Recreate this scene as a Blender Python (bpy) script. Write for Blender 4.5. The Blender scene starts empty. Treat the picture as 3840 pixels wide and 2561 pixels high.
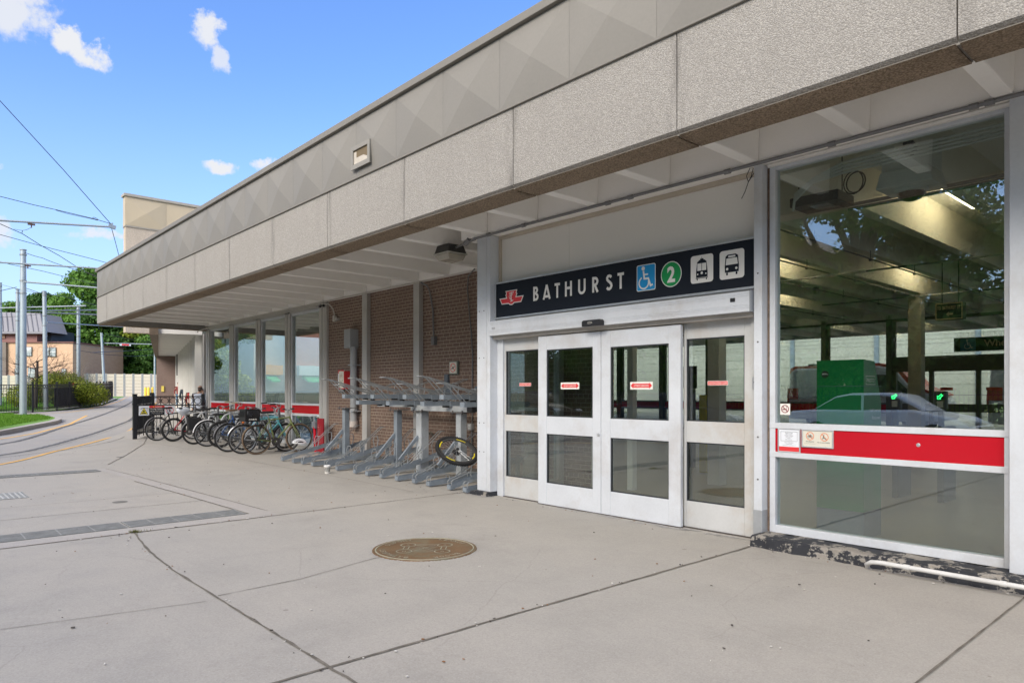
import bpy, bmesh, math, random
import numpy as np
from mathutils import Vector, Matrix
R = math.radians
random.seed(7)
scene = bpy.context.scene
col = scene.collection

# ---------------------------------------------------------------- camera
HEAD = 48.095            # heading, degrees to the left of +Y
cam_d = bpy.data.cameras.new('camera')
cam = bpy.data.objects.new('camera', cam_d)
col.objects.link(cam)
cam.location = (0, 0, 1.42)
cam.rotation_euler = (R(90), 0, R(HEAD))
cam_d.sensor_width = 36
cam_d.lens = 24.356
cam_d.shift_y = 0.0499
cam_d.clip_start = 0.05
cam_d.clip_end = 3000
scene.camera = cam
scene.render.resolution_x = 1024
scene.render.resolution_y = 682

# ---------------------------------------------------------------- sky and sun
SUN_EL, SUN_AZ = 30, 158      # azimuth measured from +Y towards +X
world = bpy.data.worlds.new('World')
scene.world = world
world.use_nodes = True
wt = world.node_tree
wt.nodes.clear()
def wn(t, **k):
    n = wt.nodes.new(t)
    for a, b in k.items():
        setattr(n, a, b)
    return n
sky = wn('ShaderNodeTexSky', sky_type='NISHITA')
sky.sun_disc = False
sky.sun_elevation = R(SUN_EL)
sky.sun_rotation = R(SUN_AZ)
sky.air_density = 1.0
sky.dust_density = 0.6
sky.ozone_density = 2.0
bg = wn('ShaderNodeBackground')
bg.inputs['Strength'].default_value = 0.115
wo = wn('ShaderNodeOutputWorld')
tc = wn('ShaderNodeTexCoord')
# clouds: soft patches at fixed directions of the sky, broken up by noise
nz = wn('ShaderNodeTexNoise')
nz.inputs['Scale'].default_value = 17.0
nz.inputs['Detail'].default_value = 7.0
nz.inputs['Roughness'].default_value = 0.62
wt.links.new(tc.outputs['Generated'], nz.inputs['Vector'])
nz2 = wn('ShaderNodeTexNoise')
nz2.inputs['Scale'].default_value = 34.0; nz2.inputs['Detail'].default_value = 9.0; nz2.inputs['Roughness'].default_value = 0.65
wt.links.new(tc.outputs['Generated'], nz2.inputs['Vector'])
n2 = wn('ShaderNodeMath', operation='MULTIPLY_ADD'); n2.inputs[1].default_value = 3.4; n2.inputs[2].default_value = -1.7
wt.links.new(nz2.outputs['Fac'], n2.inputs[0])
nsub = wn('ShaderNodeVectorMath', operation='SUBTRACT')
nsub.inputs[1].default_value = (0.5, 0.5, 0.5)
wt.links.new(nz.outputs['Color'], nsub.inputs[0])
nsc = wn('ShaderNodeVectorMath', operation='SCALE')
nsc.inputs['Scale'].default_value = 0.06
wt.links.new(nsub.outputs[0], nsc.inputs[0])
nadd = wn('ShaderNodeVectorMath', operation='ADD')
wt.links.new(tc.outputs['Generated'], nadd.inputs[0])
wt.links.new(nsc.outputs[0], nadd.inputs[1])
# (azimuth left of +Y in degrees, elevation, half width, half height, tilt, strength)
CLOUDS = [(84.3, 24.6, 2.5, 1.9, -8, .9), (80.0, 22.8, 1.75, .8, -14, 1.0), (72.0, 25.7, 1.0, 1.15, -40, .95), (71.1, 24.0, .75, 1.15, 10, .8), (78.4, 27.4, .5, .9, 0, .6),
          (70.8, 16.8, 1.3, .62, 12, 1.0), (67.7, 17.3, 1.05, .58, 6, .95), (78.9, 10.9, 1.7, .5, 4, .85), (85.0, 10.3, 1.2, .9, 0, .85), (84.8, 15.0, .5, .5, 0, .7)]
# unseen bright cloud banks added as fill light, street side and overhead
FILL_BANKS = [(118, 32, 24, 14, 0, .9), (160, 40, 28, 18, 8, 1), (200, 30, 26, 16, 0, 1), (245, 42, 26, 17, -8, .9), (290, 30, 20, 12, 0, .6), (150, 72, 24, 20, 0, .9), (20, 78, 16, 12, 0, .5), (95, 58, 18, 12, 0, .7)]
NF = len(CLOUDS)
accs = []; acc = None
for ci, (az, el, hw, hh, tilt, st) in enumerate(CLOUDS + FILL_BANKS):
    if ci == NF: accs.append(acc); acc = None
    a, e = R(az), R(el)
    d = Vector((-math.sin(a) * math.cos(e), math.cos(a) * math.cos(e), math.sin(e)))
    rgt = Vector((math.cos(a), math.sin(a), 0))
    up = rgt.cross(d)
    ct, s_ = math.cos(R(tilt)), math.sin(R(tilt))
    r2 = rgt * ct + up * s_
    u2 = up * ct - rgt * s_
    dots = []
    for vec, half in ((r2, hw), (u2, hh)):
        dn = wn('ShaderNodeVectorMath', operation='DOT_PRODUCT')
        dn.inputs[1].default_value = vec / math.sin(R(half))
        wt.links.new(nadd.outputs[0], dn.inputs[0])
        sq = wn('ShaderNodeMath', operation='MULTIPLY')
        wt.links.new(dn.outputs['Value'], sq.inputs[0]); wt.links.new(dn.outputs['Value'], sq.inputs[1])
        dots.append(sq)
    sm = wn('ShaderNodeMath', operation='ADD')
    wt.links.new(dots[0].outputs[0], sm.inputs[0]); wt.links.new(dots[1].outputs[0], sm.inputs[1])
    mr = wn('ShaderNodeMapRange', interpolation_type='SMOOTHSTEP')
    mr.inputs['From Min'].default_value = 1.25 if ci < NF else 1.25; mr.inputs['From Max'].default_value = 0.2 if ci < NF else 0.35
    mr.inputs['To Min'].default_value = 0; mr.inputs['To Max'].default_value = st
    if ci < NF:
        sm2 = wn('ShaderNodeMath', operation='ADD'); wt.links.new(sm.outputs[0], sm2.inputs[0]); wt.links.new(n2.outputs[0], sm2.inputs[1]); sm = sm2
    wt.links.new(sm.outputs[0], mr.inputs['Value'])
    front = wn('ShaderNodeVectorMath', operation='DOT_PRODUCT')
    front.inputs[1].default_value = d
    wt.links.new(tc.outputs['Generated'], front.inputs[0])
    g = wn('ShaderNodeMath', operation='GREATER_THAN'); g.inputs[1].default_value = 0.0
    wt.links.new(front.outputs['Value'], g.inputs[0])
    m2 = wn('ShaderNodeMath', operation='MULTIPLY')
    wt.links.new(mr.outputs[0], m2.inputs[0]); wt.links.new(g.outputs[0], m2.inputs[1])
    if acc is None:
        acc = m2
    else:
        mx = wn('ShaderNodeMath', operation='MAXIMUM')
        wt.links.new(acc.outputs[0], mx.inputs[0]); wt.links.new(m2.outputs[0], mx.inputs[1])
        acc = mx
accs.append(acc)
hs = wn('ShaderNodeHueSaturation')
hs.inputs['Saturation'].default_value = 1.12
hs.inputs['Value'].default_value = 1.0
wt.links.new(sky.outputs[0], hs.inputs['Color'])
skytint = wn('ShaderNodeMix', data_type='RGBA', blend_type='MULTIPLY')
skytint.inputs['Factor'].default_value = 1.0
skytint.inputs['B'].default_value = (.66, .70, .88, 1)
wt.links.new(hs.outputs[0], skytint.inputs['A'])
cm = wn('ShaderNodeMix', data_type='RGBA')
cm.inputs['B'].default_value = (2.45, 2.5, 2.62, 1)
wt.links.new(accs[0].outputs[0], cm.inputs['Factor'])
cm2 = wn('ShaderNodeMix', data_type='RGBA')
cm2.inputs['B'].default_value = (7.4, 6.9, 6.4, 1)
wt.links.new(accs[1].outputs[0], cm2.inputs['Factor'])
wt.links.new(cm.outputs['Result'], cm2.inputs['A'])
sepz = wn('ShaderNodeSeparateXYZ'); wt.links.new(tc.outputs['Generated'], sepz.inputs[0])
hz = wn('ShaderNodeMapRange', interpolation_type='SMOOTHSTEP')
hz.inputs['From Min'].default_value = 0.42; hz.inputs['From Max'].default_value = -0.05
hz.inputs['To Min'].default_value = 0.0; hz.inputs['To Max'].default_value = 0.75
wt.links.new(sepz.outputs['Z'], hz.inputs['Value'])
hzm = wn('ShaderNodeMix', data_type='RGBA'); hzm.inputs['B'].default_value = (1.7, 2.2, 2.8, 1)
wt.links.new(hz.outputs[0], hzm.inputs['Factor']); wt.links.new(skytint.outputs['Result'], hzm.inputs['A'])
wt.links.new(hzm.outputs['Result'], cm.inputs['A'])
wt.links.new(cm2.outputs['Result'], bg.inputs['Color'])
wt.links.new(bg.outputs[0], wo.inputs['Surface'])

sun_d = bpy.data.lights.new('sun', 'SUN')
sun_d.energy = 1.5
sun_d.angle = R(36)
sun_d.color = (1.0, 0.92, 0.81)
sun = bpy.data.objects.new('sun', sun_d)
col.objects.link(sun)
sa, se = R(SUN_AZ), R(SUN_EL)
sdir = Vector((math.sin(sa) * math.cos(se), math.cos(sa) * math.cos(se), math.sin(se)))
sun.rotation_euler = sdir.to_track_quat('Z', 'Y').to_euler()
sun.location = sdir * 60

vs = scene.view_settings
vs.view_transform = 'Standard'
vs.look = 'None'
vs.exposure = 1.6
vs.gamma = 1.0
vs.use_curve_mapping = False
scene.render.engine = 'CYCLES'
scene.cycles.max_bounces = 10
scene.cycles.diffuse_bounces = 6
scene.cycles.glossy_bounces = 4
scene.cycles.transparent_max_bounces = 24
scene.cycles.caustics_reflective = False
scene.cycles.caustics_refractive = False

# ---------------------------------------------------------------- terrain
DV = Vector((-0.74425, 0.6679)); RV = Vector((0.6679, 0.74425))
def gz(x, y):
    t = x * DV.x + y * DV.y
    return 0.018 * max(0.0, min(t, 70.0) - 24.0)

# ---------------------------------------------------------------- materials
MATS = {}
def nm(name):
    m = bpy.data.materials.new(name); m.use_nodes = True
    MATS[name] = m
    nt = m.node_tree
    b = nt.nodes['Principled BSDF']
    return m, nt, b
def coords(nt, scale=None, which='Object'):
    t = nt.nodes.new('ShaderNodeTexCoord')
    return t.outputs[which]
def noise(nt, vec, scale, detail=4, rough=.55):
    n = nt.nodes.new('ShaderNodeTexNoise')
    n.inputs['Scale'].default_value = scale; n.inputs['Detail'].default_value = detail
    n.inputs['Roughness'].default_value = rough
    nt.links.new(vec, n.inputs['Vector'])
    return n.outputs['Fac']
def ramp(nt, fac, stops):
    r = nt.nodes.new('ShaderNodeValToRGB')
    el = r.color_ramp.elements
    while len(el) < len(stops): el.new(0.5)
    for e, (p, c) in zip(el, stops):
        e.position = p; e.color = (*c, 1) if len(c) == 3 else c
    nt.links.new(fac, r.inputs['Fac'])
    return r.outputs['Color']
def mixc(nt, fac, a, b, mode='MIX'):
    n = nt.nodes.new('ShaderNodeMix'); n.data_type = 'RGBA'; n.blend_type = mode
    for s, v in (('Factor', fac), ('A', a), ('B', b)):
        if isinstance(v, (int, float)): n.inputs[s].default_value = v
        elif isinstance(v, tuple): n.inputs[s].default_value = (*v, 1) if len(v) == 3 else v
        else: nt.links.new(v, n.inputs[s])
    return n.outputs['Result']
def mth(nt, op, a, b=0.0, c=0.0):
    n = nt.nodes.new('ShaderNodeMath'); n.operation = op
    for i, v in enumerate((a, b, c)):
        if isinstance(v, (int, float)): n.inputs[i].default_value = v
        else: nt.links.new(v, n.inputs[i])
    return n.outputs[0]
def bump(nt, b, h, strength=.3, dist=.01):
    n = nt.nodes.new('ShaderNodeBump')
    n.inputs['Strength'].default_value = strength; n.inputs['Distance'].default_value = dist
    nt.links.new(h, n.inputs['Height']); nt.links.new(n.outputs[0], b.inputs['Normal'])
def M(name, c, rough=.6, metal=0.0, var=.12, scale=3.0, fine=40.0, bmp=.08, dirt=None, dirtfac=.35, spec=None):
    if name in MATS: return MATS[name]
    m, nt, b = nm(name)
    o = coords(nt)
    f = noise(nt, o, scale, 5)
    g = noise(nt, o, fine, 3)
    lo = tuple(max(0, x * (1 - var * 1.6)) for x in c); hi = tuple(min(1, x * (1 + var * 1.2)) for x in c)
    cc = ramp(nt, f, [(.3, lo), (.7, hi)])
    cc = mixc(nt, .5, cc, ramp(nt, g, [(.3, tuple(x * (1 - var * .6) for x in c)), (.7, tuple(min(1, x * (1 + var * .6)) for x in c))]))
    if dirt:
        mask = ramp(nt, noise(nt, o, scale * .7, 8, .7), [(.5, (0, 0, 0)), (.72, (1, 1, 1))])
        cc = mixc(nt, mth(nt, 'MULTIPLY', mask, dirtfac), cc, dirt)
    nt.links.new(cc, b.inputs['Base Color'])
    b.inputs['Roughness'].default_value = rough
    rr = mth(nt, 'MULTIPLY_ADD', f, .2, rough - .1)
    nt.links.new(rr, b.inputs['Roughness'])
    b.inputs['Metallic'].default_value = metal
    if spec is not None: b.inputs['Specular IOR Level'].default_value = spec
    if bmp: bump(nt, b, g, bmp, .004)
    return m

def mat_concrete(name, base, warm, cracks=True, island=False):
    m, nt, b = nm(name)
    o = coords(nt)
    big = noise(nt, o, .35, 4, .6); mid = noise(nt, o, 2.2, 6, .65); fine = noise(nt, o, 60, 4, .7)
    c = mixc(nt, ramp(nt, big, [(.38, (0, 0, 0)), (.62, (1, 1, 1))]), base, warm)
    c = mixc(nt, mth(nt, 'MULTIPLY', ramp(nt, mid, [(.45, (0, 0, 0)), (.72, (1, 1, 1))]), .42), c, tuple(x * .72 for x in base))
    c = mixc(nt, ramp(nt, fine, [(.35, (.25, .25, .25)), (.65, (0, 0, 0))]), c, tuple(x * .72 for x in base))
    # brushed streaks
    mp = nt.nodes.new('ShaderNodeMapping'); mp.inputs['Scale'].default_value = (1.2, 9, 1)
    nt.links.new(o, mp.inputs['Vector'])
    st = noise(nt, mp.outputs[0], 2.0, 6, .7)
    c = mixc(nt, mth(nt, 'MULTIPLY', ramp(nt, st, [(.5, (0, 0, 0)), (.75, (1, 1, 1))]), .16), c, tuple(x * .6 for x in base))
    pat = noise(nt, o, .9, 9, .72)
    c = mixc(nt, mth(nt, 'MULTIPLY', ramp(nt, pat, [(.52, (0, 0, 0)), (.60, (1, 1, 1))]), .13), c, tuple(x * .55 for x in base))
    vf = nt.nodes.new('ShaderNodeTexVoronoi'); vf.inputs['Scale'].default_value = 130
    nt.links.new(o, vf.inputs['Vector'])
    c = mixc(nt, .22, c, ramp(nt, noise(nt, vf.outputs['Color'], 4, 1), [(.3, tuple(x * .55 for x in base)), (.7, tuple(min(1, x * 1.5) for x in base))]))
    # small spots (gum, rust, dirt)
    v = nt.nodes.new('ShaderNodeTexVoronoi'); v.inputs['Scale'].default_value = 2.3
    nt.links.new(o, v.inputs['Vector'])
    rad = mth(nt, 'MULTIPLY', noise(nt, o, 1.7, 2), .085)
    sp = mth(nt, 'LESS_THAN', v.outputs['Distance'], rad)
    keep = mth(nt, 'GREATER_THAN', noise(nt, v.outputs['Color'], 3.3, 2), .52)
    c = mixc(nt, mth(nt, 'MULTIPLY', mth(nt, 'MULTIPLY', sp, keep), .42), c, (.12, .10, .085))
    v2 = nt.nodes.new('ShaderNodeTexVoronoi'); v2.inputs['Scale'].default_value = 5.5
    nt.links.new(o, v2.inputs['Vector'])
    sp2 = mth(nt, 'LESS_THAN', v2.outputs['Distance'], mth(nt, 'MULTIPLY', noise(nt, o, 4.1, 2), .11))
    keep2 = mth(nt, 'GREATER_THAN', noise(nt, v2.outputs['Color'], 3.3, 2), .55)
    c = mixc(nt, mth(nt, 'MULTIPLY', mth(nt, 'MULTIPLY', sp2, keep2), .38), c, (.10, .085, .07))
    blot = ramp(nt, noise(nt, o, .42, 7, .75), [(.56, (0, 0, 0)), (.66, (1, 1, 1))])
    c = mixc(nt, mth(nt, 'MULTIPLY', blot, .20), c, tuple(x * .45 for x in base))
    if cracks:
        wv = nt.nodes.new('ShaderNodeMix'); wv.data_type = 'VECTOR'; wv.inputs['Factor'].default_value = .13
        nn = nt.nodes.new('ShaderNodeTexNoise'); nn.inputs['Scale'].default_value = 3; nn.inputs['Detail'].default_value = 6
        nt.links.new(o, nn.inputs['Vector']); nt.links.new(o, wv.inputs[4]); nt.links.new(nn.outputs['Color'], wv.inputs[5])
        ve = nt.nodes.new('ShaderNodeTexVoronoi'); ve.feature = 'DISTANCE_TO_EDGE'; ve.inputs['Scale'].default_value = .75
        nt.links.new(wv.outputs[1], ve.inputs['Vector'])
        line = mth(nt, 'LESS_THAN', ve.outputs['Distance'], .0035)
        mk = ramp(nt, noise(nt, o, .55, 3), [(.47, (0, 0, 0)), (.58, (1, 1, 1))])
        c = mixc(nt, mth(nt, 'MULTIPLY', mth(nt, 'MULTIPLY', line, mk), .16), c, (.12, .11, .10))
    nt.links.new(c, b.inputs['Base Color'])
    nt.links.new(mth(nt, 'MULTIPLY_ADD', mid, -.25, .86), b.inputs['Roughness'])
    bump(nt, b, mth(nt, 'ADD', fine, mth(nt, 'MULTIPLY', mid, .6)), .35, .004)
    return m

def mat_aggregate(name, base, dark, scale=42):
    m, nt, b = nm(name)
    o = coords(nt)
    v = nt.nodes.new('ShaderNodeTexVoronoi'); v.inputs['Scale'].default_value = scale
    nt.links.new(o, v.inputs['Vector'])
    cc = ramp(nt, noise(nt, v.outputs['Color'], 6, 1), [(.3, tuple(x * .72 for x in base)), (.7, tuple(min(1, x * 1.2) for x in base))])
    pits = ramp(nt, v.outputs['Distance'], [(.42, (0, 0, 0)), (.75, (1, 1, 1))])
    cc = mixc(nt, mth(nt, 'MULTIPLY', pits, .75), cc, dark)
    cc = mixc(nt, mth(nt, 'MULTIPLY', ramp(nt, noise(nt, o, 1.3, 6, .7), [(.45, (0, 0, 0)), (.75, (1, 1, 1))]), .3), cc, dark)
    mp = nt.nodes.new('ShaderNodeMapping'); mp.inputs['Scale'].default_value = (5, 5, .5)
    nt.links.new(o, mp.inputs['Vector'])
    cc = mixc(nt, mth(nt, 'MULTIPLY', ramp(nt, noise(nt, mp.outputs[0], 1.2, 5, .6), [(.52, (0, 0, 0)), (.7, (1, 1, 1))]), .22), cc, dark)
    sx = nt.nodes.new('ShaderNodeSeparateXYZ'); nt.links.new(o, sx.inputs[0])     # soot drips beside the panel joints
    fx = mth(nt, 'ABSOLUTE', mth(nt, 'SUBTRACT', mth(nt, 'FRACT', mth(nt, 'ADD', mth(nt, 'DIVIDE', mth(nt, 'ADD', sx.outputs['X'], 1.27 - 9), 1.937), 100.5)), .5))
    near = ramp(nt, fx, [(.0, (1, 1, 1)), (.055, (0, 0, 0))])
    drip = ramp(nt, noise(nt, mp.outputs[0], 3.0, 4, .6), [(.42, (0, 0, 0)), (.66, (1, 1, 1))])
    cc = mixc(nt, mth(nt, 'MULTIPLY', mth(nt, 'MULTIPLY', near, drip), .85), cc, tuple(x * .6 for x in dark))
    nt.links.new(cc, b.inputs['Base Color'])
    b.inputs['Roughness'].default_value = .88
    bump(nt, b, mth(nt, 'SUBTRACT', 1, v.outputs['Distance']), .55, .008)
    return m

def mat_brick(name, brick, brick2, mortar, axis='XZ', header=True, bw=.2, bh=.0667):
    m, nt, b = nm(name)
    o = coords(nt)
    sx = nt.nodes.new('ShaderNodeSeparateXYZ'); nt.links.new(o, sx.inputs[0])
    def bt(w):
        cx = nt.nodes.new('ShaderNodeCombineXYZ')
        nt.links.new(sx.outputs[axis[0]], cx.inputs[0]); nt.links.new(sx.outputs['Z'], cx.inputs[1])
        t = nt.nodes.new('ShaderNodeTexBrick')
        t.inputs['Scale'].default_value = 1; t.inputs['Brick Width'].default_value = w
        t.inputs['Row Height'].default_value = bh; t.inputs['Mortar Size'].default_value = .0042
        t.inputs['Mortar Smooth'].default_value = .15; t.inputs['Bias'].default_value = 0
        t.inputs['Color1'].default_value = (*brick, 1); t.inputs['Color2'].default_value = (*brick2, 1)
        t.inputs['Mortar'].default_value = (*mortar, 1)
        nt.links.new(cx.outputs[0], t.inputs['Vector'])
        return t
    a = bt(bw)
    c, f = a.outputs['Color'], a.outputs['Fac']
    if header:
        a2 = bt(bw / 2)
        row = mth(nt, 'FLOOR', mth(nt, 'DIVIDE', sx.outputs['Z'], bh))
        six = mth(nt, 'LESS_THAN', mth(nt, 'ABSOLUTE', mth(nt, 'SUBTRACT', mth(nt, 'MODULO', mth(nt, 'ADD', row, 600), 6), 2)), .5)
        c = mixc(nt, six, c, a2.outputs['Color'])
        f = mth(nt, 'ADD', mth(nt, 'MULTIPLY', f, mth(nt, 'SUBTRACT', 1, six)), mth(nt, 'MULTIPLY', a2.outputs['Fac'], six))
    d = noise(nt, o, 1.1, 5); e = noise(nt, o, 90, 2)
    c = mixc(nt, mth(nt, 'MULTIPLY', ramp(nt, d, [(.35, (1, 1, 1)), (.65, (0, 0, 0))]), .35), c, tuple(x * .8 for x in brick))
    c = mixc(nt, .12, c, ramp(nt, e, [(.3, (0, 0, 0)), (.7, (.5, .5, .5))]))
    nt.links.new(c, b.inputs['Base Color'])
    b.inputs['Roughness'].default_value = .72
    bump(nt, b, mth(nt, 'SUBTRACT', mth(nt, 'MULTIPLY', e, .15), f), .5, .006)
    return m

def mat_glass(name, tint=(.80, .86, .84), base=.03, mult=1.2):
    m = bpy.data.materials.new(name); m.use_nodes = True; MATS[name] = m
    nt = m.node_tree; nt.nodes.clear()
    out = nt.nodes.new('ShaderNodeOutputMaterial')
    tr = nt.nodes.new('ShaderNodeBsdfTransparent'); tr.inputs[0].default_value = (*tint, 1)
    gl = nt.nodes.new('ShaderNodeBsdfGlossy'); gl.inputs['Roughness'].default_value = 0.0
    gl.inputs['Color'].default_value = (.95, .98, .97, 1)
    fr = nt.nodes.new('ShaderNodeFresnel'); fr.inputs['IOR'].default_value = 1.52
    tcn = nt.nodes.new('ShaderNodeTexCoord')
    nn = nt.nodes.new('ShaderNodeTexNoise'); nn.inputs['Scale'].default_value = 1.1; nn.inputs['Detail'].default_value = 2
    nt.links.new(tcn.outputs['Object'], nn.inputs['Vector'])
    bp = nt.nodes.new('ShaderNodeBump'); bp.inputs['Strength'].default_value = .05; bp.inputs['Distance'].default_value = .02
    nt.links.new(nn.outputs['Fac'], bp.inputs['Height']); nt.links.new(bp.outputs[0], gl.inputs['Normal'])
    ge = nt.nodes.new('ShaderNodeNewGeometry')      # leaving a face must reflect like entering it
    nt.links.new(mth(nt, 'MULTIPLY_ADD', ge.outputs['Backfacing'], 1 / 1.52 - 1.52, 1.52), fr.inputs['IOR'])
    f = mth(nt, 'MINIMUM', mth(nt, 'MULTIPLY_ADD', fr.outputs[0], mult, base), .95)
    mx = nt.nodes.new('ShaderNodeMixShader')
    nt.links.new(f, mx.inputs[0]); nt.links.new(tr.outputs[0], mx.inputs[1]); nt.links.new(gl.outputs[0], mx.inputs[2])
    nt.links.new(mx.outputs[0], out.inputs[0])
    return m

def mat_leaf(name, c1, c2, c3, scale=1.2):
    m, nt, b = nm(name)
    o = coords(nt)
    f = noise(nt, o, scale, 3, .6); g = noise(nt, o, scale * 9, 2)
    c = mixc(nt, .55, ramp(nt, f, [(.3, c1), (.5, c2), (.72, c3)]), ramp(nt, g, [(.3, c1), (.5, c2), (.7, c3)]))
    nt.links.new(c, b.inputs['Base Color'])
    b.inputs['Roughness'].default_value = .6
    b.inputs['Specular IOR Level'].default_value = .25
    tl = nt.nodes.new('ShaderNodeBsdfTranslucent'); nt.links.new(c, tl.inputs['Color'])
    mx = nt.nodes.new('ShaderNodeMixShader'); mx.inputs[0].default_value = .35
    out = nt.nodes['Material Output']
    nt.links.new(b.outputs[0], mx.inputs[1]); nt.links.new(tl.outputs[0], mx.inputs[2]); nt.links.new(mx.outputs[0], out.inputs[0])
    return m

def mat_emit(name, c, s):
    m, nt, b = nm(name)
    b.inputs['Base Color'].default_value = (*c, 1)
    b.inputs['Emission Color'].default_value = (*c, 1); b.inputs['Emission Strength'].default_value = s
    return m

PAVE = mat_concrete('paving_concrete', (.36, .343, .312), (.385, .36, .32))
PAVE2 = mat_concrete('roadway_concrete', (.32, .31, .295), (.35, .325, .295), cracks=False)
KERB = mat_concrete('kerb_concrete', (.39, .37, .345), (.37, .345, .32), cracks=False)
JOINT = M('joint_filler', (.15, .135, .112), .95, var=.5, scale=9, bmp=.4)
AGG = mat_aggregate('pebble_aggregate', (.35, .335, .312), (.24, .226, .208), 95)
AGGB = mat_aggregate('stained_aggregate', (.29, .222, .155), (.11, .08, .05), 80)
BRICK = mat_brick('brown_brick', (.20, .118, .080), (.155, .090, .063), (.56, .48, .38))
WHITE = M('white_paint', (.74, .73, .70), .5, var=.05, scale=.8, dirt=(.42, .37, .30), dirtfac=.18)
SOFF = M('soffit_paint', (.88, .865, .83), .6, var=.04, scale=.6, dirt=(.5, .44, .36), dirtfac=.18)
ALU = M('white_aluminium', (.60, .63, .67), .42, .0, var=.07, scale=2.5, bmp=.03, dirt=(.36, .31, .26), dirtfac=.38)
ALUD = M('stained_aluminium', (.54, .55, .55), .5, .0, var=.08, scale=2.2, dirt=(.42, .33, .24), dirtfac=.55)
ALUG = M('grey_aluminium', (.52, .51, .49), .45, .2, var=.06, scale=1.5, bmp=.03, dirt=(.25, .21, .17), dirtfac=.3)
PANEL = M('panel_cream', (.78, .765, .73), .55, var=.04, scale=.7, dirt=(.36, .33, .30), dirtfac=.15)
METF = M('fascia_metal', (.215, .205, .185), .6, .0, var=.10, scale=.7, bmp=.02, dirt=(.20, .195, .19), dirtfac=.35)
METT = M('tower_metal', (.47, .385, .26), .5, .1, var=.05, scale=.9, bmp=.02)
DARK = M('black_plastic', (.018, .018, .02), .45, var=.2)
BLACKP = M('black_paint', (.014, .015, .018), .38, var=.2, scale=6)
RED = M('red_enamel', (.48, .006, .016), .22, var=.04, scale=.9, bmp=.01)
SIGNK = M('sign_black', (.010, .014, .022), .6, var=.08, bmp=.01, spec=.25)
SIGNW = M('sign_white', (.80, .78, .73), .5, var=.02, bmp=0)
SIGNR = M('sign_red', (.68, .04, .045), .45, var=.03, bmp=0)
SIGNB = M('sign_blue', (.01, .29, .62), .45, var=.03, bmp=0)
SIGNG = M('sign_green', (.006, .30, .07), .45, var=.03, bmp=0)
SIGNY = M('sign_yellow', (.80, .68, .02), .5, var=.05, bmp=0)
SIGNP = M('sign_paper', (.74, .77, .82), .5, var=.02, bmp=0)
SIGNC = M('sign_cream', (.66, .64, .55), .5, var=.03, bmp=0)
STRIM = M('brushed_trim', (.62, .64, .66), .35, .6, var=.15, scale=7)
GALV = M('galvanised_steel', (.26, .30, .34), .5, .25, var=.22, scale=6, fine=60)
GALVL = M('galvanised_light', (.45, .48, .50), .55, .2, var=.22, scale=5, fine=60)
WIRE = M('rack_wire', (.32, .34, .35), .45, .3, var=.1)
POLE = M('pole_steel', (.34, .40, .44), .5, .3, var=.09, scale=2, dirt=(.25, .23, .2), dirtfac=.3)
CONDU = M('conduit_grey', (.20, .20, .205), .5, .3, var=.15, scale=6)
CONDW = M('conduit_cream', (.52, .50, .46), .5, var=.1, scale=6)
PIPEG = M('pipe_grey', (.36, .37, .38), .45, var=.05)
TEXK = M('text_dark', (.03, .03, .035), .6, var=.05, bmp=0)
GLASS = mat_glass('window_glass', (.88, .93, .915), .08, 1.9)
GLASSF = mat_glass('far_window_glass', (.84, .89, .87), .12, 2.3)
GLASSD = mat_glass('door_glass', (.80, .84, .825), .06, 1.7)
CURB = None
def mat_peel():
    m, nt, b = nm('peeling_black_paint')
    o = coords(nt)
    f = noise(nt, o, 7, 9, .72)
    mp = nt.nodes.new('ShaderNodeMapping'); mp.inputs['Scale'].default_value = (1, 1, 2.2)
    nt.links.new(o, mp.inputs['Vector'])
    f2 = noise(nt, mp.outputs[0], 2.6, 8, .7)
    k = mth(nt, 'ADD', mth(nt, 'MULTIPLY', f, .5), mth(nt, 'MULTIPLY', f2, .5))
    c = ramp(nt, k, [(.0, (.018, .02, .026)), (.515, (.022, .024, .03)), (.535, (.30, .28, .25)), (.58, (.24, .22, .19)), (.64, (.38, .36, .34))])
    nt.links.new(c, b.inputs['Base Color']); b.inputs['Roughness'].default_value = .8
    bump(nt, b, k, .6, .02)
    return m
CURB = mat_peel()
ROUGHC = M('broken_concrete', (.27, .25, .22), .9, var=.4, scale=14, bmp=.5)

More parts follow.
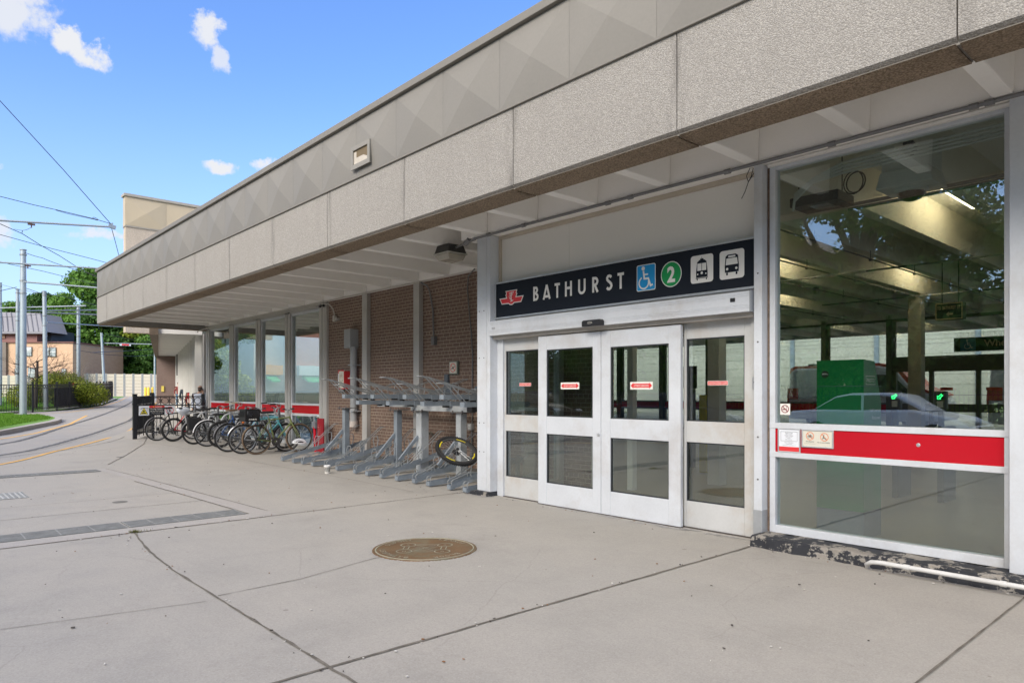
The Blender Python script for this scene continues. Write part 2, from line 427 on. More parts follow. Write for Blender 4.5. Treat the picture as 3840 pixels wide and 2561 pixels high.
# ---------------------------------------------------------------- mesh helpers
ORG = {}
class MB:
    def __init__(s): s.v = []; s.f = []; s.mi = []
    def _add(s, vs, fs, mi=0):
        n = len(s.v); s.v += [tuple(p) for p in vs]
        for f in fs: s.f.append(tuple(i + n for i in f)); s.mi.append(mi)
    def box(s, x0, x1, y0, y1, z0, z1, mi=0):
        s._add([(x0, y0, z0), (x1, y0, z0), (x1, y1, z0), (x0, y1, z0), (x0, y0, z1), (x1, y0, z1), (x1, y1, z1), (x0, y1, z1)],
               [(0, 3, 2, 1), (4, 5, 6, 7), (0, 1, 5, 4), (1, 2, 6, 5), (2, 3, 7, 6), (3, 0, 4, 7)], mi)
        return s
    def bar(s, p0, p1, w, h, mi=0, up=(0, 0, 1)):
        p0, p1, up = Vector(p0), Vector(p1), Vector(up)
        d = (p1 - p0).normalized()
        r = d.cross(up)
        if r.length < 1e-4: r = d.cross(Vector((1, 0, 0)))
        r.normalize(); u = r.cross(d)
        vs = []
        for p in (p0, p1):
            for a, b in ((-1, -1), (1, -1), (1, 1), (-1, 1)): vs.append(p + r * (a * w / 2) + u * (b * h / 2))
        s._add(vs, [(0, 1, 2, 3), (7, 6, 5, 4), (0, 4, 5, 1), (1, 5, 6, 2), (2, 6, 7, 3), (3, 7, 4, 0)], mi)
        return s
    def tube(s, pts, r, n=8, closed=False, mi=0, caps=True):
        pts = [Vector(p) for p in pts]; m = len(pts)
        rs = r if isinstance(r, (list, tuple)) else [r] * m
        rings = []; prev = None
        for i, p in enumerate(pts):
            if closed: d = pts[(i + 1) % m] - pts[i - 1]
            else: d = pts[min(i + 1, m - 1)] - pts[max(i - 1, 0)]
            d.normalize()
            if prev is None:
                a = d.cross(Vector((0, 0, 1)))
                if a.length < .05: a = d.cross(Vector((1, 0, 0)))
            else: a = prev - d * prev.dot(d)
            a.normalize(); prev = a; b = d.cross(a)
            rings.append([p + (a * math.cos(2 * math.pi * k / n) + b * math.sin(2 * math.pi * k / n)) * rs[i] for k in range(n)])
        base = len(s.v)
        for rg in rings: s.v += [tuple(q) for q in rg]
        for i in range(m if closed else m - 1):
            for k in range(n):
                a = base + i * n + k; b = base + i * n + (k + 1) % n
                c = base + ((i + 1) % m) * n + (k + 1) % n; d = base + ((i + 1) % m) * n + k
                s.f.append((a, b, c, d)); s.mi.append(mi)
        if caps and not closed:
            s.f.append(tuple(base + k for k in reversed(range(n)))); s.mi.append(mi)
            s.f.append(tuple(base + (m - 1) * n + k for k in range(n))); s.mi.append(mi)
        return s
    def cyl(s, p0, p1, r0, r1=None, n=16, mi=0): return s.tube([p0, p1], [r0, r0 if r1 is None else r1], n, mi=mi)
    def ring(s, c, ax, Rr, r, m=28, n=6, mi=0, a0=0, a1=360):
        c = Vector(c); ax = Vector(ax).normalized()
        u = ax.cross(Vector((0, 0, 1)))
        if u.length < .05: u = ax.cross(Vector((1, 0, 0)))
        u.normalize(); w = u.cross(ax)
        full = abs(a1 - a0) >= 360
        k = m if full else m + 1
        pts = [c + (u * math.cos(R(a0 + (a1 - a0) * i / m)) + w * math.sin(R(a0 + (a1 - a0) * i / m))) * Rr for i in range(k)]
        return s.tube(pts, r, n, closed=full, mi=mi)
    def lathe(s, prof, c, ax=(0, 0, 1), n=24, mi=0):
        c = Vector(c); ax = Vector(ax).normalized()
        u = ax.cross(Vector((0, 0, 1)))
        if u.length < .05: u = Vector((1, 0, 0))
        u.normalize(); w = ax.cross(u)
        base = len(s.v)
        for (r, h) in prof:
            for k in range(n):
                a = 2 * math.pi * k / n
                s.v.append(tuple(c + ax * h + (u * math.cos(a) + w * math.sin(a)) * r))
        for i in range(len(prof) - 1):
            for k in range(n):
                s.f.append((base + i * n + k, base + i * n + (k + 1) % n, base + (i + 1) * n + (k + 1) % n, base + (i + 1) * n + k)); s.mi.append(mi)
        return s
    def prism(s, poly, a, b, axis='y', mi=0):
        n = len(poly); vs = []
        for t in (a, b):
            for (p, q) in poly:
                vs.append({'y': (p, t, q), 'x': (t, p, q), 'z': (p, q, t)}[axis])
        fs = [tuple(range(n)), tuple(reversed(range(n, 2 * n)))] + [(i, i + n, (i + 1) % n + n, (i + 1) % n) for i in range(n)]
        s._add(vs, fs, mi); return s
    def poly(s, pts, mi=0): s._add(pts, [tuple(range(len(pts)))], mi); return s
    def build(s, name, mats, parent=None, smooth=False, bevel=0.0, label=None, fixn=True):
        org = ORG.get(parent.name, Vector((0, 0, 0))) if parent else Vector((0, 0, 0))
        me = bpy.data.meshes.new(name)
        vs = [(x - org.x, y - org.y, z - org.z) for x, y, z in s.v] if org.length else s.v
        me.from_pydata(vs, [], s.f)
        if not isinstance(mats, (list, tuple)): mats = [mats]
        for m in mats: me.materials.append(m)
        me.polygons.foreach_set('material_index', s.mi)
        if fixn:
            bm = bmesh.new(); bm.from_mesh(me); bmesh.ops.recalc_face_normals(bm, faces=bm.faces); bm.to_mesh(me); bm.free()
        if smooth:
            me.polygons.foreach_set('use_smooth', [True] * len(me.polygons))
            me.set_sharp_from_angle(angle=R(42))
        me.update()
        o = bpy.data.objects.new(name, me); col.objects.link(o)
        if parent: o.parent = parent; ORG[o.name] = org
        if bevel:
            bv = o.modifiers.new('bevel', 'BEVEL'); bv.width = bevel; bv.segments = 2; bv.limit_method = 'ANGLE'; bv.angle_limit = R(40)
        if label: o['label'] = label
        return o

def each(m, name, mats, parent=None, **k):
    """every loose piece of the buffer becomes an object of its own"""
    n = len(m.v); p = list(range(n))
    def fd(i):
        while p[i] != i: p[i] = p[p[i]]; i = p[i]
        return i
    for f in m.f:
        a = fd(f[0])
        for j in f[1:]: p[fd(j)] = a
    g = {}
    for fi, f in enumerate(m.f): g.setdefault(fd(f[0]), []).append(fi)
    out = []
    for fis in g.values():
        q = type(m).__new__(type(m)); q.v = []; q.f = []; q.mi = []; mp = {}
        for fi in fis:
            ff = []
            for i in m.f[fi]:
                if i not in mp: mp[i] = len(q.v); q.v.append(m.v[i])
                ff.append(mp[i])
            q.f.append(tuple(ff)); q.mi.append(m.mi[fi])
        out.append(q.build(name, mats, parent, **k))
    return out
def thing(name, label, cat, loc=(0, 0, 0), group=None, rz=0.0):
    o = bpy.data.objects.new(name, None); o.empty_display_size = .1
    col.objects.link(o); o.location = loc; o.rotation_euler = (0, 0, rz)
    ORG[o.name] = Vector(loc)
    o['label'] = label; o['category'] = cat
    if group: o['group'] = group
    return o
def local(name, label, cat, loc, rz=0.0, group=None):     # parts of this thing are built round its own origin
    o = thing(name, label, cat, loc, group, rz); ORG[o.name] = Vector((0, 0, 0)); return o
def tag(o, label, cat, group=None):
    o['label'] = label; o['category'] = cat
    if group: o['group'] = group
    return o
def struct(o): o['kind'] = 'structure'; return o
def kids(o): return [c for c in bpy.data.objects if c.parent == o]
def copy_tree(o, parent=None):
    c = o.copy(); col.objects.link(c)
    if parent: c.parent = parent
    for ch in kids(o): copy_tree(ch, c)
    return c

# flat decals: marks laid out on a plane given by origin, right and up
def font_mesh(body, bold=0.0):
    cu = bpy.data.curves.new('t', 'FONT'); cu.body = body; cu.size = 1; cu.resolution_u = 3; cu.offset = bold
    ob = bpy.data.objects.new('t', cu); col.objects.link(ob)
    dg = bpy.context.evaluated_depsgraph_get(); dg.update()
    me = bpy.data.meshes.new_from_object(ob.evaluated_get(dg))
    vs = [tuple(v.co[:2]) for v in me.vertices]; fs = [tuple(p.vertices) for p in me.polygons]
    bpy.data.objects.remove(ob); bpy.data.curves.remove(cu); bpy.data.meshes.remove(me)
    return vs, fs
class Decal(MB):
    def __init__(s, origin, right, up):
        super().__init__(); s.o = Vector(origin); s.r = Vector(right).normalized(); s.u = Vector(up).normalized(); s.n = s.r.cross(s.u); s.k = 0
    def P(s, x, y, off): return s.o + s.r * x + s.u * y + s.n * off
    def pg(s, pts, off=.002, mi=0): s._add([s.P(x, y, off) for x, y in pts], [tuple(range(len(pts)))], mi); return s
    def rect(s, x0, x1, y0, y1, off=.002, mi=0): return s.pg([(x0, y0), (x1, y0), (x1, y1), (x0, y1)], off, mi)
    def rrect(s, x0, x1, y0, y1, r, off=.002, mi=0):
        pts = []
        for cx, cy, a in ((x1 - r, y1 - r, 0), (x0 + r, y1 - r, 90), (x0 + r, y0 + r, 180), (x1 - r, y0 + r, 270)):
            for k in range(6): pts.append((cx + r * math.cos(R(a + k * 18)), cy + r * math.sin(R(a + k * 18))))
        return s.pg(pts, off, mi)
    def circ(s, cx, cy, r, off=.002, mi=0, n=28, sx=1): return s.pg([(cx + sx * r * math.cos(2 * math.pi * k / n), cy + r * math.sin(2 * math.pi * k / n)) for k in range(n)], off, mi)
    def stroke(s, pts, w, off=.002, mi=0, closed=False):
        n = len(pts); L = []
        for i in range(n):
            a = Vector(pts[(i - 1) % n]) if (closed or i > 0) else None
            b = Vector(pts[i]); c = Vector(pts[(i + 1) % n]) if (closed or i < n - 1) else None
            d1 = (b - a).normalized() if a is not None else None; d2 = (c - b).normalized() if c is not None else None
            if d1 is None: t = d2; k = 1
            elif d2 is None: t = d1; k = 1
            else:
                t = (d1 + d2); t = t.normalized() if t.length > 1e-5 else d1
                k = 1 / max(.45, t.dot(d1))
            nn = Vector((-t.y, t.x)) * (w / 2 * k); L.append((b + nn, b - nn))
        for i in range(n if closed else n - 1):
            p, q = L[i], L[(i + 1) % n]
            s.pg([tuple(p[0]), tuple(p[1]), tuple(q[1]), tuple(q[0])], off, mi)
        return s
    def arc(s, cx, cy, r, a0, a1, w, off=.002, mi=0, n=18, sx=1):
        return s.stroke([(cx + sx * r * math.cos(R(a0 + (a1 - a0) * k / n)), cy + r * math.sin(R(a0 + (a1 - a0) * k / n))) for k in range(n + 1)], w, off, mi)
    def text(s, body, x, y, h, w=None, off=.002, mi=0, align='l', bold=0.0, rot=0.0):
        vs, fs = font_mesh(body, bold)
        if not vs: return s
        x0 = min(v[0] for v in vs); x1 = max(v[0] for v in vs)
        k = h / .73; kx = k if w is None else w / (x1 - x0)
        W = (x1 - x0) * kx
        ox = {'l': 0, 'c': -W / 2, 'r': -W}[align]
        c_, s_ = math.cos(rot), math.sin(rot)
        vv = []
        for a, b in vs:
            px = (a - x0) * kx + ox; py = b * k
            vv.append(s.P(x + px * c_ - py * s_, y + px * s_ + py * c_, off))
        s._add(vv, fs, mi); return s
    def build(s, name, mats, parent=None, **k): return MB.build(s, name, mats, parent, fixn=False, **k)

def wheelchair(d, cx, cy, S, off, mi):
    d.circ(cx - .06 * S, cy + .36 * S, .075 * S, off, mi)
    d.stroke([(cx - .05 * S, cy + .27 * S), (cx - .01 * S, cy - .02 * S), (cx + .17 * S, cy - .02 * S), (cx + .27 * S, cy - .30 * S), (cx + .37 * S, cy - .26 * S)], .07 * S, off, mi)
    d.stroke([(cx - .03 * S, cy + .13 * S), (cx + .16 * S, cy + .13 * S)], .055 * S, off + .0004, mi)
    d.arc(cx - .03 * S, cy - .17 * S, .215 * S, 115, 375, .055 * S, off + .0008, mi)
def bike_icon(d, cx, cy, S, off, mi, w=.03):
    d.arc(cx - .25 * S, cy - .12 * S, .18 * S, 0, 360, w * S, off, mi); d.arc(cx + .25 * S, cy - .12 * S, .18 * S, 0, 360, w * S, off, mi)
    d.stroke([(cx - .25 * S, cy - .12 * S), (cx - .1 * S, cy + .15 * S), (cx + .17 * S, cy + .15 * S), (cx, cy - .12 * S), (cx - .25 * S, cy - .12 * S)], w * S, off + .0004, mi)
    d.stroke([(cx, cy - .12 * S), (cx - .13 * S, cy + .22 * S)], w * S, off + .0008, mi)
    d.stroke([(cx + .25 * S, cy - .12 * S), (cx + .14 * S, cy + .26 * S), (cx + .25 * S, cy + .27 * S)], w * S, off + .0012, mi)
def ban(d, cx, cy, r, w, off, mi, sx=1):
    d.arc(cx, cy, r, 0, 360, w, off, mi, 32, sx); d.stroke([(cx - sx * r * .7, cy + r * .7), (cx + sx * r * .7, cy - r * .7)], w, off + .0005, mi)

# skinned figure surfaces
def skin(name, pts, edges, rads, mats, parent=None, sub=2, label=None):
    me = bpy.data.meshes.new('s'); me.from_pydata(pts, edges, [])
    ob = bpy.data.objects.new('s', me); col.objects.link(ob)
    ob.modifiers.new('k', 'SKIN')
    sv = me.skin_vertices[0].data
    for i, r in enumerate(rads):
        sv[i].radius = r if isinstance(r, tuple) else (r, r)
        sv[i].use_root = (i == 0)
    ss = ob.modifiers.new('u', 'SUBSURF'); ss.levels = sub; ss.render_levels = sub
    dg = bpy.context.evaluated_depsgraph_get(); dg.update()
    m2 = bpy.data.meshes.new_from_object(ob.evaluated_get(dg))
    bpy.data.objects.remove(ob); bpy.data.meshes.remove(me)
    m2.name = name; m2.materials.clear(); m2.materials.append(mats)
    m2.polygons.foreach_set('use_smooth', [True] * len(m2.polygons))
    o = bpy.data.objects.new(name, m2); col.objects.link(o)
    if parent: o.parent = parent
    if label: o['label'] = label
    return o
# ================================================================ GROUND
def sheet(name, pts, off, mat, extra=None):
    """polygon laid on the terrain; cut where the slope changes"""
    bm = bmesh.new()
    bm.faces.new([bm.verts.new((x, y, 0)) for x, y in pts])
    for t in (24.0, 70.0):
        g = bm.verts[:] + bm.edges[:] + bm.faces[:]
        bmesh.ops.bisect_plane(bm, geom=g, plane_co=(DV.x * t, DV.y * t, 0), plane_no=(DV.x, DV.y, 0))
    for v in bm.verts: v.co.z = gz(v.co.x, v.co.y) + off
    for f in bm.faces:
        f.normal_update()
        if f.normal.z < 0: f.normal_flip()
    me = bpy.data.meshes.new(name); bm.to_mesh(me); bm.free(); me.materials.append(mat)
    o = bpy.data.objects.new(name, me); col.objects.link(o)
    return struct(o)
def strip(pts, w, jitter=0.0, seg=.12):
    """ribbon polygon round a polyline, as quads"""
    P = [Vector(p) for p in pts]; out = []
    dense = []
    for a, b in zip(P[:-1], P[1:]):
        n = max(1, int((b - a).length / seg)) if jitter else 1
        for k in range(n): dense.append(a.lerp(b, k / n))
    dense.append(P[-1])
    L = []
    for i, p in enumerate(dense):
        d = (dense[min(i + 1, len(dense) - 1)] - dense[max(i - 1, 0)]).normalized()
        n = Vector((-d.y, d.x))
        ww = w if not hasattr(w, '__len__') else w[0] + (w[1] - w[0]) * i / (len(dense) - 1)
        a = ww / 2 * (1 + random.uniform(-jitter, jitter)); b = ww / 2 * (1 + random.uniform(-jitter, jitter))
        sft = random.uniform(-jitter, jitter) * ww * .35
        L.append((p + n * (a + sft), p - n * (b - sft)))
    return [(L[i][0], L[i][1], L[i + 1][1], L[i + 1][0]) for i in range(len(L) - 1)]
def strips(name, items, off, mats):
    m = MB()
    for k, (pts, w, jit, mi) in enumerate(items):
        for q in strip(pts, w, jit):
            m.poly([(p.x, p.y, gz(p.x, p.y) + off + k * .0002) for p in q], mi)
    o = m.build(name, mats)
    for p in o.data.polygons:
        pass
    return struct(o)

GRASS = mat_leaf('grass_blade', (.08, .19, .02), (.13, .28, .03), (.2, .36, .05), 1.5)
SOIL = M('base_ground', (.16, .17, .11), .95, var=.3, scale=.2)
LAWN = M('lawn_turf', (.11, .24, .03), .95, var=.3, scale=.9, fine=25, bmp=.5, dirt=(.13, .14, .05), dirtfac=.4)
g0 = MB(); N = 1500
# base ground: one sheet out to the horizon
sheet('ground', [(-N, -N), (N, -N), (N, N), (-N, N)], -.03, SOIL)
sheet('forecourt_paving', [(5, -5.2), (5, 40), (-24.4, 40), (-24.4, 7.9), (-40.2, 12.4), (-62, 18.3), (-64.2, 17.0), (-45, 11.5), (-29.7, 7.1), (-23.8, 4.75), (-19.9, 3.0), (-16.9, 1.6), (-10.5, -5.2)], 0, PAVE)
sheet('roadway', [(-10.5, -5.2), (-16.9, 1.6), (-19.9, 3.0), (-23.8, 4.75), (-29.7, 7.1), (-45, 11.5), (-64.2, 17.0), (-112, 31), (-118, 24), (-72, 15.6), (-57, 10.6), (-46.5, 4.4), (-47, -12), (-30, -12), (5, -12.2), (60, -12.2), (60, -5.2)], .004, PAVE2)
sheet('pavement', [(5, -5.2), (60, -5.2), (60, 40), (5, 40)], 0.001, PAVE)
sheet('lawn', [(-50, 5.8), (-47.6, 4.2), (-49, -12), (-120, -12), (-140, 20), (-115, 26), (-76.3, 16.6), (-57.5, 11.5), (-50.2, 8.1), (-48.6, 6.9)], .008, LAWN)
sheet('far_verge', [(-140, -90), (60, -90), (60, -14.2), (-49, -14.2), (-49, -12.1), (-120, -12.1)], .006, LAWN)
sheet('far_pavement', [(-49, -14.2), (60, -14.2), (60, -12.2), (-49, -12.2)], .05, PAVE)
# pavement band beyond the roadway in front of the railings
sheet('far_sidewalk', [(-46.4, 4.3), (-47.6, 4.2), (-48.6, 6.9), (-50.2, 8.1), (-57.5, 11.5), (-76.3, 16.6), (-77, 15.7), (-57.2, 10.5), (-49.3, 6.9), (-47.6, 5.9)], .10, KERB)

jt = []
J = lambda pts, w=.02, jit=.35, mi=0: jt.append((pts, w, jit, mi))
J([(-7.79, -5), (-7.79, 3.2)], .028); J([(-7.79, 3.2), (-7.805, 6.1)], .014)
J([(-3.30, -5), (-3.29, 5.9)], .022)
J([(-7.82, 1.84), (-7.67, 1.831), (-6.997, 1.745), (-6.396, 1.701), (-5.955, 1.684), (-5.46, 1.687), (-4.923, 1.685), (-4.43, 1.685), (-3.617, 1.688), (-1.5, 1.70), (3, 1.75)], .017, .6)
J([(-4.976, 1.704), (-5.006, 2.335), (-5.209, 3.09), (-5.2, 3.35)], .007, .7)
J([(-5.137, -4), (-5.137, .489), (-4.896, 1.6)], .006, .5)
J([(-9.51, -4), (-9.51, 3.05)], .012); J([(-10.5, -4), (-10.49, 3.02)], .008)
J([(-8.1, 3.125), (-10.488, 3.02), (-12.3, 2.91)], .016)
J([(-8.14, 3.37), (-12.8, 3.13), (-14.7, 2.99)], .010)
J([(-19, 5.56), (-13.4, 5.55), (-10.75, 5.6), (-8.3, 5.56)], .008); J([(-13.0, 5.56), (-13.05, 2.98)], .006)
J([(-18.5, 5.56), (-18.5, 4.0)], .006); J([(-24, 5.4), (-19, 5.56)], .008)
J([(-1.2, 1.7), (-1.2, 5.9)], .012)
J([(-24.9, 6.3), (-21.0, 5.2), (-17.6, 4.0), (-15.5, 3.2)], .02, .5)
for o in [strips('paving_joints', jt, .0035, [JOINT])]: pass
# pale concrete borders round the grates
sheet('grate_border', [(-7.80, -5), (-7.80, 3.36), (-8.14, 3.37), (-14.7, 3.0), (-14.7, 2.83), (-8.1, 3.12), (-8.1, -5)], .0022, KERB)
sheet('grate_border', [(-14.65, -4), (-14.65, 2.85), (-14.85, 2.84), (-14.85, -4)], .0024, KERB)

def grate(x0, x1, y0, y1, n, label, mesh=False):
    t = thing('drain_grate', label, 'grate', ((x0 + x1) / 2, (y0 + y1) / 2, 0), 'trench drain grates set in the forecourt')
    b = MB(); b.box(x0, x1, y0, y1, .0024, .0032); b.build('trench', M('trench_dark', (.05, .052, .05), .9), t)
    f = MB()
    if mesh:
        k = .06; m_ = int((x1 - x0) / k); n_ = int((y1 - y0) / k)
        for i in range(m_ + 1): f.box(x0 + i * k - .011, x0 + i * k + .011, y0, y1, .0035, .0095)
        for j in range(n_ + 1): f.box(x0, x1, y0 + j * k - .011, y0 + j * k + .011, .0040, .0102)
    else:
        k = .022
        for i in range(int((x1 - x0) / k) + 1): f.box(x0 + i * k, x0 + i * k + .011, y0, y1, .0035, .0095)
        L = (y1 - y0) / n
        for j in range(n + 1): f.box(x0 - .005, x1 + .005, y0 + j * L - .006, y0 + j * L + .006, .0036, .0105)
    f.build('bars', M('grate_iron', (.27, .275, .265), .75, .1, var=.25, scale=9) if not mesh else M('grate_pale', (.42, .43, .42), .75), t)
    return t
grate(-8.49, -8.10, -4.0, 1.85, 20, 'long iron trench grate at the near edge of the paved crossing, nearest the camera')
grate(-8.49, -8.10, 1.88, 3.09, 5, 'short end length of near trench grate beside the kerb corner')
grate(-14.64, -14.21, -4.0, 2.82, 22, 'far iron trench grate close to the yellow line')
grate(-12.02, -11.35, .1, 1.4, 1, 'square mesh grate between the two trench drains at the left edge', True)
for k, (x, y, s_) in enumerate([(-10.1, 2.22, .075), (-17.13, 3.77, .07)]):
    m = MB(); m.lathe([(0, .006), (s_, .006), (s_ + .015, .003)], (x, y, 0), n=20)
    tag(m.build('floor_drain', M('cap_iron', (.16, .155, .14), .7, .3)), ['small round drain cap between paving joints in front of near grate', 'small dark drain cap beyond the far grate, near the bicycles'][k], 'drain cap', 'drain caps')

# painted lines and rails
YEL = M('yellow_road_paint', (.72, .42, .10), .75, var=.15, scale=5, dirt=(.38, .34, .28), dirtfac=.6)
RAILM = M('rail_steel', (.10, .10, .105), .5, .5, var=.3, scale=8)
def smooth(pts, n=10):
    P = [Vector(p) for p in pts]; out = []
    for i in range(len(P) - 1):
        p0 = P[max(i - 1, 0)]; p1 = P[i]; p2 = P[i + 1]; p3 = P[min(i + 2, len(P) - 1)]
        for k in range(n):
            t = k / n
            out.append(tuple(.5 * ((2 * p1) + (p2 - p0) * t + (2 * p0 - 5 * p1 + 4 * p2 - p3) * t * t + (3 * p1 - p0 - 3 * p2 + p3) * t ** 3)))
    out.append(tuple(P[-1])); return out
y1 = smooth([(-10.6, -5), (-14.2, -.6), (-16.882, 1.6), (-19.889, 3.0), (-23.76, 4.745), (-29.535, 6.93), (-45, 11.4), (-64, 16.9)])
y2 = smooth([(-19, -5), (-22.5, -.6), (-26.193, 2.49), (-33.2, 5.3), (-36.2, 6.16), (-41.8, 7.65)])
y3 = smooth([(-45.7, 4.2), (-46.35, 7.3), (-54.2, 10.5), (-71, 15.7), (-100, 23)])
struct(strips('lane_marking', [(y1, .10, .12, 0), (y2, .12, .1, 0), (y3, .10, .1, 0)], .0085, [YEL]))
r1 = smooth([(-15.5, -5), (-19.5, -1), (-23.445, 2.233), (-30.3, 4.51), (-44.8, 9.28), (-66, 15.45), (-110, 27)])
r2 = smooth([(-11.6, -5), (-15.4, -1), (-19.187, 1.7), (-21.3, 2.9), (-27.8, 5.35), (-33.2, 7.39), (-38.2, 9.0), (-64, 16.2)])
def off_line(p, d):
    P = [Vector(q) for q in p]; o = []
    for i, q in enumerate(P):
        t = (P[min(i + 1, len(P) - 1)] - P[max(i - 1, 0)]).normalized(); o.append(tuple(q + Vector((-t.y, t.x)) * d))
    return o
TAR = M('track_seal', (.12, .115, .105), .85, var=.3, scale=4)
struct(strips('streetcar_rails', [(r1, .15, .25, 1), (r2, .15, .25, 1), (r1, .045, 0, 0), (r2, .045, 0, 0), (off_line(r1, .09), .015, .3, 1), (off_line(r2, -.2), .012, .5, 1), (off_line(r1, -2.6), .02, .5, 1)], .009, [RAILM, TAR]))

# traffic island
isl = [(-26.5, 1.2), (-28.2, 2.65), (-32.43, 4.38), (-34.45, 5.22), (-36.04, 5.63), (-37.6, 5.85), (-40.4, 5.7), (-43, 4.2), (-44, -9), (-25, -9)]
m = MB()
def inset(pts, d):
    n = len(pts); out = []
    c = Vector((sum(p[0] for p in pts) / n, sum(p[1] for p in pts) / n))
    for p in pts:
        v = Vector(p) - c; out.append(tuple(c + v * (1 - d / v.length)))
    return out
ins = inset(isl, .3)
n = len(isl)
for i in range(n):
    a, b, c, d = isl[i], isl[(i + 1) % n], ins[(i + 1) % n], ins[i]
    z = lambda p, h: (p[0], p[1], gz(*p) + h)
    m.poly([z(a, 0), z(b, 0), z(b, .15), z(a, .15)]); m.poly([z(a, .15), z(b, .15), z(c, .16), z(d, .16)])
struct(m.build('island_kerb', KERB))
sheet('island_grass', ins, .158, LAWN)

def grass_tufts(name, region, n, h, off, label):
    rnd = np.random.RandomState(3)
    V = []; F = []
    k = 0
    for p in region(rnd, n):
        x, y = p; z = gz(x, y) + off
        a = rnd.uniform(0, math.pi); hh = h * rnd.uniform(.5, 1.3); w = .02 * rnd.uniform(.6, 1.4)
        lx, ly = rnd.uniform(-.03, .03, 2)
        dx, dy = math.cos(a) * w, math.sin(a) * w
        V += [(x - dx, y - dy, z), (x + dx, y + dy, z), (x + lx, y + ly, z + hh)]; F.append((k, k + 1, k + 2)); k += 3
    me = bpy.data.meshes.new(name); me.from_pydata(V, [], F); me.materials.append(GRASS)
    o = bpy.data.objects.new(name, me); col.objects.link(o); o['kind'] = 'stuff'; tag(o, label, 'grass')
    return o
def reg_island(r, n):
    out = []
    while len(out) < n:
        x = r.uniform(-42.5, -30); y = r.uniform(0, 5.4)
        if y < 2.6 + (-x - 30) * .42 and not (x < -40.5 and y > 4.6): out.append((x, y))
    return out
grass_tufts('island_turf', reg_island, 16000, .09, .155, 'short green grass covering the kerbed traffic island')
def reg_lawn(r, n):
    out = []
    while len(out) < n:
        x = r.uniform(-72, -49.5); y = r.uniform(2, 15)
        if y < 7.2 + (-x - 50) * .36: out.append((x, y))
    return out
grass_tufts('lawn_turf_blades', reg_lawn, 16000, .11, .005, 'bright green lawn grass behind the black railings')
m = MB()
for i in range(90):
    a = random.random(); x = -7.82 + random.gauss(0, .012) - .02; y = 1.85 + abs(random.gauss(0, .07)) * random.choice((-.4, .6))
    xx = x + abs(random.gauss(0, .05)) ; s_ = random.uniform(.006, .014)
    m.poly([(xx - s_, y, .004), (xx + s_, y, .004), (xx + random.uniform(-.01, .01), y + random.uniform(-.01, .01), .004 + random.uniform(.012, .03))])
o = m.build('weeds', mat_leaf('weed_leaf', (.10, .12, .02), (.16, .17, .03), (.2, .2, .05), 9)); o['kind'] = 'stuff'; tag(o, 'tiny yellow-green weeds growing where two paving joints meet', 'weeds')

# bronze medallion
MEDB = M('medallion_bronze', (.18, .108, .052), .6, .2, var=.3, scale=4, dirt=(.17, .19, .13), dirtfac=.9)
MEDL = M('medallion_relief', (.38, .37, .28), .6, .3, var=.2, scale=9)
t = thing('pavement_medallion', 'round bronze medallion with raised street names set in the paving', 'medallion', (-5.22, 3.62, 0))
RM = .47
m = MB(); m.lathe([(0, .006), (RM, .006), (RM + .004, .0)], (-5.22, 3.62, 0), n=64); m.build('disc', MEDB, t, smooth=True)
mr_ = MB(); mr_.lathe([(RM - .035, .0065), (RM - .033, .010), (RM - .025, .010), (RM - .023, .0065)], (-5.22, 3.62, 0), n=64); mr_.build('rim', MEDL, t)
d = Decal((-5.22, 3.62, 0), (RV.x, RV.y, 0), (DV.x, DV.y, 0))
for word, ac in (('BATHURST', 222), ('DUPONT', 140), ('LENNOX', 52), ('BLOOR', 308)):
    L = len(word)
    for i, ch in enumerate(word):
        ang = ac - (i - (L - 1) / 2) * 8.4
        d.text(ch, (RM - .115) * math.cos(R(ang)), (RM - .115) * math.sin(R(ang)), .052, .038, .0095, 0, 'c', .01, rot=R(ang - 90))
q = .17
d2 = [(-q, -q * .75), (q, -q * .75), (q, q * .75), (-q, q * .75)]
for cx, cy in d2: d.arc(cx, cy, .068, 0, 360, .011, .0092, 0, 24); 
for cx, cy, ch in zip([-q, q, q, -q], [-q * .75, -q * .75, q * .75, q * .75], 'HOAX'): d.text(ch, cx, cy - .02, .04, .03, .0094, 0, 'c', .01)
for a, b in ((0, 1), (1, 2), (2, 3), (3, 0), (0, 2), (1, 3)):
    p, r_ = Vector(d2[a]), Vector(d2[b]); u = (r_ - p).normalized(); nn = Vector((-u.y, u.x)) * .022
    gap = .075 if a + 1 == b or (a, b) == (3, 0) else .09
    for sg in (-1, 1): d.stroke([tuple(p + u * gap + nn * sg), tuple(r_ - u * gap + nn * sg)], .009, .0093 + (a * 3 + b) * .00015 + sg * .00006)
d.build('relief', MEDL, t)
m = MB()
for k in range(150):
    a = random.uniform(0, 2 * math.pi); rr_ = RM + abs(random.gauss(.012, .012)); s_ = random.uniform(.006, .02)
    c = Vector((-5.22 + rr_ * math.cos(a), 3.62 + rr_ * math.sin(a), .0015 + k * .00001))
    m.poly([c + Vector((s_ * random.uniform(.5, 1) * math.cos(b), s_ * random.uniform(.4, 1) * math.sin(b), 0)) for b in (0, 1.2, 2.5, 3.8, 5)])
m.build('mortar_crumbs', M('crumb_concrete', (.42, .41, .39), .95, var=.3, scale=20), t)

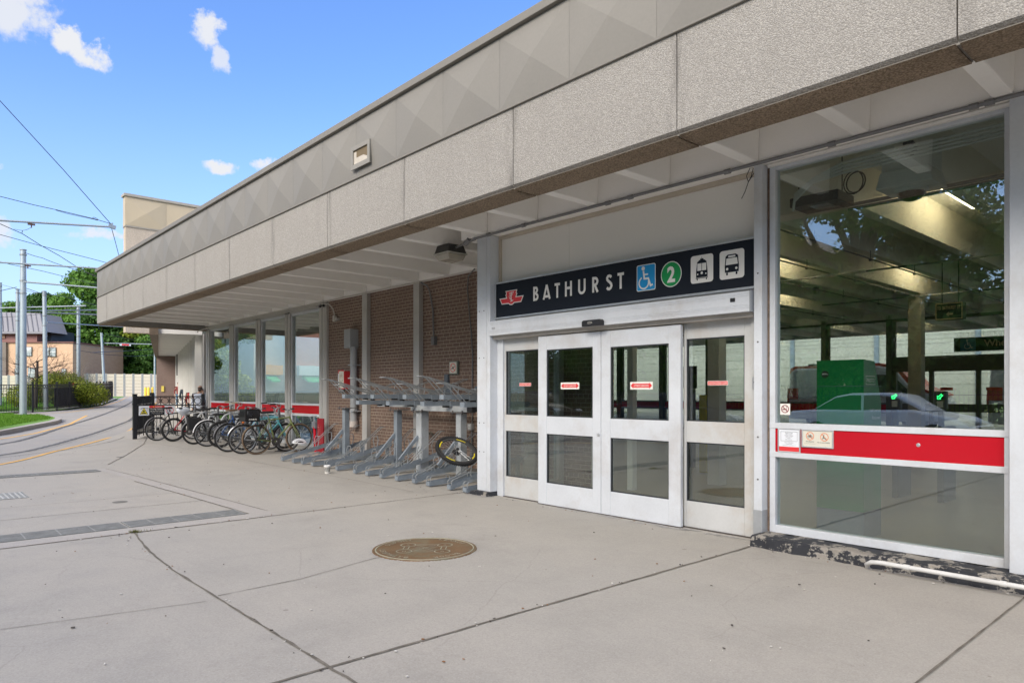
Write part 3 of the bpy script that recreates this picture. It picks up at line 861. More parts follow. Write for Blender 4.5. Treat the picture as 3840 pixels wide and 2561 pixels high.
# grit, cigarette ends and flecks scattered on the paving
m = MB(); rg = random.Random(11)
for k in range(420):
    if k < 170: x, y = rg.choice([(-7.79 + rg.gauss(0, .04), rg.uniform(-1, 6)), (-3.3 + rg.gauss(0, .04), rg.uniform(1.5, 6)), (rg.uniform(-7.8, -2.5), 1.69 + rg.gauss(0, .03)), (rg.uniform(-7.3, -3.3), 6.08 + rg.gauss(0, .05)), (rg.uniform(-3.2, -1), 5.88 + rg.gauss(0, .04)), (rg.uniform(-14, -8), rg.uniform(5.9, 7.6))])
    else: x, y = rg.uniform(-20, -1.5), rg.uniform(.8, 6.2)
    s_ = rg.uniform(.003, .009) * (1.7 if k % 23 == 0 else 1); a = rg.uniform(0, 3.1); mi = rg.choice((0, 0, 1, 1, 2))
    u = Vector((math.cos(a), math.sin(a), 0)); v = Vector((-u.y, u.x, 0)) * rg.uniform(.3, .8); c = Vector((x, y, .006)); h = Vector((0, 0, rg.uniform(.002, .005)))
    P = [c - u * s_ - v * s_, c + u * s_ - v * s_, c + u * s_ + v * s_, c - u * s_ + v * s_]
    m._add(P + [p * 1 + h for p in P], [(4, 5, 6, 7), (0, 1, 5, 4), (1, 2, 6, 5), (2, 3, 7, 6), (3, 0, 4, 7)], mi)
o = m.build('grit', [M('grit_dark', (.07, .06, .05), .9), M('grit_pale', (.6, .58, .54), .9), M('grit_rust', (.25, .12, .05), .9)], fixn=False); o['kind'] = 'stuff'; tag(o, 'scattered grit, flecks and cigarette ends on the paving', 'grit')
# ================================================================ STATION BUILDING
YF = 4.62; XE = -23.8; XR = 14.2
st = thing('station_building', 'low transit station with deep concrete fascia, white soffit, glass hall and brown brick wall', 'building', (-9, 6.3, 0))
# concrete fascia: precast panels with open joints, along the front and returned at the far end
def precast(m, p0, p1, out, z0=3.45, z1=4.24, th=.335, joints=()):
    pass
m = MB(); js = [-22.49, -20.6, -18.68, -16.79, -14.84, -12.9, -10.99, -9.07, -7.1, -5.13, -3.2, -1.27, .66, 2.6, 4.53, 6.47, 8.4, 10.34, 12.27]
xs = [XE] + js + [XR]
for a, b in zip(xs[:-1], xs[1:]):
    a_ = a + (.005 if a != XE else 0); b_ = b - .005
    m.prism([(YF, 3.49), (YF + .05, 3.45), (YF + .335, 3.45), (YF + .335, 4.26), (YF, 4.26)], a_, b_, 'x')
xs = [YF + .34 + 1.93 * k for k in range(9)]
for a, b in zip(xs[:-1], xs[1:]): m.prism([(XE, 3.49), (XE + .05, 3.45), (XE + .335, 3.45), (XE + .335, 4.26), (XE, 4.26)], a + .007, b - .007, 'y')
m.build('fascia_beam', AGG, st)
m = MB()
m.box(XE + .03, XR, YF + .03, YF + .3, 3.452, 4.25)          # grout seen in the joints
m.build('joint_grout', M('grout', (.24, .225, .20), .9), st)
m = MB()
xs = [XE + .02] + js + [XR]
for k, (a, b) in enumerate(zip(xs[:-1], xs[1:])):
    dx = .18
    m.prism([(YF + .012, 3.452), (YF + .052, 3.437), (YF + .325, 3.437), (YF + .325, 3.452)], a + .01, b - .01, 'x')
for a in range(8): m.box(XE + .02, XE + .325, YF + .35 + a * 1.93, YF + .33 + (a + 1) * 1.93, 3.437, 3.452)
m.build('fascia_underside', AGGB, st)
# folded metal fascia, shallow pyramids
m = MB(); w = .97; k = 0
def pyr(m, A, B, C, D, out):
    P = [Vector(p) for p in (A, B, C, D)]; c = sum(P, Vector()) / 4 + Vector(out)
    m._add([tuple(p) for p in P] + [tuple(c)], [(0, 1, 4), (1, 2, 4), (2, 3, 4), (3, 0, 4)])
x = -23.77 + .01
while x < XR:
    pyr(m, (x, YF - .005, 4.28), (x + w - .002, YF - .005, 4.28), (x + w - .002, YF - .005, 5.03), (x, YF - .005, 5.03), (0, -.034, 0)); x += w
y = YF
while y < 20:
    pyr(m, (XE, y, 4.28), (XE, y + w, 4.28), (XE, y + w, 5.03), (XE, y, 5.03), (-.02, 0, 0)); y += w
m.box(XE + .01, XR, YF + .003, YF + .2, 4.27, 5.03); m.box(XE + .003, XE + .2, YF, 20, 4.27, 5.03)
m.build('metal_fascia', METF, st)
m = MB(); m.box(XE - .02, XR, YF - .022, YF + .1, 4.255, 4.275); m.box(XE - .04, XR, YF - .05, YF + .4, 5.03, 5.115)
m.box(XE - .04, XE + .4, YF + .4, 20, 5.03, 5.115)
m.build('roof_coping', M('coping_metal', (.19, .18, .16), .6, .0, var=.08), st, bevel=.006)
# overflow vent
m = MB()
X0, X1, Z0, Z1 = -8.245, -7.875, 4.43, 4.618
for a, b, c, d_ in ((X0 - .055, X1 + .055, Z1, Z1 + .055), (X0 - .055, X1 + .055, Z0 - .06, Z0), (X0 - .055, X0, Z0, Z1), (X1, X1 + .055, Z0, Z1)): m.box(a, b, YF - .056, YF - .04, c, d_)
vt = m.build('scupper_vent', M('vent_metal', (.24, .23, .205), .55, .0, var=.08), st)
m = MB(); th = .006
m.box(X0, X1, YF - .039, YF + .001, Z0 - th, Z0); m.box(X0, X1, YF - .039, YF + .001, Z1, Z1 + th); m.box(X0 - th, X0, YF - .039, YF + .001, Z0, Z1); m.box(X1, X1 + th, YF - .039, YF + .001, Z0, Z1)
m.poly([(X0, YF - .0385, Z1 - .02), (X0 + .12, YF - .036, Z1 - .02), (X1, YF - .036, Z0 + .07), (X1, YF - .0385, Z0), (X0, YF - .0385, Z0)])
m.build('vent_throat', M('vent_inside', (.50, .46, .40), .7, var=.15, scale=9), vt)
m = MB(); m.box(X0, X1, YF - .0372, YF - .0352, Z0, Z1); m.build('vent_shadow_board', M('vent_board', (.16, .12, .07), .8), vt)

# roof deck, soffit slab and ribs
m = MB(); m.box(XE + .2, XR, YF + .3, 27.0, 4.10, 4.6); m.build('roof_deck', SOFF, st)
m = MB()
xr = -1.37 + 15 * .99
k = 0; X = xr
while X > XE + .5:
    y1_ = 6.05 if X > -7.6 else 7.62
    m.prism([(X - .085, 4.10), (X - .065, 3.58), (X + .065, 3.58), (X + .085, 4.10)], YF + .335, y1_, 'y'); X -= .99
each(m, 'soffit_rib', SOFF, st, bevel=.012)
m = MB()
m.box(-7.55, XR, 6.05, 6.32, 3.58, 4.10); m.box(XE + .34, -7.552, 7.62, 7.9, 3.58, 4.10); m.box(-7.83, -7.553, 6.05, 7.618, 3.58, 4.10)
m.build('perimeter_beam', SOFF, st, bevel=.01)

# brown brick wall with flush steel posts
m = MB(); m.box(-15.2, -6.85, 7.77, 8.02, .0, 3.58); m.build('brick_wall', BRICK, st)
m = MB(); m.box(-15.2, -7.6, 7.70, 7.769, 0, .07); m.build('wall_kerb', M('kerb_dark', (.10, .095, .09), .9, var=.3), st)
m = MB()
for x in (-13.355, -11.36): m.box(x - .10, x + .10, 7.67, 7.768, 0, 3.58)
each(m, 'wall_post', ALUG, st, bevel=.004)
# far glazing, y 7.77
def window(x0, x1, y, zs, gm=GLASS, fw=.045, fd=.10, band=True, red=(.865, 1.085), name='window'):
    """zs: bottom of low glass, top of low glass, bottom of high glass, top of high glass"""
    f = MB(); a, b, c, d_ = zs
    f.box(x0, x0 + fw, y - fd / 2, y + fd / 2, a - .07, d_ + .06); f.box(x1 - fw, x1, y - fd / 2, y + fd / 2, a - .07, d_ + .06)
    f.box(x0 + fw, x1 - fw, y - fd / 2, y + fd / 2, a - .07, a); f.box(x0 + fw, x1 - fw, y - fd / 2, y + fd / 2, d_, d_ + .06)
    f.box(x0, x1, y - fd / 2 - .004, y + fd / 2 + .004, b, red[0]); f.box(x0, x1, y - fd / 2 - .004, y + fd / 2 + .004, red[1], c)
    w_ = f.build(name, ALU, st, bevel=.003)
    r_ = MB(); r_.box(x0 + .003, x1 - .003, y - fd / 2 + .006, y + fd / 2 - .006, red[0], red[1]); r_.build('red_band', RED, w_, bevel=.002)
    g = MB(); g.box(x0 + fw, x1 - fw, y - .004, y + .004, c, d_); g.build('glass_pane', gm, w_)
    g = MB(); g.box(x0 + fw, x1 - fw, y - .004, y + .004, a, b); g.build('glass_pane', gm, w_)
    return w_
mul = [-23.45, -21.36, -19.31, -17.355, -15.4]
for a, b in zip(mul[:-1], mul[1:]): window(a + .15, b - .15, 7.79, (.16, .83, 1.15, 3.40), gm=GLASSF, red=(.895, 1.10))
m = MB()
for i, x in enumerate(mul):
    m.box(x - .15, x - .02, 7.70, 7.86, .02, 3.58); m.box(x + .02, x + .15, 7.70, 7.86, .02, 3.58); m.box(x - .02, x + .02, 7.72, 7.84, .02, 3.58)
each(m, 'mullion', ALUG, st, bevel=.004)
m = MB(); m.box(-23.6, -15.25, 7.70, 7.88, 3.46, 3.58); m.box(-23.6, -15.25, 7.70, 7.88, .0, .09); m.build('window_head', ALUG, st)
m = MB()  # cladding panel strip right of last mullion
m.box(-15.25, -15.19, 7.71, 7.86, 0, 3.58); m.build('edge_trim', ALUG, st)

# ---- right hand hall front, y 6.3
m = MB()
m.box(-7.55, -7.345, 6.12, 6.34, .06, 3.575); m.box(-7.335, -7.265, 6.115, 6.34, .06, 3.575)
m.box(-7.55, -7.27, 6.33, 6.5, .06, 3.575)
m.build('entrance_column', ALU, st, bevel=.004)
m = MB(); m.box(-7.50, -7.40, 6.5, 7.62, 0.0, .10); m.box(-7.50, -7.40, 6.5, 7.62, 3.50, 3.575); m.box(-7.50, -7.40, 6.5, 7.62, .88, 1.08); m.box(-7.51, -7.39, 7.60, 7.70, 0, 3.575)
sw = m.build('side_window', ALUG, st); g = MB(); g.box(-7.455, -7.447, 6.5, 7.60, .10, 3.50); g.build('glass_pane', GLASS, sw)
m = MB(); m.box(-3.372, -3.29, 6.12, 6.40, .30, 3.575); m.build('entrance_column', ALU, st, bevel=.004)
m = MB(); m.box(-3.376, -3.286, 6.115, 6.405, .0, .31); m.build('column_boot', M('boot_steel', (.42, .44, .46), .45, .4, var=.1), st, bevel=.003)
m = MB(); m.box(-1.345, -1.05, 6.10, 6.45, .10, 3.575); m.build('entrance_column', ALU, st, bevel=.006)
m = MB(); m.box(-3.285, -3.262, 6.22, 6.35, .10, 3.55); m.build('expansion_joint', M('joint_rust', (.17, .12, .09), .8, var=.4, scale=20), st)
bolts = MB()
for z in (1.0, 1.9, 2.55, .6): 
    for x in (-7.50, -7.40, -3.33): bolts.lathe([(0, -.004), (.008, -.003), (.009, 0)], (x, 6.118, z), (0, 1, 0), 8)
bolts.build('column_bolts', M('bolt', (.15, .15, .15), .5, .5), st)
# big hall window + next bay
def bigwin(x0, x1):
    return window(x0, x1, 6.26, (.175, .815, 1.137, 3.52), gm=GLASS, fw=.055, fd=.10, red=(.865, 1.085))
w1 = bigwin(-3.26, -1.345); bigwin(-1.05, 1.0); bigwin(1.25, 3.3)
m = MB(); m.box(1.0, 1.25, 6.10, 6.45, .1, 3.575); m.box(3.3, XR, 6.2, 6.45, .1, 3.575); m.build('side_column', ALU, st)
m = MB()
m.box(-3.26, 3.3, 6.20, 6.33, 3.58 - .008, 3.579); m.box(-3.26, -1.35, 6.17, 6.2, 3.545, 3.57)
m.build('head_flashing', PANEL, st)
# raised curb with peeling black paint
m = MB()
vs_ = []
rnd = random.Random(2)
x = -3.30; pts = []
while x < 3.4: pts.append(x); x += .06
for i in range(len(pts) - 1):
    a, b = pts[i], pts[i + 1]
    fa, fb = (5.93 + .012 * math.sin(a * 9.1) + .008 * math.sin(a * 31), 5.93 + .012 * math.sin(b * 9.1) + .008 * math.sin(b * 31))
    ta, tb = (.10 + .006 * math.sin(a * 17), .10 + .006 * math.sin(b * 17))
    for q in ([(a, fa - .012, 0), (b, fb - .012, 0), (b, fb, tb - .012), (a, fa, ta - .012)], [(a, fa, ta - .012), (b, fb, tb - .012), (b, fb + .02, tb), (a, fa + .02, ta)],
              [(a, fa + .02, ta), (b, fb + .02, tb), (b, 6.35, tb + .002), (a, 6.35, ta + .002)]): m.poly(q)
m.poly([(-3.30, 5.92, 0), (-3.30, 6.35, 0), (-3.30, 6.35, .1), (-3.30, 5.95, .1), (-3.30, 5.93, .09)])
m.build('painted_curb', CURB, st)
m = MB(); m.prism([(-7.63, 0), (-7.61, .05), (-7.55, .062), (-7.27, .06), (-7.25, 0)], 6.05, 6.4, 'y'); m.build('column_plinth', CURB, st)
m = MB()
for k in range(60):
    a = random.uniform(-7.62, -7.2) if k < 22 else random.uniform(-7.2, -3.3)
    y = 6.04 + random.gauss(0, .03) if k < 22 else 6.13 + random.gauss(0, .03)
    s_ = random.uniform(.02, .09)
    m.poly([(a + s_ * math.cos(b) * random.uniform(.6, 1.2) * 1.6, y + .35 * s_ * math.sin(b), .0022 + k * .00003) for b in (0, 1, 2, 3.1, 4.1, 5.2)])
m.build('threshold_patches', M('patch_mortar', (.33, .32, .31), .95, var=.4, scale=18), st)

# upper panel above the sign
m = MB(); m.box(-7.26, -5.95, 6.30, 6.33, 2.90, 3.53); m.box(-5.947, -3.38, 6.30, 6.33, 2.90, 3.53); m.build('transom_panel', PANEL, st)
m = MB(); m.box(-7.26, -3.375, 6.27, 6.34, 3.531, 3.576); m.box(-7.265, -7.225, 6.27, 6.34, 2.90, 3.53); m.build('transom_frame', M('frame_tan', (.50, .44, .36), .55, var=.1), st)
m = MB(); m.box(-7.26, -3.375, 6.24, 6.33, 2.40, 2.90); m.build('transom_backing', PANEL, st)

# door operator header
m = MB(); m.box(-7.26, -3.40, 6.09, 6.30, 2.195, 2.39)
for z in (2.23, 2.245, 2.26, 2.34, 2.355, 2.37): m.box(-7.261, -3.399, 6.087, 6.0895, z, z + .006)
hd = m.build('door_header', ALU, st, bevel=.003)
m = MB(); m.box(-3.398, -3.377, 6.085, 6.30, 2.19, 2.395); m.build('end_cap', M('cap_grey', (.22, .24, .27), .5), hd)
m = MB(); m.box(-7.25, -3.40, 6.16, 6.30, 2.15, 2.194); m.build('under_trim', M('trim_tan', (.45, .42, .38), .6, var=.15), hd)
m = MB(); m.prism([(-5.50, 2.19), (-5.20, 2.19), (-5.20, 2.245), (-5.22, 2.262), (-5.48, 2.262), (-5.50, 2.245)], 6.03, 6.0869, 'y'); sn = m.build('motion_sensor', DARK, hd, bevel=.006)
d = Decal((-5.50, 6.029, 2.19), (1, 0, 0), (0, 0, 1)); d.stroke([(.10, .03), (.10, .046), (.15, .046), (.165, .038), (.15, .03), (.10, .03)], .003, .001); d.build('sensor_mark', SIGNW, sn)
m = MB(); m.box(-3.60, -3.55, 6.083, 6.0865, 2.30, 2.335); m.build('indicator_window', DARK, hd)
d = Decal((-7.19, 6.0868, 2.28), (1, 0, 0), (0, 0, 1)); d.stroke([(0, 0), (.05, 0), (.06, .009), (.05, .018), (0, .018), (0, 0)], .003, .001); d.build('header_mark', TEXK, hd)
# jambs
m = MB(); m.box(-7.26, -7.14, 6.24, 6.33, 0, 2.19); m.build('door_jamb', ALU, st, bevel=.003)
m = MB(); m.box(-3.47, -3.375, 6.24, 6.33, 0, 2.19); m.build('door_jamb', ALUD, st, bevel=.003)
m = MB(); m.box(-3.385 - .065, -3.385 - .01, 6.228, 6.2395, 1.46, 1.575); lk = m.build('key_switch', STRIM, st, bevel=.002)
m = MB(); m.lathe([(0, -.006), (.012, -.005), (.013, 0)], (-3.42, 6.228, 1.52), (0, 1, 0), 12); m.build('key_barrel', DARK, lk)
def leaf(x0, x1, y, gx0, gx1, zt, ztop, mat, name, midz=(.90, 1.12), gb=.28, left_edge=True):
    f = MB(); d_ = .045
    sk = .008
    f.box(x0, gx0, y, y + d_, sk, ztop); f.box(gx1, x1, y, y + d_, sk, ztop)
    fr = f.build(name, mat, st, bevel=.003)
    r_ = MB()
    r_.box(gx0 + .001, gx1 - .001, y + .001, y + d_ - .001, sk, gb); r_.box(gx0 + .001, gx1 - .001, y + .001, y + d_ - .001, midz[0], midz[1]); r_.box(gx0 + .001, gx1 - .001, y + .001, y + d_ - .001, zt, ztop)
    each(r_, 'door_rail', mat, fr, bevel=.003)
    b_ = MB(); t_ = .012
    for a, c in ((gb, midz[0]), (midz[1], zt)):
        for X0_, X1_, Z0_, Z1_ in ((gx0, gx0 + t_, a, c), (gx1 - t_, gx1, a, c), (gx0, gx1, a, a + t_), (gx0, gx1, c - t_, c)): b_.box(X0_, X1_, y + .010, y + d_ - .01, Z0_, Z1_)
    b_.build('gasket', M('gasket', (.03, .035, .04), .6), fr)
    for a, c in ((gb, midz[0]), (midz[1], zt)):
        g = MB(); g.box(gx0 + t_, gx1 - t_, y + .020, y + .027, a + t_, c - t_); g.build('glass_pane', GLASSD, fr)
    return fr
L1 = leaf(-7.14, -6.36, 6.27, -7.115, -6.42, 1.985, 2.15, ALUD, 'side_panel')
L2 = leaf(-6.385, -5.335, 6.18, -6.235, -5.46, 1.96, 2.135, ALU, 'sliding_door')
L3 = leaf(-5.327, -4.235, 6.18, -5.19, -4.385, 1.945, 2.135, ALU, 'sliding_door')
L4 = leaf(-4.26, -3.47, 6.27, -4.225, -3.555, 1.985, 2.15, ALUD, 'side_panel')
m = MB(); m.box(-7.14, -6.39, 6.245, 6.31, 0, .0075); m.box(-4.23, -3.47, 6.245, 6.31, 0, .0075); m.box(-6.39, -4.23, 6.17, 6.31, 0, .0065); m.build('threshold', M('threshold_dark', (.06, .05, .045), .7), st)
m = MB(); m.lathe([(0, -.012), (.018, -.010), (.022, 0)], (-5.365, 6.18, .928), (0, 1, 0), 16); m.build('door_lock', STRIM, L2)
def caution(x0, x1, z0, z1, y, par):
    d = Decal((x0, y, z0), (1, 0, 0), (0, 0, 1)); W, H = x1 - x0, z1 - z0
    d.rrect(0, W, 0, H, .008, .001, 0); d.rrect(.004, W - .004, .004, H - .004, .006, .0018, 1); d.text('CAUTION STAND CLEAR', W / 2, H * .27, H * .48, W * .9, .0026, 0, 'c', .01); d.build('caution_sticker', [SIGNW, SIGNR], par)
def auto(x0, x1, z0, z1, y, par):
    d = Decal((x0, y, z0), (1, 0, 0), (0, 0, 1)); W, H = x1 - x0, z1 - z0; r_ = SIGNR
    d.rrect(0, W, 0, H, .008, .001, 0); a = H * .5
    d.pg([(.008, a), (.045, H - .008), (.045, .008)], .0018, 1); d.pg([(W - .008, a), (W - .045, .008), (W - .045, H - .008)], .0018, 1); d.rect(.043, W - .043, .020, H - .020, .0022, 1)
    d.text('AUTOMATIC SLIDING DOOR', W / 2, H * .36, H * .26, W * .66, .0028, 0, 'c', .01); d.build('door_sticker', [SIGNW, SIGNR], par)
caution(-6.86, -6.63, 1.505, 1.55, 6.289, L1); auto(-6.0, -5.69, 1.462, 1.545, 6.199, L2)
auto(-4.915, -4.605, 1.455, 1.54, 6.199, L3); caution(-3.98, -3.745, 1.495, 1.54, 6.289, L4)

# window stickers and notices
def notice_frame(nm_, lab, x0, x1, z0, z1, y, mat=STRIM, w=.012):
    t = thing(nm_, lab, 'sign', ((x0 + x1) / 2, y, z0))
    m = MB(); m.box(x0, x1, y - .006, y, z0, z1); m.build('backing', SIGNP if 'hours' in nm_ else SIGNC, t)
    m = MB()
    for a, b, c, e in ((x0 - w, x1 + w, z1, z1 + w), (x0 - w, x1 + w, z0 - w, z0), (x0 - w, x0, z0, z1), (x1, x1 + w, z0, z1)): m.box(a, b, y - .01, y + .001, c, e)
    m.build('frame', mat, t, bevel=.002)
    return t
yR = 6.214
t = notice_frame('hours_notice', 'white hours-of-operation notice with red foot on the red band', -3.165, -2.972, .876, 1.078, yR)
d = Decal((-3.165, yR - .006, .876), (1, 0, 0), (0, 0, 1))
d.rect(0, .193, 0, .042, .001, 0)
d.stroke([(.018, .095), (.018, .182), (.175, .182), (.175, .095)], .002, .001, 1, closed=True)
for tx, z, h in (('Monday to Friday', .168, .0075), ('5:30 a.m. to 2 a.m.', .156, .0065), ('Saturday & Holidays', .143, .0075), ('5:30 a.m. to 2 a.m.', .131, .0065), ('Sunday', .118, .0075), ('8:30 a.m. to 2 a.m.', .105, .0065), ('Hours of Operation', .078, .0075), ('Collector booth', .066, .006)):
    d.text(tx, .0965, z, h, None, .0012, 1, 'c', .006)
d.rect(.035, .16, .055, .0562, .001, 1)
d.build('lettering', [SIGNR, TEXK], t)
t = notice_frame('prohibition_notice', 'cream No Bicycles and No In-Line Skates notice on the red band', -2.938, -2.672, .935, 1.074, yR)
d = Decal((-2.938, yR - .006, .935), (1, 0, 0), (0, 0, 1))
ban(d, .067, .092, .034, .006, .001, 0); bike_icon(d, .067, .092, .05, .0022, 1, .05)
ban(d, .197, .088, .034, .006, .001, 0)
d.circ(.192, .103, .005, .0022, 1, 10); d.stroke([(.192, .098), (.186, .084), (.203, .076), (.214, .066)], .006, .0022, 1); d.stroke([(.186, .084), (.182, .07)], .005, .0026, 1)
d.text('No Bicycles', .067, .038, .012, .075, .0015, 1, 'c', .004); d.text('No In-Line Skates', .19, .034, .011, .11, .0015, 1, 'c', .004)
d.text('by-law enforced at all hours', .067, .022, .005, .10, .0015, 1, 'c')
d.build('lettering', [M('ban_orange', (.72, .22, .10), .5, bmp=0), M('icon_grey', (.10, .13, .13), .5, bmp=0)], t)
d = Decal((-3.176, 6.250, 1.213), (1, 0, 0), (0, 0, 1))
d.rect(0, .098, 0, .104, .0005, 0); ban(d, .049, .054, .034, .008, .0012, 1); d.stroke([(.024, .05), (.068, .05)], .010, .0024, 1); d.stroke([(.06, .06), (.066, .07), (.058, .078)], .003, .0024, 1)
tag(d.build('no_smoking_sticker', [SIGNW, M('ban_brown', (.25, .05, .06), .5, bmp=0)]), 'small white no-smoking sticker in the lower left corner of the hall window', 'sticker')
m = MB(); m.lathe([(0, -.004), (.012, -.003), (.016, 0)], (-1.985, 6.216, .995), (0, 1, 0), 12); m.build('band_screw', STRIM, w1)

# ---- station name sign
t = thing('station_sign', 'long black station name sign reading BATHURST above the sliding doors', 'sign', (-5.4, 6.2, 2.43))
X0, X1, Z0, Z1 = -7.235, -3.405, 2.447, 2.905; Y = 6.20
m = MB(); m.box(X0, X1, Y, 6.24, Z0, Z1); m.build('panel', SIGNK, t)
m = MB(); w = .022
for a, b, c, e in ((X0 - w, X1 + w, Z1, Z1 + w), (X0 - w, X1 + w, Z0 - w, Z0), (X0 - w, X0, Z0, Z1), (X1, X1 + w, Z0, Z1)): m.box(a, b, Y - .012, 6.245, c, e)
m.build('frame', STRIM, t, bevel=.003)
S = 3.83 / 3.83
d = Decal((X0, Y, Z0), (1, 0, 0), (0, 0, 1)); H = Z1 - Z0
def glyphs(d, off, mi):
    lw = .032; h = .184; zb = .156
    def st(pts, o=0, closed=False): d.stroke([(cx + p[0] * h, zb + p[1] * h) for p in pts], lw, off + o * .0004, mi, closed)
    def arc(x, y, r, a0, a1, o=0, sx=1): d.arc(cx + x * h, zb + y * h, r * h, a0, a1, lw, off + o * .0004, mi, 14, sx)
    e = lw / 2 / h
    cx = .795
    st([(.06, 0), (.06, 1)]); arc(.22, .755, .245 - e, -90, 90, 1); arc(.24, .28, .28 - e, -90, 90, 2)
    st([(.06, 1 - e), (.22, 1 - e)], 3); st([(.06, .53), (.24, .53)], 4); st([(.06, e), (.24, e)], 5)
    cx = .985
    st([(0, 0), (.31, 1.0)], 0); st([(.31, 1.0), (.62, 0)], 1); st([(.12, .20), (.5, .20)], 2)
    cx = 1.185
    st([(0, 1 - e), (.52, 1 - e)]); st([(.26, 0), (.26, 1)], 1)
    cx = 1.375
    st([(.05, 0), (.05, 1)]); st([(.53, 0), (.53, 1)], 1); st([(.05, .55), (.53, .55)], 2)
    cx = 1.60
    st([(.05, 1), (.05, .28)]); st([(.55, 1), (.55, .28)], 1)
    d.stroke([(cx + (.30 - .25 * math.cos(R(a))) * h, zb + (.32 - .235 * math.sin(R(a))) * h) for a in range(0, 181, 12)], lw, off + .0008, mi)
    cx = 1.83
    st([(.05, 0), (.05, 1)]); arc(.2, .70, .30 - e, -90, 90, 1); st([(.05, 1 - e), (.2, 1 - e)], 2); st([(.05, .485), (.2, .485)], 3); st([(.2, .485), (.44, 0)], 4)
    cx = 2.04
    d.stroke([(cx + x * h, zb + y * h) for x, y in [(.44, .80), (.38, .885), (.28, .92), (.17, .895), (.10, .80), (.11, .69), (.20, .60), (.33, .50), (.43, .40), (.46, .27), (.40, .15), (.29, .085), (.17, .10), (.08, .19)]], lw, off, mi)
    cx = 2.215
    st([(0, 1 - e), (.52, 1 - e)]); st([(.26, 0), (.26, 1)], 1)
n0 = len(d.v); glyphs(d, .002, 0)
d.v = [((x - X0 - .795) * .98 + .745 + X0, y, z) for x, y, z in d.v]
d.build('lettering', SIGNW, t)
d = Decal((X0 + .315, Y, Z0 + .247), (1, 0, 0), (0, 0, 1))
def mir(pts): return [(-x, y) for x, y in reversed(pts)]
wo_ = [(.05, .006), (.243, .006), (.195, -.078), (.04, -.078)]; wi_ = [(.075, -.006), (.222, -.006), (.187, -.066), (.055, -.066)]
for q in (wo_, mir(wo_)): d.pg(q, .002, 0)
d.pg([(-.118, .098), (.118, .098), (.103, .052), (.120, .046), (.066, -.072), (.035, -.094), (0, -.102), (-.035, -.094), (-.066, -.072), (-.120, .046), (-.103, .052)], .0026, 0)
for q in (wi_, mir(wi_)): d.pg(q, .0034, 1)
d.pg([(-.102, .087), (.102, .087), (.088, .050), (.102, .040), (.056, -.065), (.028, -.083), (0, -.089), (-.028, -.083), (-.056, -.065), (-.102, .040), (-.088, .050)], .0038, 1)
d.stroke([(-.045, .058), (.05, .066)], .011, .0046, 0); d.stroke([(.002, .072), (.002, -.05)], .012, .005, 0); d.stroke([(-.02, -.052), (.024, -.048)], .008, .0054, 0)
d.arc(.022, .0, .040, 70, 300, .009, .0058, 0); d.arc(-.012, .012, .028, 60, 320, .007, .0062, 0)
d.build('emblem', [SIGNW, SIGNR], t)
d = Decal((X0, Y, Z0), (1, 0, 0), (0, 0, 1))
cx = 2.54; d.rrect(cx - .128, cx + .128, .095, .385, .022, .002, 0); d.rrect(cx - .12, cx + .12, .103, .377, .018, .0026, 1); wheelchair(d, cx - .02, .235, .30, .0034, 0)
d.build('accessibility_symbol', [SIGNW, SIGNB], t)
d = Decal((X0, Y, Z0), (1, 0, 0), (0, 0, 1)); cx = 2.87; d.circ(cx, .235, .137, .002, 0, 40, .96); d.circ(cx, .235, .128, .0028, 1, 40, .96); d.text('2', cx, .155, .165, .10, .0036, 0, 'c', .035)
d.build('line_number', [SIGNW, SIGNG], t)
d = Decal((X0, Y, Z0), (1, 0, 0), (0, 0, 1)); cx = 3.245; d.rrect(cx - .132, cx + .132, .10, .385, .03, .002, 0)
d.pg([(cx - .068, .155), (cx + .068, .155), (cx + .068, .215), (cx + .055, .315), (cx + .03, .335), (cx - .03, .335), (cx - .055, .315), (cx - .068, .215)], .0028, 1)
d.rect(cx - .052, cx - .003, .225, .30, .0036, 0); d.rect(cx + .003, cx + .052, .225, .30, .0036, 0); d.circ(cx, .20, .014, .0036, 0, 14); d.circ(cx - .048, .19, .008, .0036, 0, 10); d.circ(cx + .048, .19, .008, .0036, 0, 10)
d.rect(cx - .02, cx + .02, .335, .348, .0028, 1); d.stroke([(cx, .348), (cx, .368)], .005, .0028, 1); d.rect(cx - .072, cx + .072, .145, .151, .0028, 1); d.rect(cx - .06, cx - .048, .128, .145, .0028, 1); d.rect(cx + .048, cx + .06, .128, .145, .0028, 1)
d.build('streetcar_symbol', [SIGNW, SIGNK], t)
d = Decal((X0, Y, Z0), (1, 0, 0), (0, 0, 1)); cx = 3.585; d.rrect(cx - .135, cx + .135, .10, .385, .03, .002, 0)
d.pg([(cx - .075, .165), (cx + .075, .165), (cx + .078, .23), (cx + .068, .325), (cx + .045, .342), (cx - .045, .342), (cx - .068, .325), (cx - .078, .23)], .0028, 1)
d.pg([(cx - .066, .24), (cx + .066, .24), (cx + .058, .305), (cx - .058, .305)], .0036, 0); d.rrect(cx - .04, cx + .04, .313, .330, .007, .0036, 0)
d.circ(cx - .05, .20, .013, .0036, 0, 12); d.circ(cx + .05, .20, .013, .0036, 0, 12); d.rrect(cx - .062, cx - .042, .138, .164, .006, .0028, 1); d.rrect(cx + .042, cx + .062, .138, .164, .006, .0028, 1)
d.build('bus_symbol', [SIGNW, SIGNK], t)
# screws and a cable tie
m = MB(); m.tube([(-3.36, 6.1, 3.50), (-3.40, 6.07, 3.42), (-3.43, 6.06, 3.33), (-3.46, 6.05, 3.27)], .004, 6); m.tube([(-3.40, 6.07, 3.42), (-3.36, 6.05, 3.46), (-3.35, 6.07, 3.54), (-3.39, 6.08, 3.55), (-3.42, 6.07, 3.48), (-3.40, 6.07, 3.42)], .004, 6)
m.build('cable_tie', DARK, st)

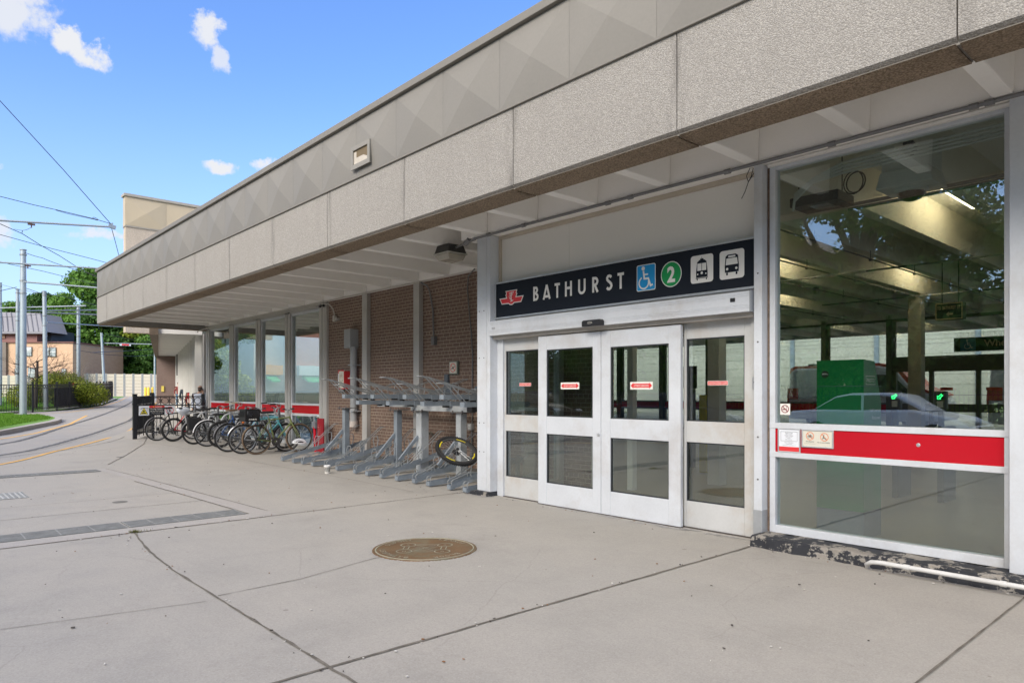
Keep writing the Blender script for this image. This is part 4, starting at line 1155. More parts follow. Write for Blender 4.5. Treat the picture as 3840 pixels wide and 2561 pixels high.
# conduits under the soffit
m = MB()
m.tube([(-7.5, 6.03, 3.55), (-6.5, 6.035, 3.56), (-4.5, 6.03, 3.56), (-1.0, 6.035, 3.56), (3, 6.03, 3.56)], .017, 8)
for x in (-7.2, -6.5, -5.1, -4.78, -3.6, -2.6, -1.55, -1.45): m.cyl((x - .03, 6.033, 3.558), (x + .03, 6.033, 3.558), .026, n=8)
m.build('conduit', CONDU, st, smooth=True)
m = MB()
m.tube([(-23.2, 7.35, 3.40), (-22.2, 7.5, 3.50), (-21.3, 7.62, 3.555), (-15.3, 7.60, 3.555), (-13.2, 7.60, 3.56), (-11.6, 7.60, 3.56), (-11.15, 7.61, 3.55)], .014, 6)
m.tube([(-22.6, 7.4, 3.42), (-21.9, 7.5, 3.50), (-21.0, 7.62, 3.525), (-15.2, 7.62, 3.525)], .013, 6)
m.tube([(-22.4, 7.5, 3.40), (-21.6, 7.6, 3.48), (-20.8, 7.65, 3.495), (-15.6, 7.65, 3.50)], .013, 6)
m.tube([(-15.2, 7.62, 3.525), (-14.95, 7.64, 3.50), (-14.82, 7.68, 3.38), (-14.82, 7.74, 3.2)], .013, 6)
m.tube([(-23.2, 7.35, 3.40), (-23.35, 7.35, 3.36)], .013, 6)
m.build('conduit', CONDW, st, smooth=True)
m = MB(); m.tube([(-11.12, 7.615, 3.545), (-10.99, 7.67, 3.47), (-10.95, 7.7, 3.38), (-10.88, 7.73, 3.0), (-10.86, 7.73, 2.5)], .017, 8); m.box(-10.90, -10.80, 7.70, 7.768, 2.33, 2.49); m.build('conduit', CONDU, st, smooth=True)
m = MB(); m.tube([(-9.45, 7.6, 3.58), (-9.75, 7.7, 3.5), (-9.83, 7.74, 3.3), (-9.78, 7.74, 2.9), (-9.72, 7.74, 2.5), (-9.68, 7.74, 2.1), (-9.69, 7.74, 1.6), (-9.69, 7.74, .86)], .012, 8)
m.tube([(-9.70, 7.74, .76), (-9.70, 7.74, .1)], .015, 8); m.build('cable', CONDU, st, smooth=True)
m = MB(); m.box(-9.77, -9.66, 7.69, 7.768, .75, .87); ob = m.build('power_outlet', PIPEG, st, bevel=.006)
d = Decal((-9.77, 7.69, .75), (1, 0, 0), (0, 0, 1)); d.circ(.055, .085, .02, .002); d.circ(.055, .035, .02, .002); d.build('socket_faces', M('socket', (.6, .6, .58), .5), ob)
m = MB(); m.box(-14.80, -14.66, 7.71, 7.768, 3.10, 3.16); m.box(-14.87, -14.78, 7.70, 7.768, 3.08, 3.22); m.build('junction_box', CONDW, st)
m = MB(); m.tube([(-11.0, 7.72, .62), (-10.93, 7.70, .66), (-10.86, 7.72, .62)], .018, 6); m.build('hose_bib', M('brass_dark', (.09, .08, .06), .5, .4), st)
# vent pipe with box
t = thing('vent_pipe', 'fat grey vertical vent pipe with a square box on top, fixed to the brick wall', 'pipe', (-13.79, 7.66, .67))
m = MB(); m.box(-14.06, -13.78, 7.56, 7.768, 2.41, 2.83); m.box(-14.065, -13.775, 7.555, 7.769, 2.585, 2.60); m.build('box', PIPEG, t, bevel=.004)
m = MB(); m.cyl((-13.80, 7.66, .78), (-13.80, 7.66, 2.41), .078, n=20)
for z in (.98, 1.30, 1.72, 2.37): m.cyl((-13.80, 7.66, z), (-13.80, 7.66, z + .06), .086, n=20)
m.build('pipe', PIPEG, t, smooth=True)
m = MB(); m.cyl((-13.80, 7.66, .66), (-13.80, 7.66, .79), .095, n=20); e = m.build('end_cap', M('cap_cream', (.55, .50, .47), .5), t, smooth=True)
m = MB()
for z in (2.02, 1.0): m.box(-13.90, -13.66, 7.57, 7.766, z, z + .022)
m.build('strap', GALVL, t)
# bike signs
t = thing('bicycle_parking_sign', 'narrow white and red bicycle parking sign on the brick wall', 'sign', (-14.53, 7.75, 1.42))
m = MB(); m.box(-14.685, -14.40, 7.745, 7.768, 1.55, 1.94); m.build('panel', SIGNP, t)
m = MB(); m.box(-14.66, -14.40, 7.747, 7.768, 1.42, 1.549); m.build('lower_panel', M('sign_grey', (.10, .10, .105), .5), t)
d = Decal((-14.685, 7.745, 1.42), (1, 0, 0), (0, 0, 1)); d.rect(0, .285, .44, .52, .001, 0); d.text('TTC', .14, .462, .035, .09, .002, 1, 'c', .02); bike_icon(d, .14, .33, .24, .001, 2, .035)
d.text('Bicycle parking', .02, .09, .02, .2, .0015, 1); d.rect(.03, .24, .065, .07, .002, 1); d.rect(.03, .22, .05, .055, .002, 1); d.rect(.03, .24, .03, .035, .002, 1)
d.build('lettering', [SIGNR, SIGNW, TEXK], t)
t = thing('bike_repair_sign', 'cream sign box with red side showing a bicycle and crossed wrenches beside the vent pipe', 'sign', (-14.1, 7.6, 1.5))
m = MB(); m.box(-14.30, -14.07, 7.56, 7.768, 1.52, 1.90); m.build('box', SIGNC, t)
m = MB(); m.box(-14.069, -14.06, 7.56, 7.768, 1.50, 1.905); m.box(-14.30, -14.07, 7.565, 7.768, 1.50, 1.519); m.build('red_side', SIGNR, t)
d = Decal((-14.30, 7.56, 1.52), (1, 0, 0), (0, 0, 1)); bike_icon(d, .115, .28, .17, .001, 0, .05); d.stroke([(.04, .05), (.19, .19)], .016, .001, 1); d.stroke([(.19, .05), (.04, .19)], .016, .002, 1); d.build('icons', [M('icon_tan', (.45, .33, .25), .5, bmp=0), M('icon_olive', (.28, .27, .2), .5, bmp=0)], t)
t = thing('no_locking_sign', 'small framed sign with red ban circle high on the brick wall above the rack', 'sign', (-10.24, 7.75, 1.76))
m = MB(); m.box(-10.37, -10.10, 7.735, 7.768, 1.755, 2.0); m.build('frame', M('frame_dark', (.10, .12, .10), .5), t)
m = MB(); m.box(-10.35, -10.135, 7.727, 7.7349, 1.775, 1.985); m.build('panel', SIGNC, t)
d = Decal((-10.35, 7.727, 1.775), (1, 0, 0), (0, 0, 1)); ban(d, .107, .105, .075, .013, .001, 0, 1.1); d.stroke([(.06, .085), (.12, .10), (.16, .13)], .016, .003, 1); d.stroke([(.10, .12), (.12, .08)], .014, .0034, 1); d.build('symbol', [SIGNR, TEXK], t)
# red repair pump and stand
t = thing('tire_pump', 'red upright bicycle pump with grey box at the window corner', 'bicycle pump', (-15.35, 7.5, 0))
m = MB(); m.cyl((-15.2, 7.45, 0), (-15.28, 7.45, .62), .035, n=12); m.build('barrel', RED, t, smooth=True)
m = MB(); m.box(-15.38, -15.2, 7.42, 7.52, .58, .74); m.build('head_box', M('pump_grey', (.18, .19, .21), .5), t, bevel=.008)
m = MB(); m.tube([(-15.30, 7.45, .74), (-15.30, 7.45, .86)], .012); m.tube([(-15.42, 7.45, .87), (-15.18, 7.45, .87)], .016); m.build('handle', GALVL, t)
m = MB(); m.tube([(-15.36, 7.45, .58), (-15.40, 7.44, .4), (-15.30, 7.44, .2), (-15.24, 7.46, .03)], .008, 6); m.build('hose', DARK, t)
t = thing('repair_board', 'tall dark red perforated tool board standing at the left end of the brick wall', 'bicycle repair stand', (-15.0, 7.5, 0))
m = MB(); m.box(-15.16, -14.86, 7.46, 7.49, .03, .82); m.build('board', M('maroon', (.27, .01, .02), .35, var=.1), t, bevel=.004)
d = Decal((-15.16, 7.46, .03), (1, 0, 0), (0, 0, 1))
for i in range(11):
    r_ = random.uniform(.02, .05); d.rect(.04 + .015 * (i % 3), .04 + .015 * (i % 3) + r_, .12 + i * .05, .135 + i * .05, .001); d.rect(.15, .15 + r_ * .7, .14 + i * .05, .147 + i * .05, .001)
d.build('slots', M('slot_pale', (.45, .38, .33), .6), t)
# soffit lamp
t = thing('soffit_lamp', 'boxy wall-pack lamp with yellowed lens hanging under the soffit beside the column', 'lamp', (-8.2, 6.15, 3.5))
bx = (-8.37, -8.03, 5.97, 6.31)
def frust(m, a, b, z0, z1, s0, s1):
    cx, cy = (a[0] + a[1]) / 2, (a[2] + a[3]) / 2; hx, hy = (a[1] - a[0]) / 2, (a[3] - a[2]) / 2
    P = []
    for z, s_ in ((z0, s0), (z1, s1)):
        for u, v in ((-1, -1), (1, -1), (1, 1), (-1, 1)): P.append((cx + u * hx * s_, cy + v * hy * s_, z))
    m._add(P, [(0, 3, 2, 1), (4, 5, 6, 7), (0, 1, 5, 4), (1, 2, 6, 5), (2, 3, 7, 6), (3, 0, 4, 7)])
m = MB(); frust(m, bx, 0, 3.46, 3.58, 1.0, .82); m.build('housing', M('lamp_black', (.035, .035, .035), .5, var=.2), t, bevel=.006)
m = MB(); frust(m, bx, 0, 3.44, 3.459, 1.06, 1.06); m.build('bezel', M('lamp_bezel', (.45, .44, .40), .5), t, bevel=.004)
m = MB(); frust(m, bx, 0, 3.355, 3.439, .78, .98); m.build('lens', M('lamp_lens', (.42, .39, .33), .25, var=.15), t, bevel=.012)
m = MB(); m.tube([(-8.06, 6.13, 3.53), (-7.85, 6.10, 3.54), (-7.5, 6.05, 3.55)], .016, 8); m.cyl((-7.75, 6.06, 3.52), (-7.65, 6.06, 3.57), .035, n=8); m.build('bracket', CONDU, t, smooth=True)
# low white pipe on the curb
t = thing('white_pipe', 'painted white pipe bent out of the curb and running along it', 'pipe', (-2.2, 5.8, 0))
m = MB(); m.tube([(-2.25, 5.90, -.01), (-2.235, 5.83, .045), (-2.19, 5.80, .075), (-2.12, 5.79, .085), (-1.0, 5.79, .085), (3.2, 5.79, .085)], .018, 12); m.build('tube', M('pipe_white', (.62, .62, .61), .5, var=.08, dirt=(.35, .33, .3), dirtfac=.3), t, smooth=True)
m = MB()
for x in (-1.95, -1.33, .1): m.cyl((x, 5.79, .085), (x + .04, 5.79, .085), .022, n=12)
m.build('coupling', M('pipe_white'  , (.62, .62, .61)), t, smooth=True)
# ---------------------------------------------------------------- hall interior
TILE = M('terrazzo_floor', (.25, .24, .22), .35, var=.12, scale=1.2, bmp=.02)
DKF = M('dark_frame', (.13, .125, .105), .5, .2, var=.1)  # rear frames and columns: interior shade is put into this dark colour
m = MB(); m.box(-7.25, XR, 6.35, 21.2, .002, .006); m.box(-23.4, -7.25, 8.03, 21.2, .002, .006); m.build('hall_floor', TILE, st)
m = MB(); X = xr
while X > XE + .5:
    ya = 6.33 if X > -7.6 else 7.91
    m.prism([(X - .085, 4.10), (X - .065, 3.58), (X + .065, 3.58), (X + .085, 4.10)], ya, 27.0, 'y'); X -= .99
each(m, 'interior_rib', M('rib_interior', (.85, .82, .72), .6, var=.05), st)
m = MB(); m.box(-23.6, XR, 27.0, 27.3, 3.55, 4.3); m.box(-23.6, XR, 21.1, 21.35, 3.5, 3.7); m.build('rear_beam', SOFF, st)
def backwin(a, b):
    f = MB()
    for x0, x1, z0, z1 in ((a, a + .06, .1, 3.5), (b - .06, b, .1, 3.5), (a, b, .1, .18), (a, b, 3.44, 3.5), (a, b, .82, .87), (a, b, 1.08, 1.13)): f.box(x0, x1, 21.2, 21.28, z0, z1)
    w_ = f.build('rear_window', DKF, st)
    r_ = MB(); r_.box(a + .06, b - .06, 21.21, 21.27, .871, 1.079); r_.build('red_band', RED, w_)
    g = MB(); g.box(a + .06, b - .06, 21.235, 21.245, 1.13, 3.44); g.box(a + .06, b - .06, 21.235, 21.245, .18, .82); g.build('glass_pane', GLASS, w_)
for a in (-23.3, -21.3, -19.3, -17.3, -15.3, -13.34, -11.36, -9.30): backwin(a + .03, a + 1.95)
backwin(-3.3, -1.3); backwin(-1.05, .95); backwin(1.2, 3.2)
m = MB()
for x in (-23.35, -21.33, -19.33, -17.33, -15.33, -13.37, -11.39, -9.35, -7.5, -3.42, -1.2, 1.05, 3.3): m.box(x - .07, x + .07, 21.1, 21.4, 0, 3.6)
m.box(-7.44, -3.42, 21.15, 21.35, 2.0, 2.42); m.box(-7.44, -3.42, 21.18, 21.3, 3.42, 3.5)
for x in (-7.38, -6.45, -5.35, -4.28, -3.5): m.box(x - .05, x + .05, 21.18, 21.3, 0, 2.0)
m.box(-7.4, -3.5, 21.2, 21.26, .9, 1.12); m.box(-7.4, -3.5, 21.2, 21.26, .0, .26)
each(m, 'rear_column', DKF, st)
g = MB(); g.box(-7.33, -3.55, 21.24, 21.25, 1.13, 2.0); g.box(-7.33, -3.55, 21.24, 21.25, 2.42, 3.42); g.box(-7.33, -3.55, 21.24, 21.25, .26, .9); g.build('rear_door_glass', GLASS, st)
d = Decal((-6.2, 21.1, 1.48), (1, 0, 0), (0, 0, 1))
for x in (.0, 1.05): d.rrect(x, x + .3, 0, .08, .01, 0); 
d.build('rear_door_stickers', SIGNR, st)
# interior columns, hangers, pipes
m = MB()
for x, y in ((-7.4, 13.5), (-5.4, 16.8)): m.box(x - .13, x + .13, y - .13, y + .13, 0, 3.6)
m.build('interior_column', M('column_block', (.34, .32, .27), .6, var=.1), st)
m = MB(); m.box(-6.84, -6.70, 7.72, 8.06, 0, 3.58); m.box(-6.4, -6.3, 8.0, 8.1, 0, 3.58); m.box(-5.95, -5.75, 9.4, 9.6, 0, 3.58); m.build('vestibule_post', PANEL, st)
m = MB()
for k, x in enumerate((-4.34, -5.33, -6.32, -8.3, -10.3)):
    m.tube([(x + .10, 6.6 if x > -7 else 8.1, 3.47), (x + .10, 20.8, 3.47)], .012, 6)
    for y in np.arange(7.4 if x > -7 else 8.4, 20, 1.9): m.tube([(x + .10, y, 3.45), (x + .10, y, 3.6)], .006, 5); m.box(x + .08, x + .12, y - .02, y + .02, 3.44, 3.47)
for z, y in ((3.40, 7.55), (3.37, 7.60)): m.tube([(-3.1, y, z), (3, y, z)], .018, 8)
m.tube([(-7.2, 12.2, 3.46), (3, 12.2, 3.46)], .016, 6); m.tube([(-7.2, 16.2, 3.46), (3, 16.2, 3.46)], .02, 6)
m.build('ceiling_pipes', CONDU, st, smooth=True)
m = MB()
for k in range(4): m.tube([(-3.2, 6.60, 3.30 + k * .02), (-3.0, 6.55, 3.42 + k * .012), (-2.7, 6.52 - k * .01, 3.44 + k * .028), (3, 6.52 - k * .01, 3.44 + k * .028)], .012, 6)
m.tube([(-3.2, 6.60, 3.36), (-3.22, 6.60, 3.2)], .012, 6)
m.build('white_conduits', M('conduit_white', (.66, .68, .66), .5), st, smooth=True)
t = thing('ceiling_box_light', 'dark flat box light hung from the ceiling at the top left of the big window', 'light', (-3.2, 7.2, 3.4))
m = MB(); m.box(-3.48, -2.98, 7.05, 7.45, 3.36, 3.46); m.build('housing', DARK, t, bevel=.01)
m = MB(); m.box(-3.30, -3.10, 7.1, 7.3, 3.352, 3.359); m.build('lens', GLASS, t)
m = MB(); m.tube([(-3.45, 7.2, 3.46), (-3.45, 7.2, 3.9)], .006); m.tube([(-3.0, 7.2, 3.46), (-3.0, 7.2, 3.9)], .006); m.build('rods', DARK, t)
t = thing('dome_camera', 'white boxed dome security camera hanging inside the top of the hall window', 'camera', (-2.3, 7.0, 3.3))
m = MB(); m.box(-2.50, -2.10, 6.85, 7.2, 3.45, 3.66); m.prism([(-2.54, 3.30), (-2.06, 3.30), (-2.10, 3.449), (-2.50, 3.449)], 6.82, 7.22, 'y'); m.build('housing', M('camera_white', (.66, .68, .66), .45), t, bevel=.008)
m = MB(); m.lathe([(.14, 3.299), (.145, 3.27), (.12, 3.262)], (-2.3, 7.02, 0), n=28); m.build('ring', M('camera_white', (.6, .6, .6)), t, smooth=True)
m = MB(); m.lathe([(.118, 3.265), (.11, 3.235), (.08, 3.205), (.04, 3.19), (0, 3.186)], (-2.3, 7.02, 0), n=28); m.build('dome', M('dome_black', (.01, .012, .014), .05), t, smooth=True)
m = MB(); m.tube([(-2.36, 6.84, 3.60), (-2.30, 6.80, 3.66), (-2.22, 6.80, 3.66), (-2.19, 6.81, 3.60), (-2.24, 6.83, 3.55)], .018, 8); m.build('cable', DARK, t, smooth=True)
m = MB(); m.ring((-2.85, 7.1, 3.50), (.3, 1, .1), .11, .007, 24, 6); m.ring((-2.83, 7.11, 3.50), (.2, 1, 0), .10, .007, 24, 6)
tag(m.build('cable_coil', DARK), 'small loop of black cable beside the box light in the hall ceiling', 'cable')
def machine(x0, x1, y0, y1, H, green, label, big=True):
    t = thing('fare_machine', label, 'ticket machine', ((x0 + x1) / 2, y0, 0), 'fare machines in the hall')
    b = M('machine_grey', (.12, .15, .19), .5, var=.06)
    m = MB(); m.box(x0, x1, y0, y1, .006, .27); m.build('base', b, t, bevel=.004)
    m = MB(); m.prism([(y0, .272), (y1, .272), (y1, H - .42), (y0 + (y1 - y0) * .62, H - .012), (y0, H)], x0, x1, 'x'); m.build('cabinet', green, t, bevel=.004)
    m = MB(); m.box(x0 - .002, x1 + .002, y0 - .002, y1 + .001, H - .26, H - .255); m.build('seam', b, t)
    return t
GREEN = M('machine_green', (.004, .17, .045), .35, var=.06, bmp=.01)
t = machine(-3.139, -2.685, 6.93, 7.36, 1.74, GREEN, 'tall green fare machine with its back to the hall window')
d = Decal((-2.685, 6.93, 0), (0, 1, 0), (0, 0, 1))
d.stroke([(.05, 1.50), (.05, 1.58), (.27, 1.58), (.27, 1.50)], .005, .0015, 0, closed=True); d.text('PRESTO', .16, 1.522, .036, .18, .0015, 0, 'c', .01)
d.text('Self serve', .40, 1.235, .032, .26, .0015, 0, 'r'); d.text('Reload', .40, 1.16, .034, .2, .0015, 0, 'r')
d.text('Rechargement', .40, 1.06, .040, .36, .0015, 0, 'r'); d.text('Libre-service', .40, .985, .034, .3, .0015, 0, 'r')
d.build('lettering', SIGNW, t)
d = Decal((-3.139, 6.93, 0), (1, 0, 0), (0, 0, 1)); d.circ(.085, 1.60, .037, .001, 0, 28); d.rect(.055, .115, 1.60, 1.604, .0018, 1); d.rect(.06, .10, 1.608, 1.611, .0018, 1); d.build('round_label', [DARK, SIGNW], t)
t = machine(-5.25, -4.95, 12.5, 12.9, 1.45, M('booth_dark', (.03, .055, .045), .4), 'smaller dark fare machine standing deeper in the hall left of the green one')
for k, x in enumerate((-3.48, -2.94)):
    t = thing('fare_gate_reader', ['fare gate reader with green arrow nearer the green machine', 'fare gate reader with green arrow right of the dark door post'][k], 'fare gate', (x, 10, 0), 'fare gate readers with lit green arrows')
    m = MB(); m.box(x - .075, x + .075, 10, 10.08, 1.20, 1.44); m.build('head', M('gate_grey', (.10, .095, .085), .4), t, bevel=.02)
    m = MB(); m.box(x - .04, x + .04, 10.02, 10.5, .006, .98); m.box(x - .03, x + .03, 10.02, 10.08, .95, 1.22); m.build('cabinet', M('gate_cabinet', (.16, .17, .17), .4, .3), t, bevel=.01)
    d = Decal((x, 10, 1.37), (1, 0, 0), (0, 0, 1)); d.circ(0, 0, .04, .001, 0)
    d.stroke([(.028, .012), (-.004, -.018), (.006, -.028), (-.03, -.03), (-.03, .008), (-.02, -.002), (.014, .028)], .007, .002, 1, closed=True)
    d.rect(-.035, .035, -.14, -.06, .001, 2)
    d.build('arrow_display', [DARK, mat_emit('arrow_green' + str(k), (.02, .9, .15), 2.2), SIGNC], t)
t = thing('card_reader_post', 'yellow and black card reader post behind the right door panel', 'card reader', (-6.77, 10.7, 0))
YG = M('reader_yellow', (.55, .52, .02), .4, var=.05)
m = MB(); m.box(-6.92, -6.76, 10.65, 10.85, .006, 1.38); m.build('body', YG, t, bevel=.02)
m = MB(); m.box(-6.755, -6.62, 10.65, 10.85, .9, 1.40); m.box(-6.755, -6.70, 10.68, 10.82, .006, .9); m.build('screen', DARK, t, bevel=.01)
m = MB(); m.box(-6.617, -6.60, 10.66, 10.84, .3, 1.39); m.build('yellow_edge', YG, t)
t = thing('display_monitor', 'small dark monitor fixed high behind the right door panel', 'monitor', (-7.4, 11.3, 1.7))
m = MB(); m.box(-7.62, -7.34, 11.2, 11.25, 1.50, 1.92); m.build('screen', DARK, t, bevel=.01)
m = MB(); m.box(-7.52, -7.44, 11.25, 11.35, .006, 1.9); m.build('stand', DKF, t)
t = thing('exit_sign', 'small hanging black sign with gold border reading TO BATHURST ST.', 'sign', (-3.68, 13, 2.62))
m = MB(); m.box(-3.88, -3.48, 12.95, 13.12, 2.62, 2.90); m.build('box', SIGNK, t)
GOLD = M('sign_gold', (.72, .58, .34), .4, bmp=0)
d = Decal((-3.88, 12.95, 2.62), (1, 0, 0), (0, 0, 1)); d.stroke([(.012, .012), (.012, .268), (.388, .268), (.388, .012)], .014, .001, 0, closed=True)
d.text('TO  BATHURST  ST.', .2, .17, .055, .34, .002, 0, 'c', .012); d.pg([(.16, .09), (.20, .13), (.20, .105), (.26, .105), (.26, .075), (.20, .075), (.20, .05)], .002, 0)
d.build('lettering', GOLD, t)
m = MB(); m.tube([(-3.80, 13.03, 2.9), (-3.80, 13.03, 3.58)], .01); m.tube([(-3.56, 13.03, 2.9), (-3.56, 13.03, 3.58)], .01); m.build('rods', DARK, t)
t = thing('wheelchair_service_sign', 'long black sign with wheelchair symbol and Wheel-Trans lettering above the rear doors', 'sign', (-4.8, 21.1, 2.5))
m = MB(); m.box(-5.85, -3.70, 21.0, 21.09, 2.50, 2.86); m.build('panel', SIGNK, t)
d = Decal((-5.85, 21.0, 2.50), (1, 0, 0), (0, 0, 1)); d.rect(.15, .50, .03, .34, .001, 0); wheelchair(d, .32, .18, .3, .002, 1); d.text('Wheel-Trans', .68, .12, .17, 1.25, .002, 2, 'l', .02)
d.build('lettering', [M('sign_teal', (.02, .16, .28), .5, bmp=0), SIGNW, GOLD], t)
m = MB()
for i in range(120):
    x = -5.8 + i * .0175; m.tube([(x, 21.04, 2.86), (x + random.uniform(-.02, .02), 21.0, 3.0 + random.uniform(-.02, .03))], .0025, 3)
m.build('bird_spikes', DKF, t)
for k, (x, y) in enumerate(((-5.2, 11.5), (-4.3, 15.2), (-9.6, 12.5), (-9.3, 17.5), (-2.2, 10.0), (-14.5, 12.5), (-19.5, 12.5), (-7.3, 9.0), (-7.3, 15.5), (-4.3, 8.2))):  # glowing strips added up in the coffers to brighten the hall
    x = -1.37 - .99 * round((-1.37 - x) / .99) - .495; m = MB(); m.box(x - .06, x + .06, y, y + 1.25, 3.98, 4.03); m.box(x - .10, x + .10, y - .02, y + 1.27, 4.031, 4.09)
    tag(m.build('fill_strip_light', mat_emit('fill_strip_glow', (1.0, .85, .60), 2.2) if k == 0 else MATS['fill_strip_glow'], bevel=.01), ['added fill strip light nearest the hall window', 'added fill strip light deeper in the hall near the rear doors', 'added fill strip light left of the hall columns', 'added fill strip light at the rear left of the hall', 'added fill strip light at the right end of the hall', 'added fill strip light behind the brick wall', 'added fill strip light farthest left, behind the far windows', 'added fill strip light over the space behind the left door panels', 'added fill strip light behind the block column', 'added fill strip light tucked between ribs close behind the big window'][k], 'light', 'added fill strip lights on the hall ceiling')
m = MB(); m.box(-5.4, -4.6, 11.9, 11.98, 3.40, 3.44); m.box(-5.03, -4.97, 11.9, 11.98, 3.44, 3.58)
tag(m.build('hanging_fixture', M('strip_white', (.7, .7, .66), .4), bevel=.01), 'thin pale hanging fixture in the middle of the hall ceiling', 'light')
m = MB(); m.lathe([(0, 3.42), (.05, 3.43), (.06, 3.5), (.05, 3.56)], (-6.35, 14.0, 0), n=14); tag(m.build('small_dome_camera', M('cam_grey', (.12, .12, .12), .3), smooth=True), 'tiny dome camera under the ceiling ribs at the back of the hall', 'camera')

# ---------------------------------------------------------------- rear lane: panelled wall and vans
NOISEC = mat_concrete('noise_panel', (.62, .61, .55), (.65, .63, .57), cracks=False)
t = thing('rear_panel_wall', 'high pale concrete panel wall with horizontal joints seen through the hall', 'wall', (-12, 33, 0))
m = MB(); hs_ = [0, .44, .88, 1.32, 1.76, 2.20, 2.64, 3.08, 3.52, 3.70, 3.88, 4.06, 4.3, 5.4]
for a, b in zip(hs_[:-1], hs_[1:]): m.box(-40, 8, 33.0, 33.15, a + .006, b - .006)
m.build('panels', NOISEC, t)
m = MB(); m.box(-40, 8, 33.04, 33.1, 0, 5.4); m.build('joint_backing', M('grout_dark', (.12, .12, .11), .9), t)
m = MB()
for k in range(13): m.box(-39.5 + k * 3.9 - .09, -39.5 + k * 3.9 + .09, 32.86, 32.99, 0, 5.5)
m.build('wall_post', M('post_bluegrey', (.30, .36, .44), .5, .2), t)
VANW = M('van_white', (.80, .80, .80), .22, var=.02, bmp=0); VANR = M('van_red', (.62, .05, .05), .25, var=.03, bmp=0)
CARGL = M('car_glass', (.03, .035, .04), .05, var=.1, bmp=0); TYRE = M('tyre_rubber', (.02, .02, .021), .8, var=.3, scale=12); RIMM = M('rim_alloy', (.45, .46, .48), .3, .7)
def wheelset(t, xs_, ys_, r, z=0, w=.22, blk=False):
    for x in xs_:
        for y in ys_:
            m = MB(); m.lathe([(r * .62, -w / 2), (r * .95, -w / 2), (r, -w / 2 + .03), (r, w / 2 - .03), (r * .95, w / 2), (r * .62, w / 2)], (x, y, r + z), (0, 1, 0), 28); wh = m.build('wheel', TYRE, t, smooth=True)
            m = MB(); m.lathe([(r * .62, -w * .42), (r * .5, -w * .34), (0, -w * .36)], (x, y, r + z), (0, 1, 0), 28); m.lathe([(r * .62, w * .42), (r * .5, w * .34), (0, w * .36)], (x, y, r + z), (0, 1, 0), 28)
            for k in range(10):
                a = k * math.pi / 5
                for sgn in (-1, 1): m.bar((x + math.cos(a) * r * .12, y + sgn * w * .40, r + z + math.sin(a) * r * .12), (x + math.cos(a) * r * .6, y + sgn * w * .43, r + z + math.sin(a) * r * .6), .035, .02)
            m.build('rim', DARK if blk else RIMM, wh)
def van(x0, y0, label, face=1):
    t = local('service_van', label, 'van', (x0, y0, 0), 0, 'white and red vans parked behind the hall')
    P = [(0, .35), (.02, 1.1), (.08, 2.25), (.3, 2.42), (3.6, 2.46), (4.2, 2.32), (4.75, 1.60), (5.55, 1.28), (5.75, .95), (5.78, .42), (5.2, .32), (.3, .32)]
    m = MB(); m.prism(P, -.98, .98, 'y'); m.build('body', VANW, t, bevel=.07)
    P2 = [(.05, 2.2), (.1, 2.44), (.3, 2.52), (3.6, 2.56), (4.32, 2.36), (4.85, 1.70), (5.6, 1.36), (5.6, 1.30), (4.75, 1.62), (4.1, 2.28), (3.6, 2.35)]
    m = MB(); m.prism(P2, -.94, .94, 'y'); m.box(1.5, 3.9, -.995, -.985, .75, 1.0); m.box(-.01, .45, -.995, -.985, 1.15, 1.6); m.build('red_trim', VANR, t, bevel=.02)
    m = MB(); m.prism([(3.35, 1.35), (4.62, 1.35), (4.62, 1.55), (4.1, 2.08), (3.5, 2.12), (3.35, 2.0)], -.992, .992, 'y'); m.build('side_window', CARGL, t)
    m = MB(); m.prism([(4.22, 2.26), (4.28, 2.24), (4.80, 1.64), (4.76, 1.62)], -.8, .8, 'y'); m.build('windscreen', CARGL, t)
    m = MB()
    for y in (-.9, .9): m.box(-.02, .03, y - .09, y + .09, .85, 1.35)
    m.build('tail_light', M('lamp_red', (.6, .02, .02), .2), t)
    m = MB(); m.box(.6, .9, -.4, .4, 2.53, 2.62); m.box(1.4, 1.6, -.2, .2, 2.5, 2.7); m.build('roof_vent', DARK, t)
    wheelset(t, (1.1, 4.75), (-.85, .85), .34)
    m = MB(); m.box(4.45, 4.6, -1.12, -.99, 1.35, 1.6); m.build('mirror', DARK, t, bevel=.02)
van(-14.0, 29.2, 'white van with red roof and bonnet parked behind the hall, behind the green machine')
van(-6.9, 29.4, 'second white van whose tail shows through the rear door glass')

# ---------------------------------------------------------------- platform wing and tower
E0 = Vector((-24.35, 7.86)); EX = Vector((-.9665, .2567)); EN = Vector((-.2567, -.9665))   # along wing, outwards
def W(s, n, z):
    p = E0 + EX * s + EN * n
    return (p.x, p.y, z + .0268 * max(0, s - 1))
def wbox(m, s0, s1, n0, n1, z0, z1, mi=0):
    P = [W(s0, n0, z0), W(s1, n0, z0), W(s1, n1, z0), W(s0, n1, z0), W(s0, n0, z1), W(s1, n0, z1), W(s1, n1, z1), W(s0, n1, z1)]
    m._add(P, [(0, 3, 2, 1), (4, 5, 6, 7), (0, 1, 5, 4), (1, 2, 6, 5), (2, 3, 7, 6), (3, 0, 4, 7)], mi)
t = thing('platform_wing', 'long low streetcar platform wing with white ribbed canopy and grey fins', 'building', (-24.35, 7.86, 0))
m = MB(); wbox(m, .6, 40, 1.35, 1.62, 3.36, 4.5); m.build('canopy_beam', M('beam_brown', (.15, .115, .085), .85, var=.2, scale=5), t)
m = MB(); wbox(m, .6, 40, -3, 1.34, 4.05, 4.35); m.build('roof', SOFF, t)
m = MB()
for k in range(40): wbox(m, .7 + k * .99, .85 + k * .99, 0, 1.35, 3.42, 4.05)
each(m, 'canopy_rib', SOFF, t)
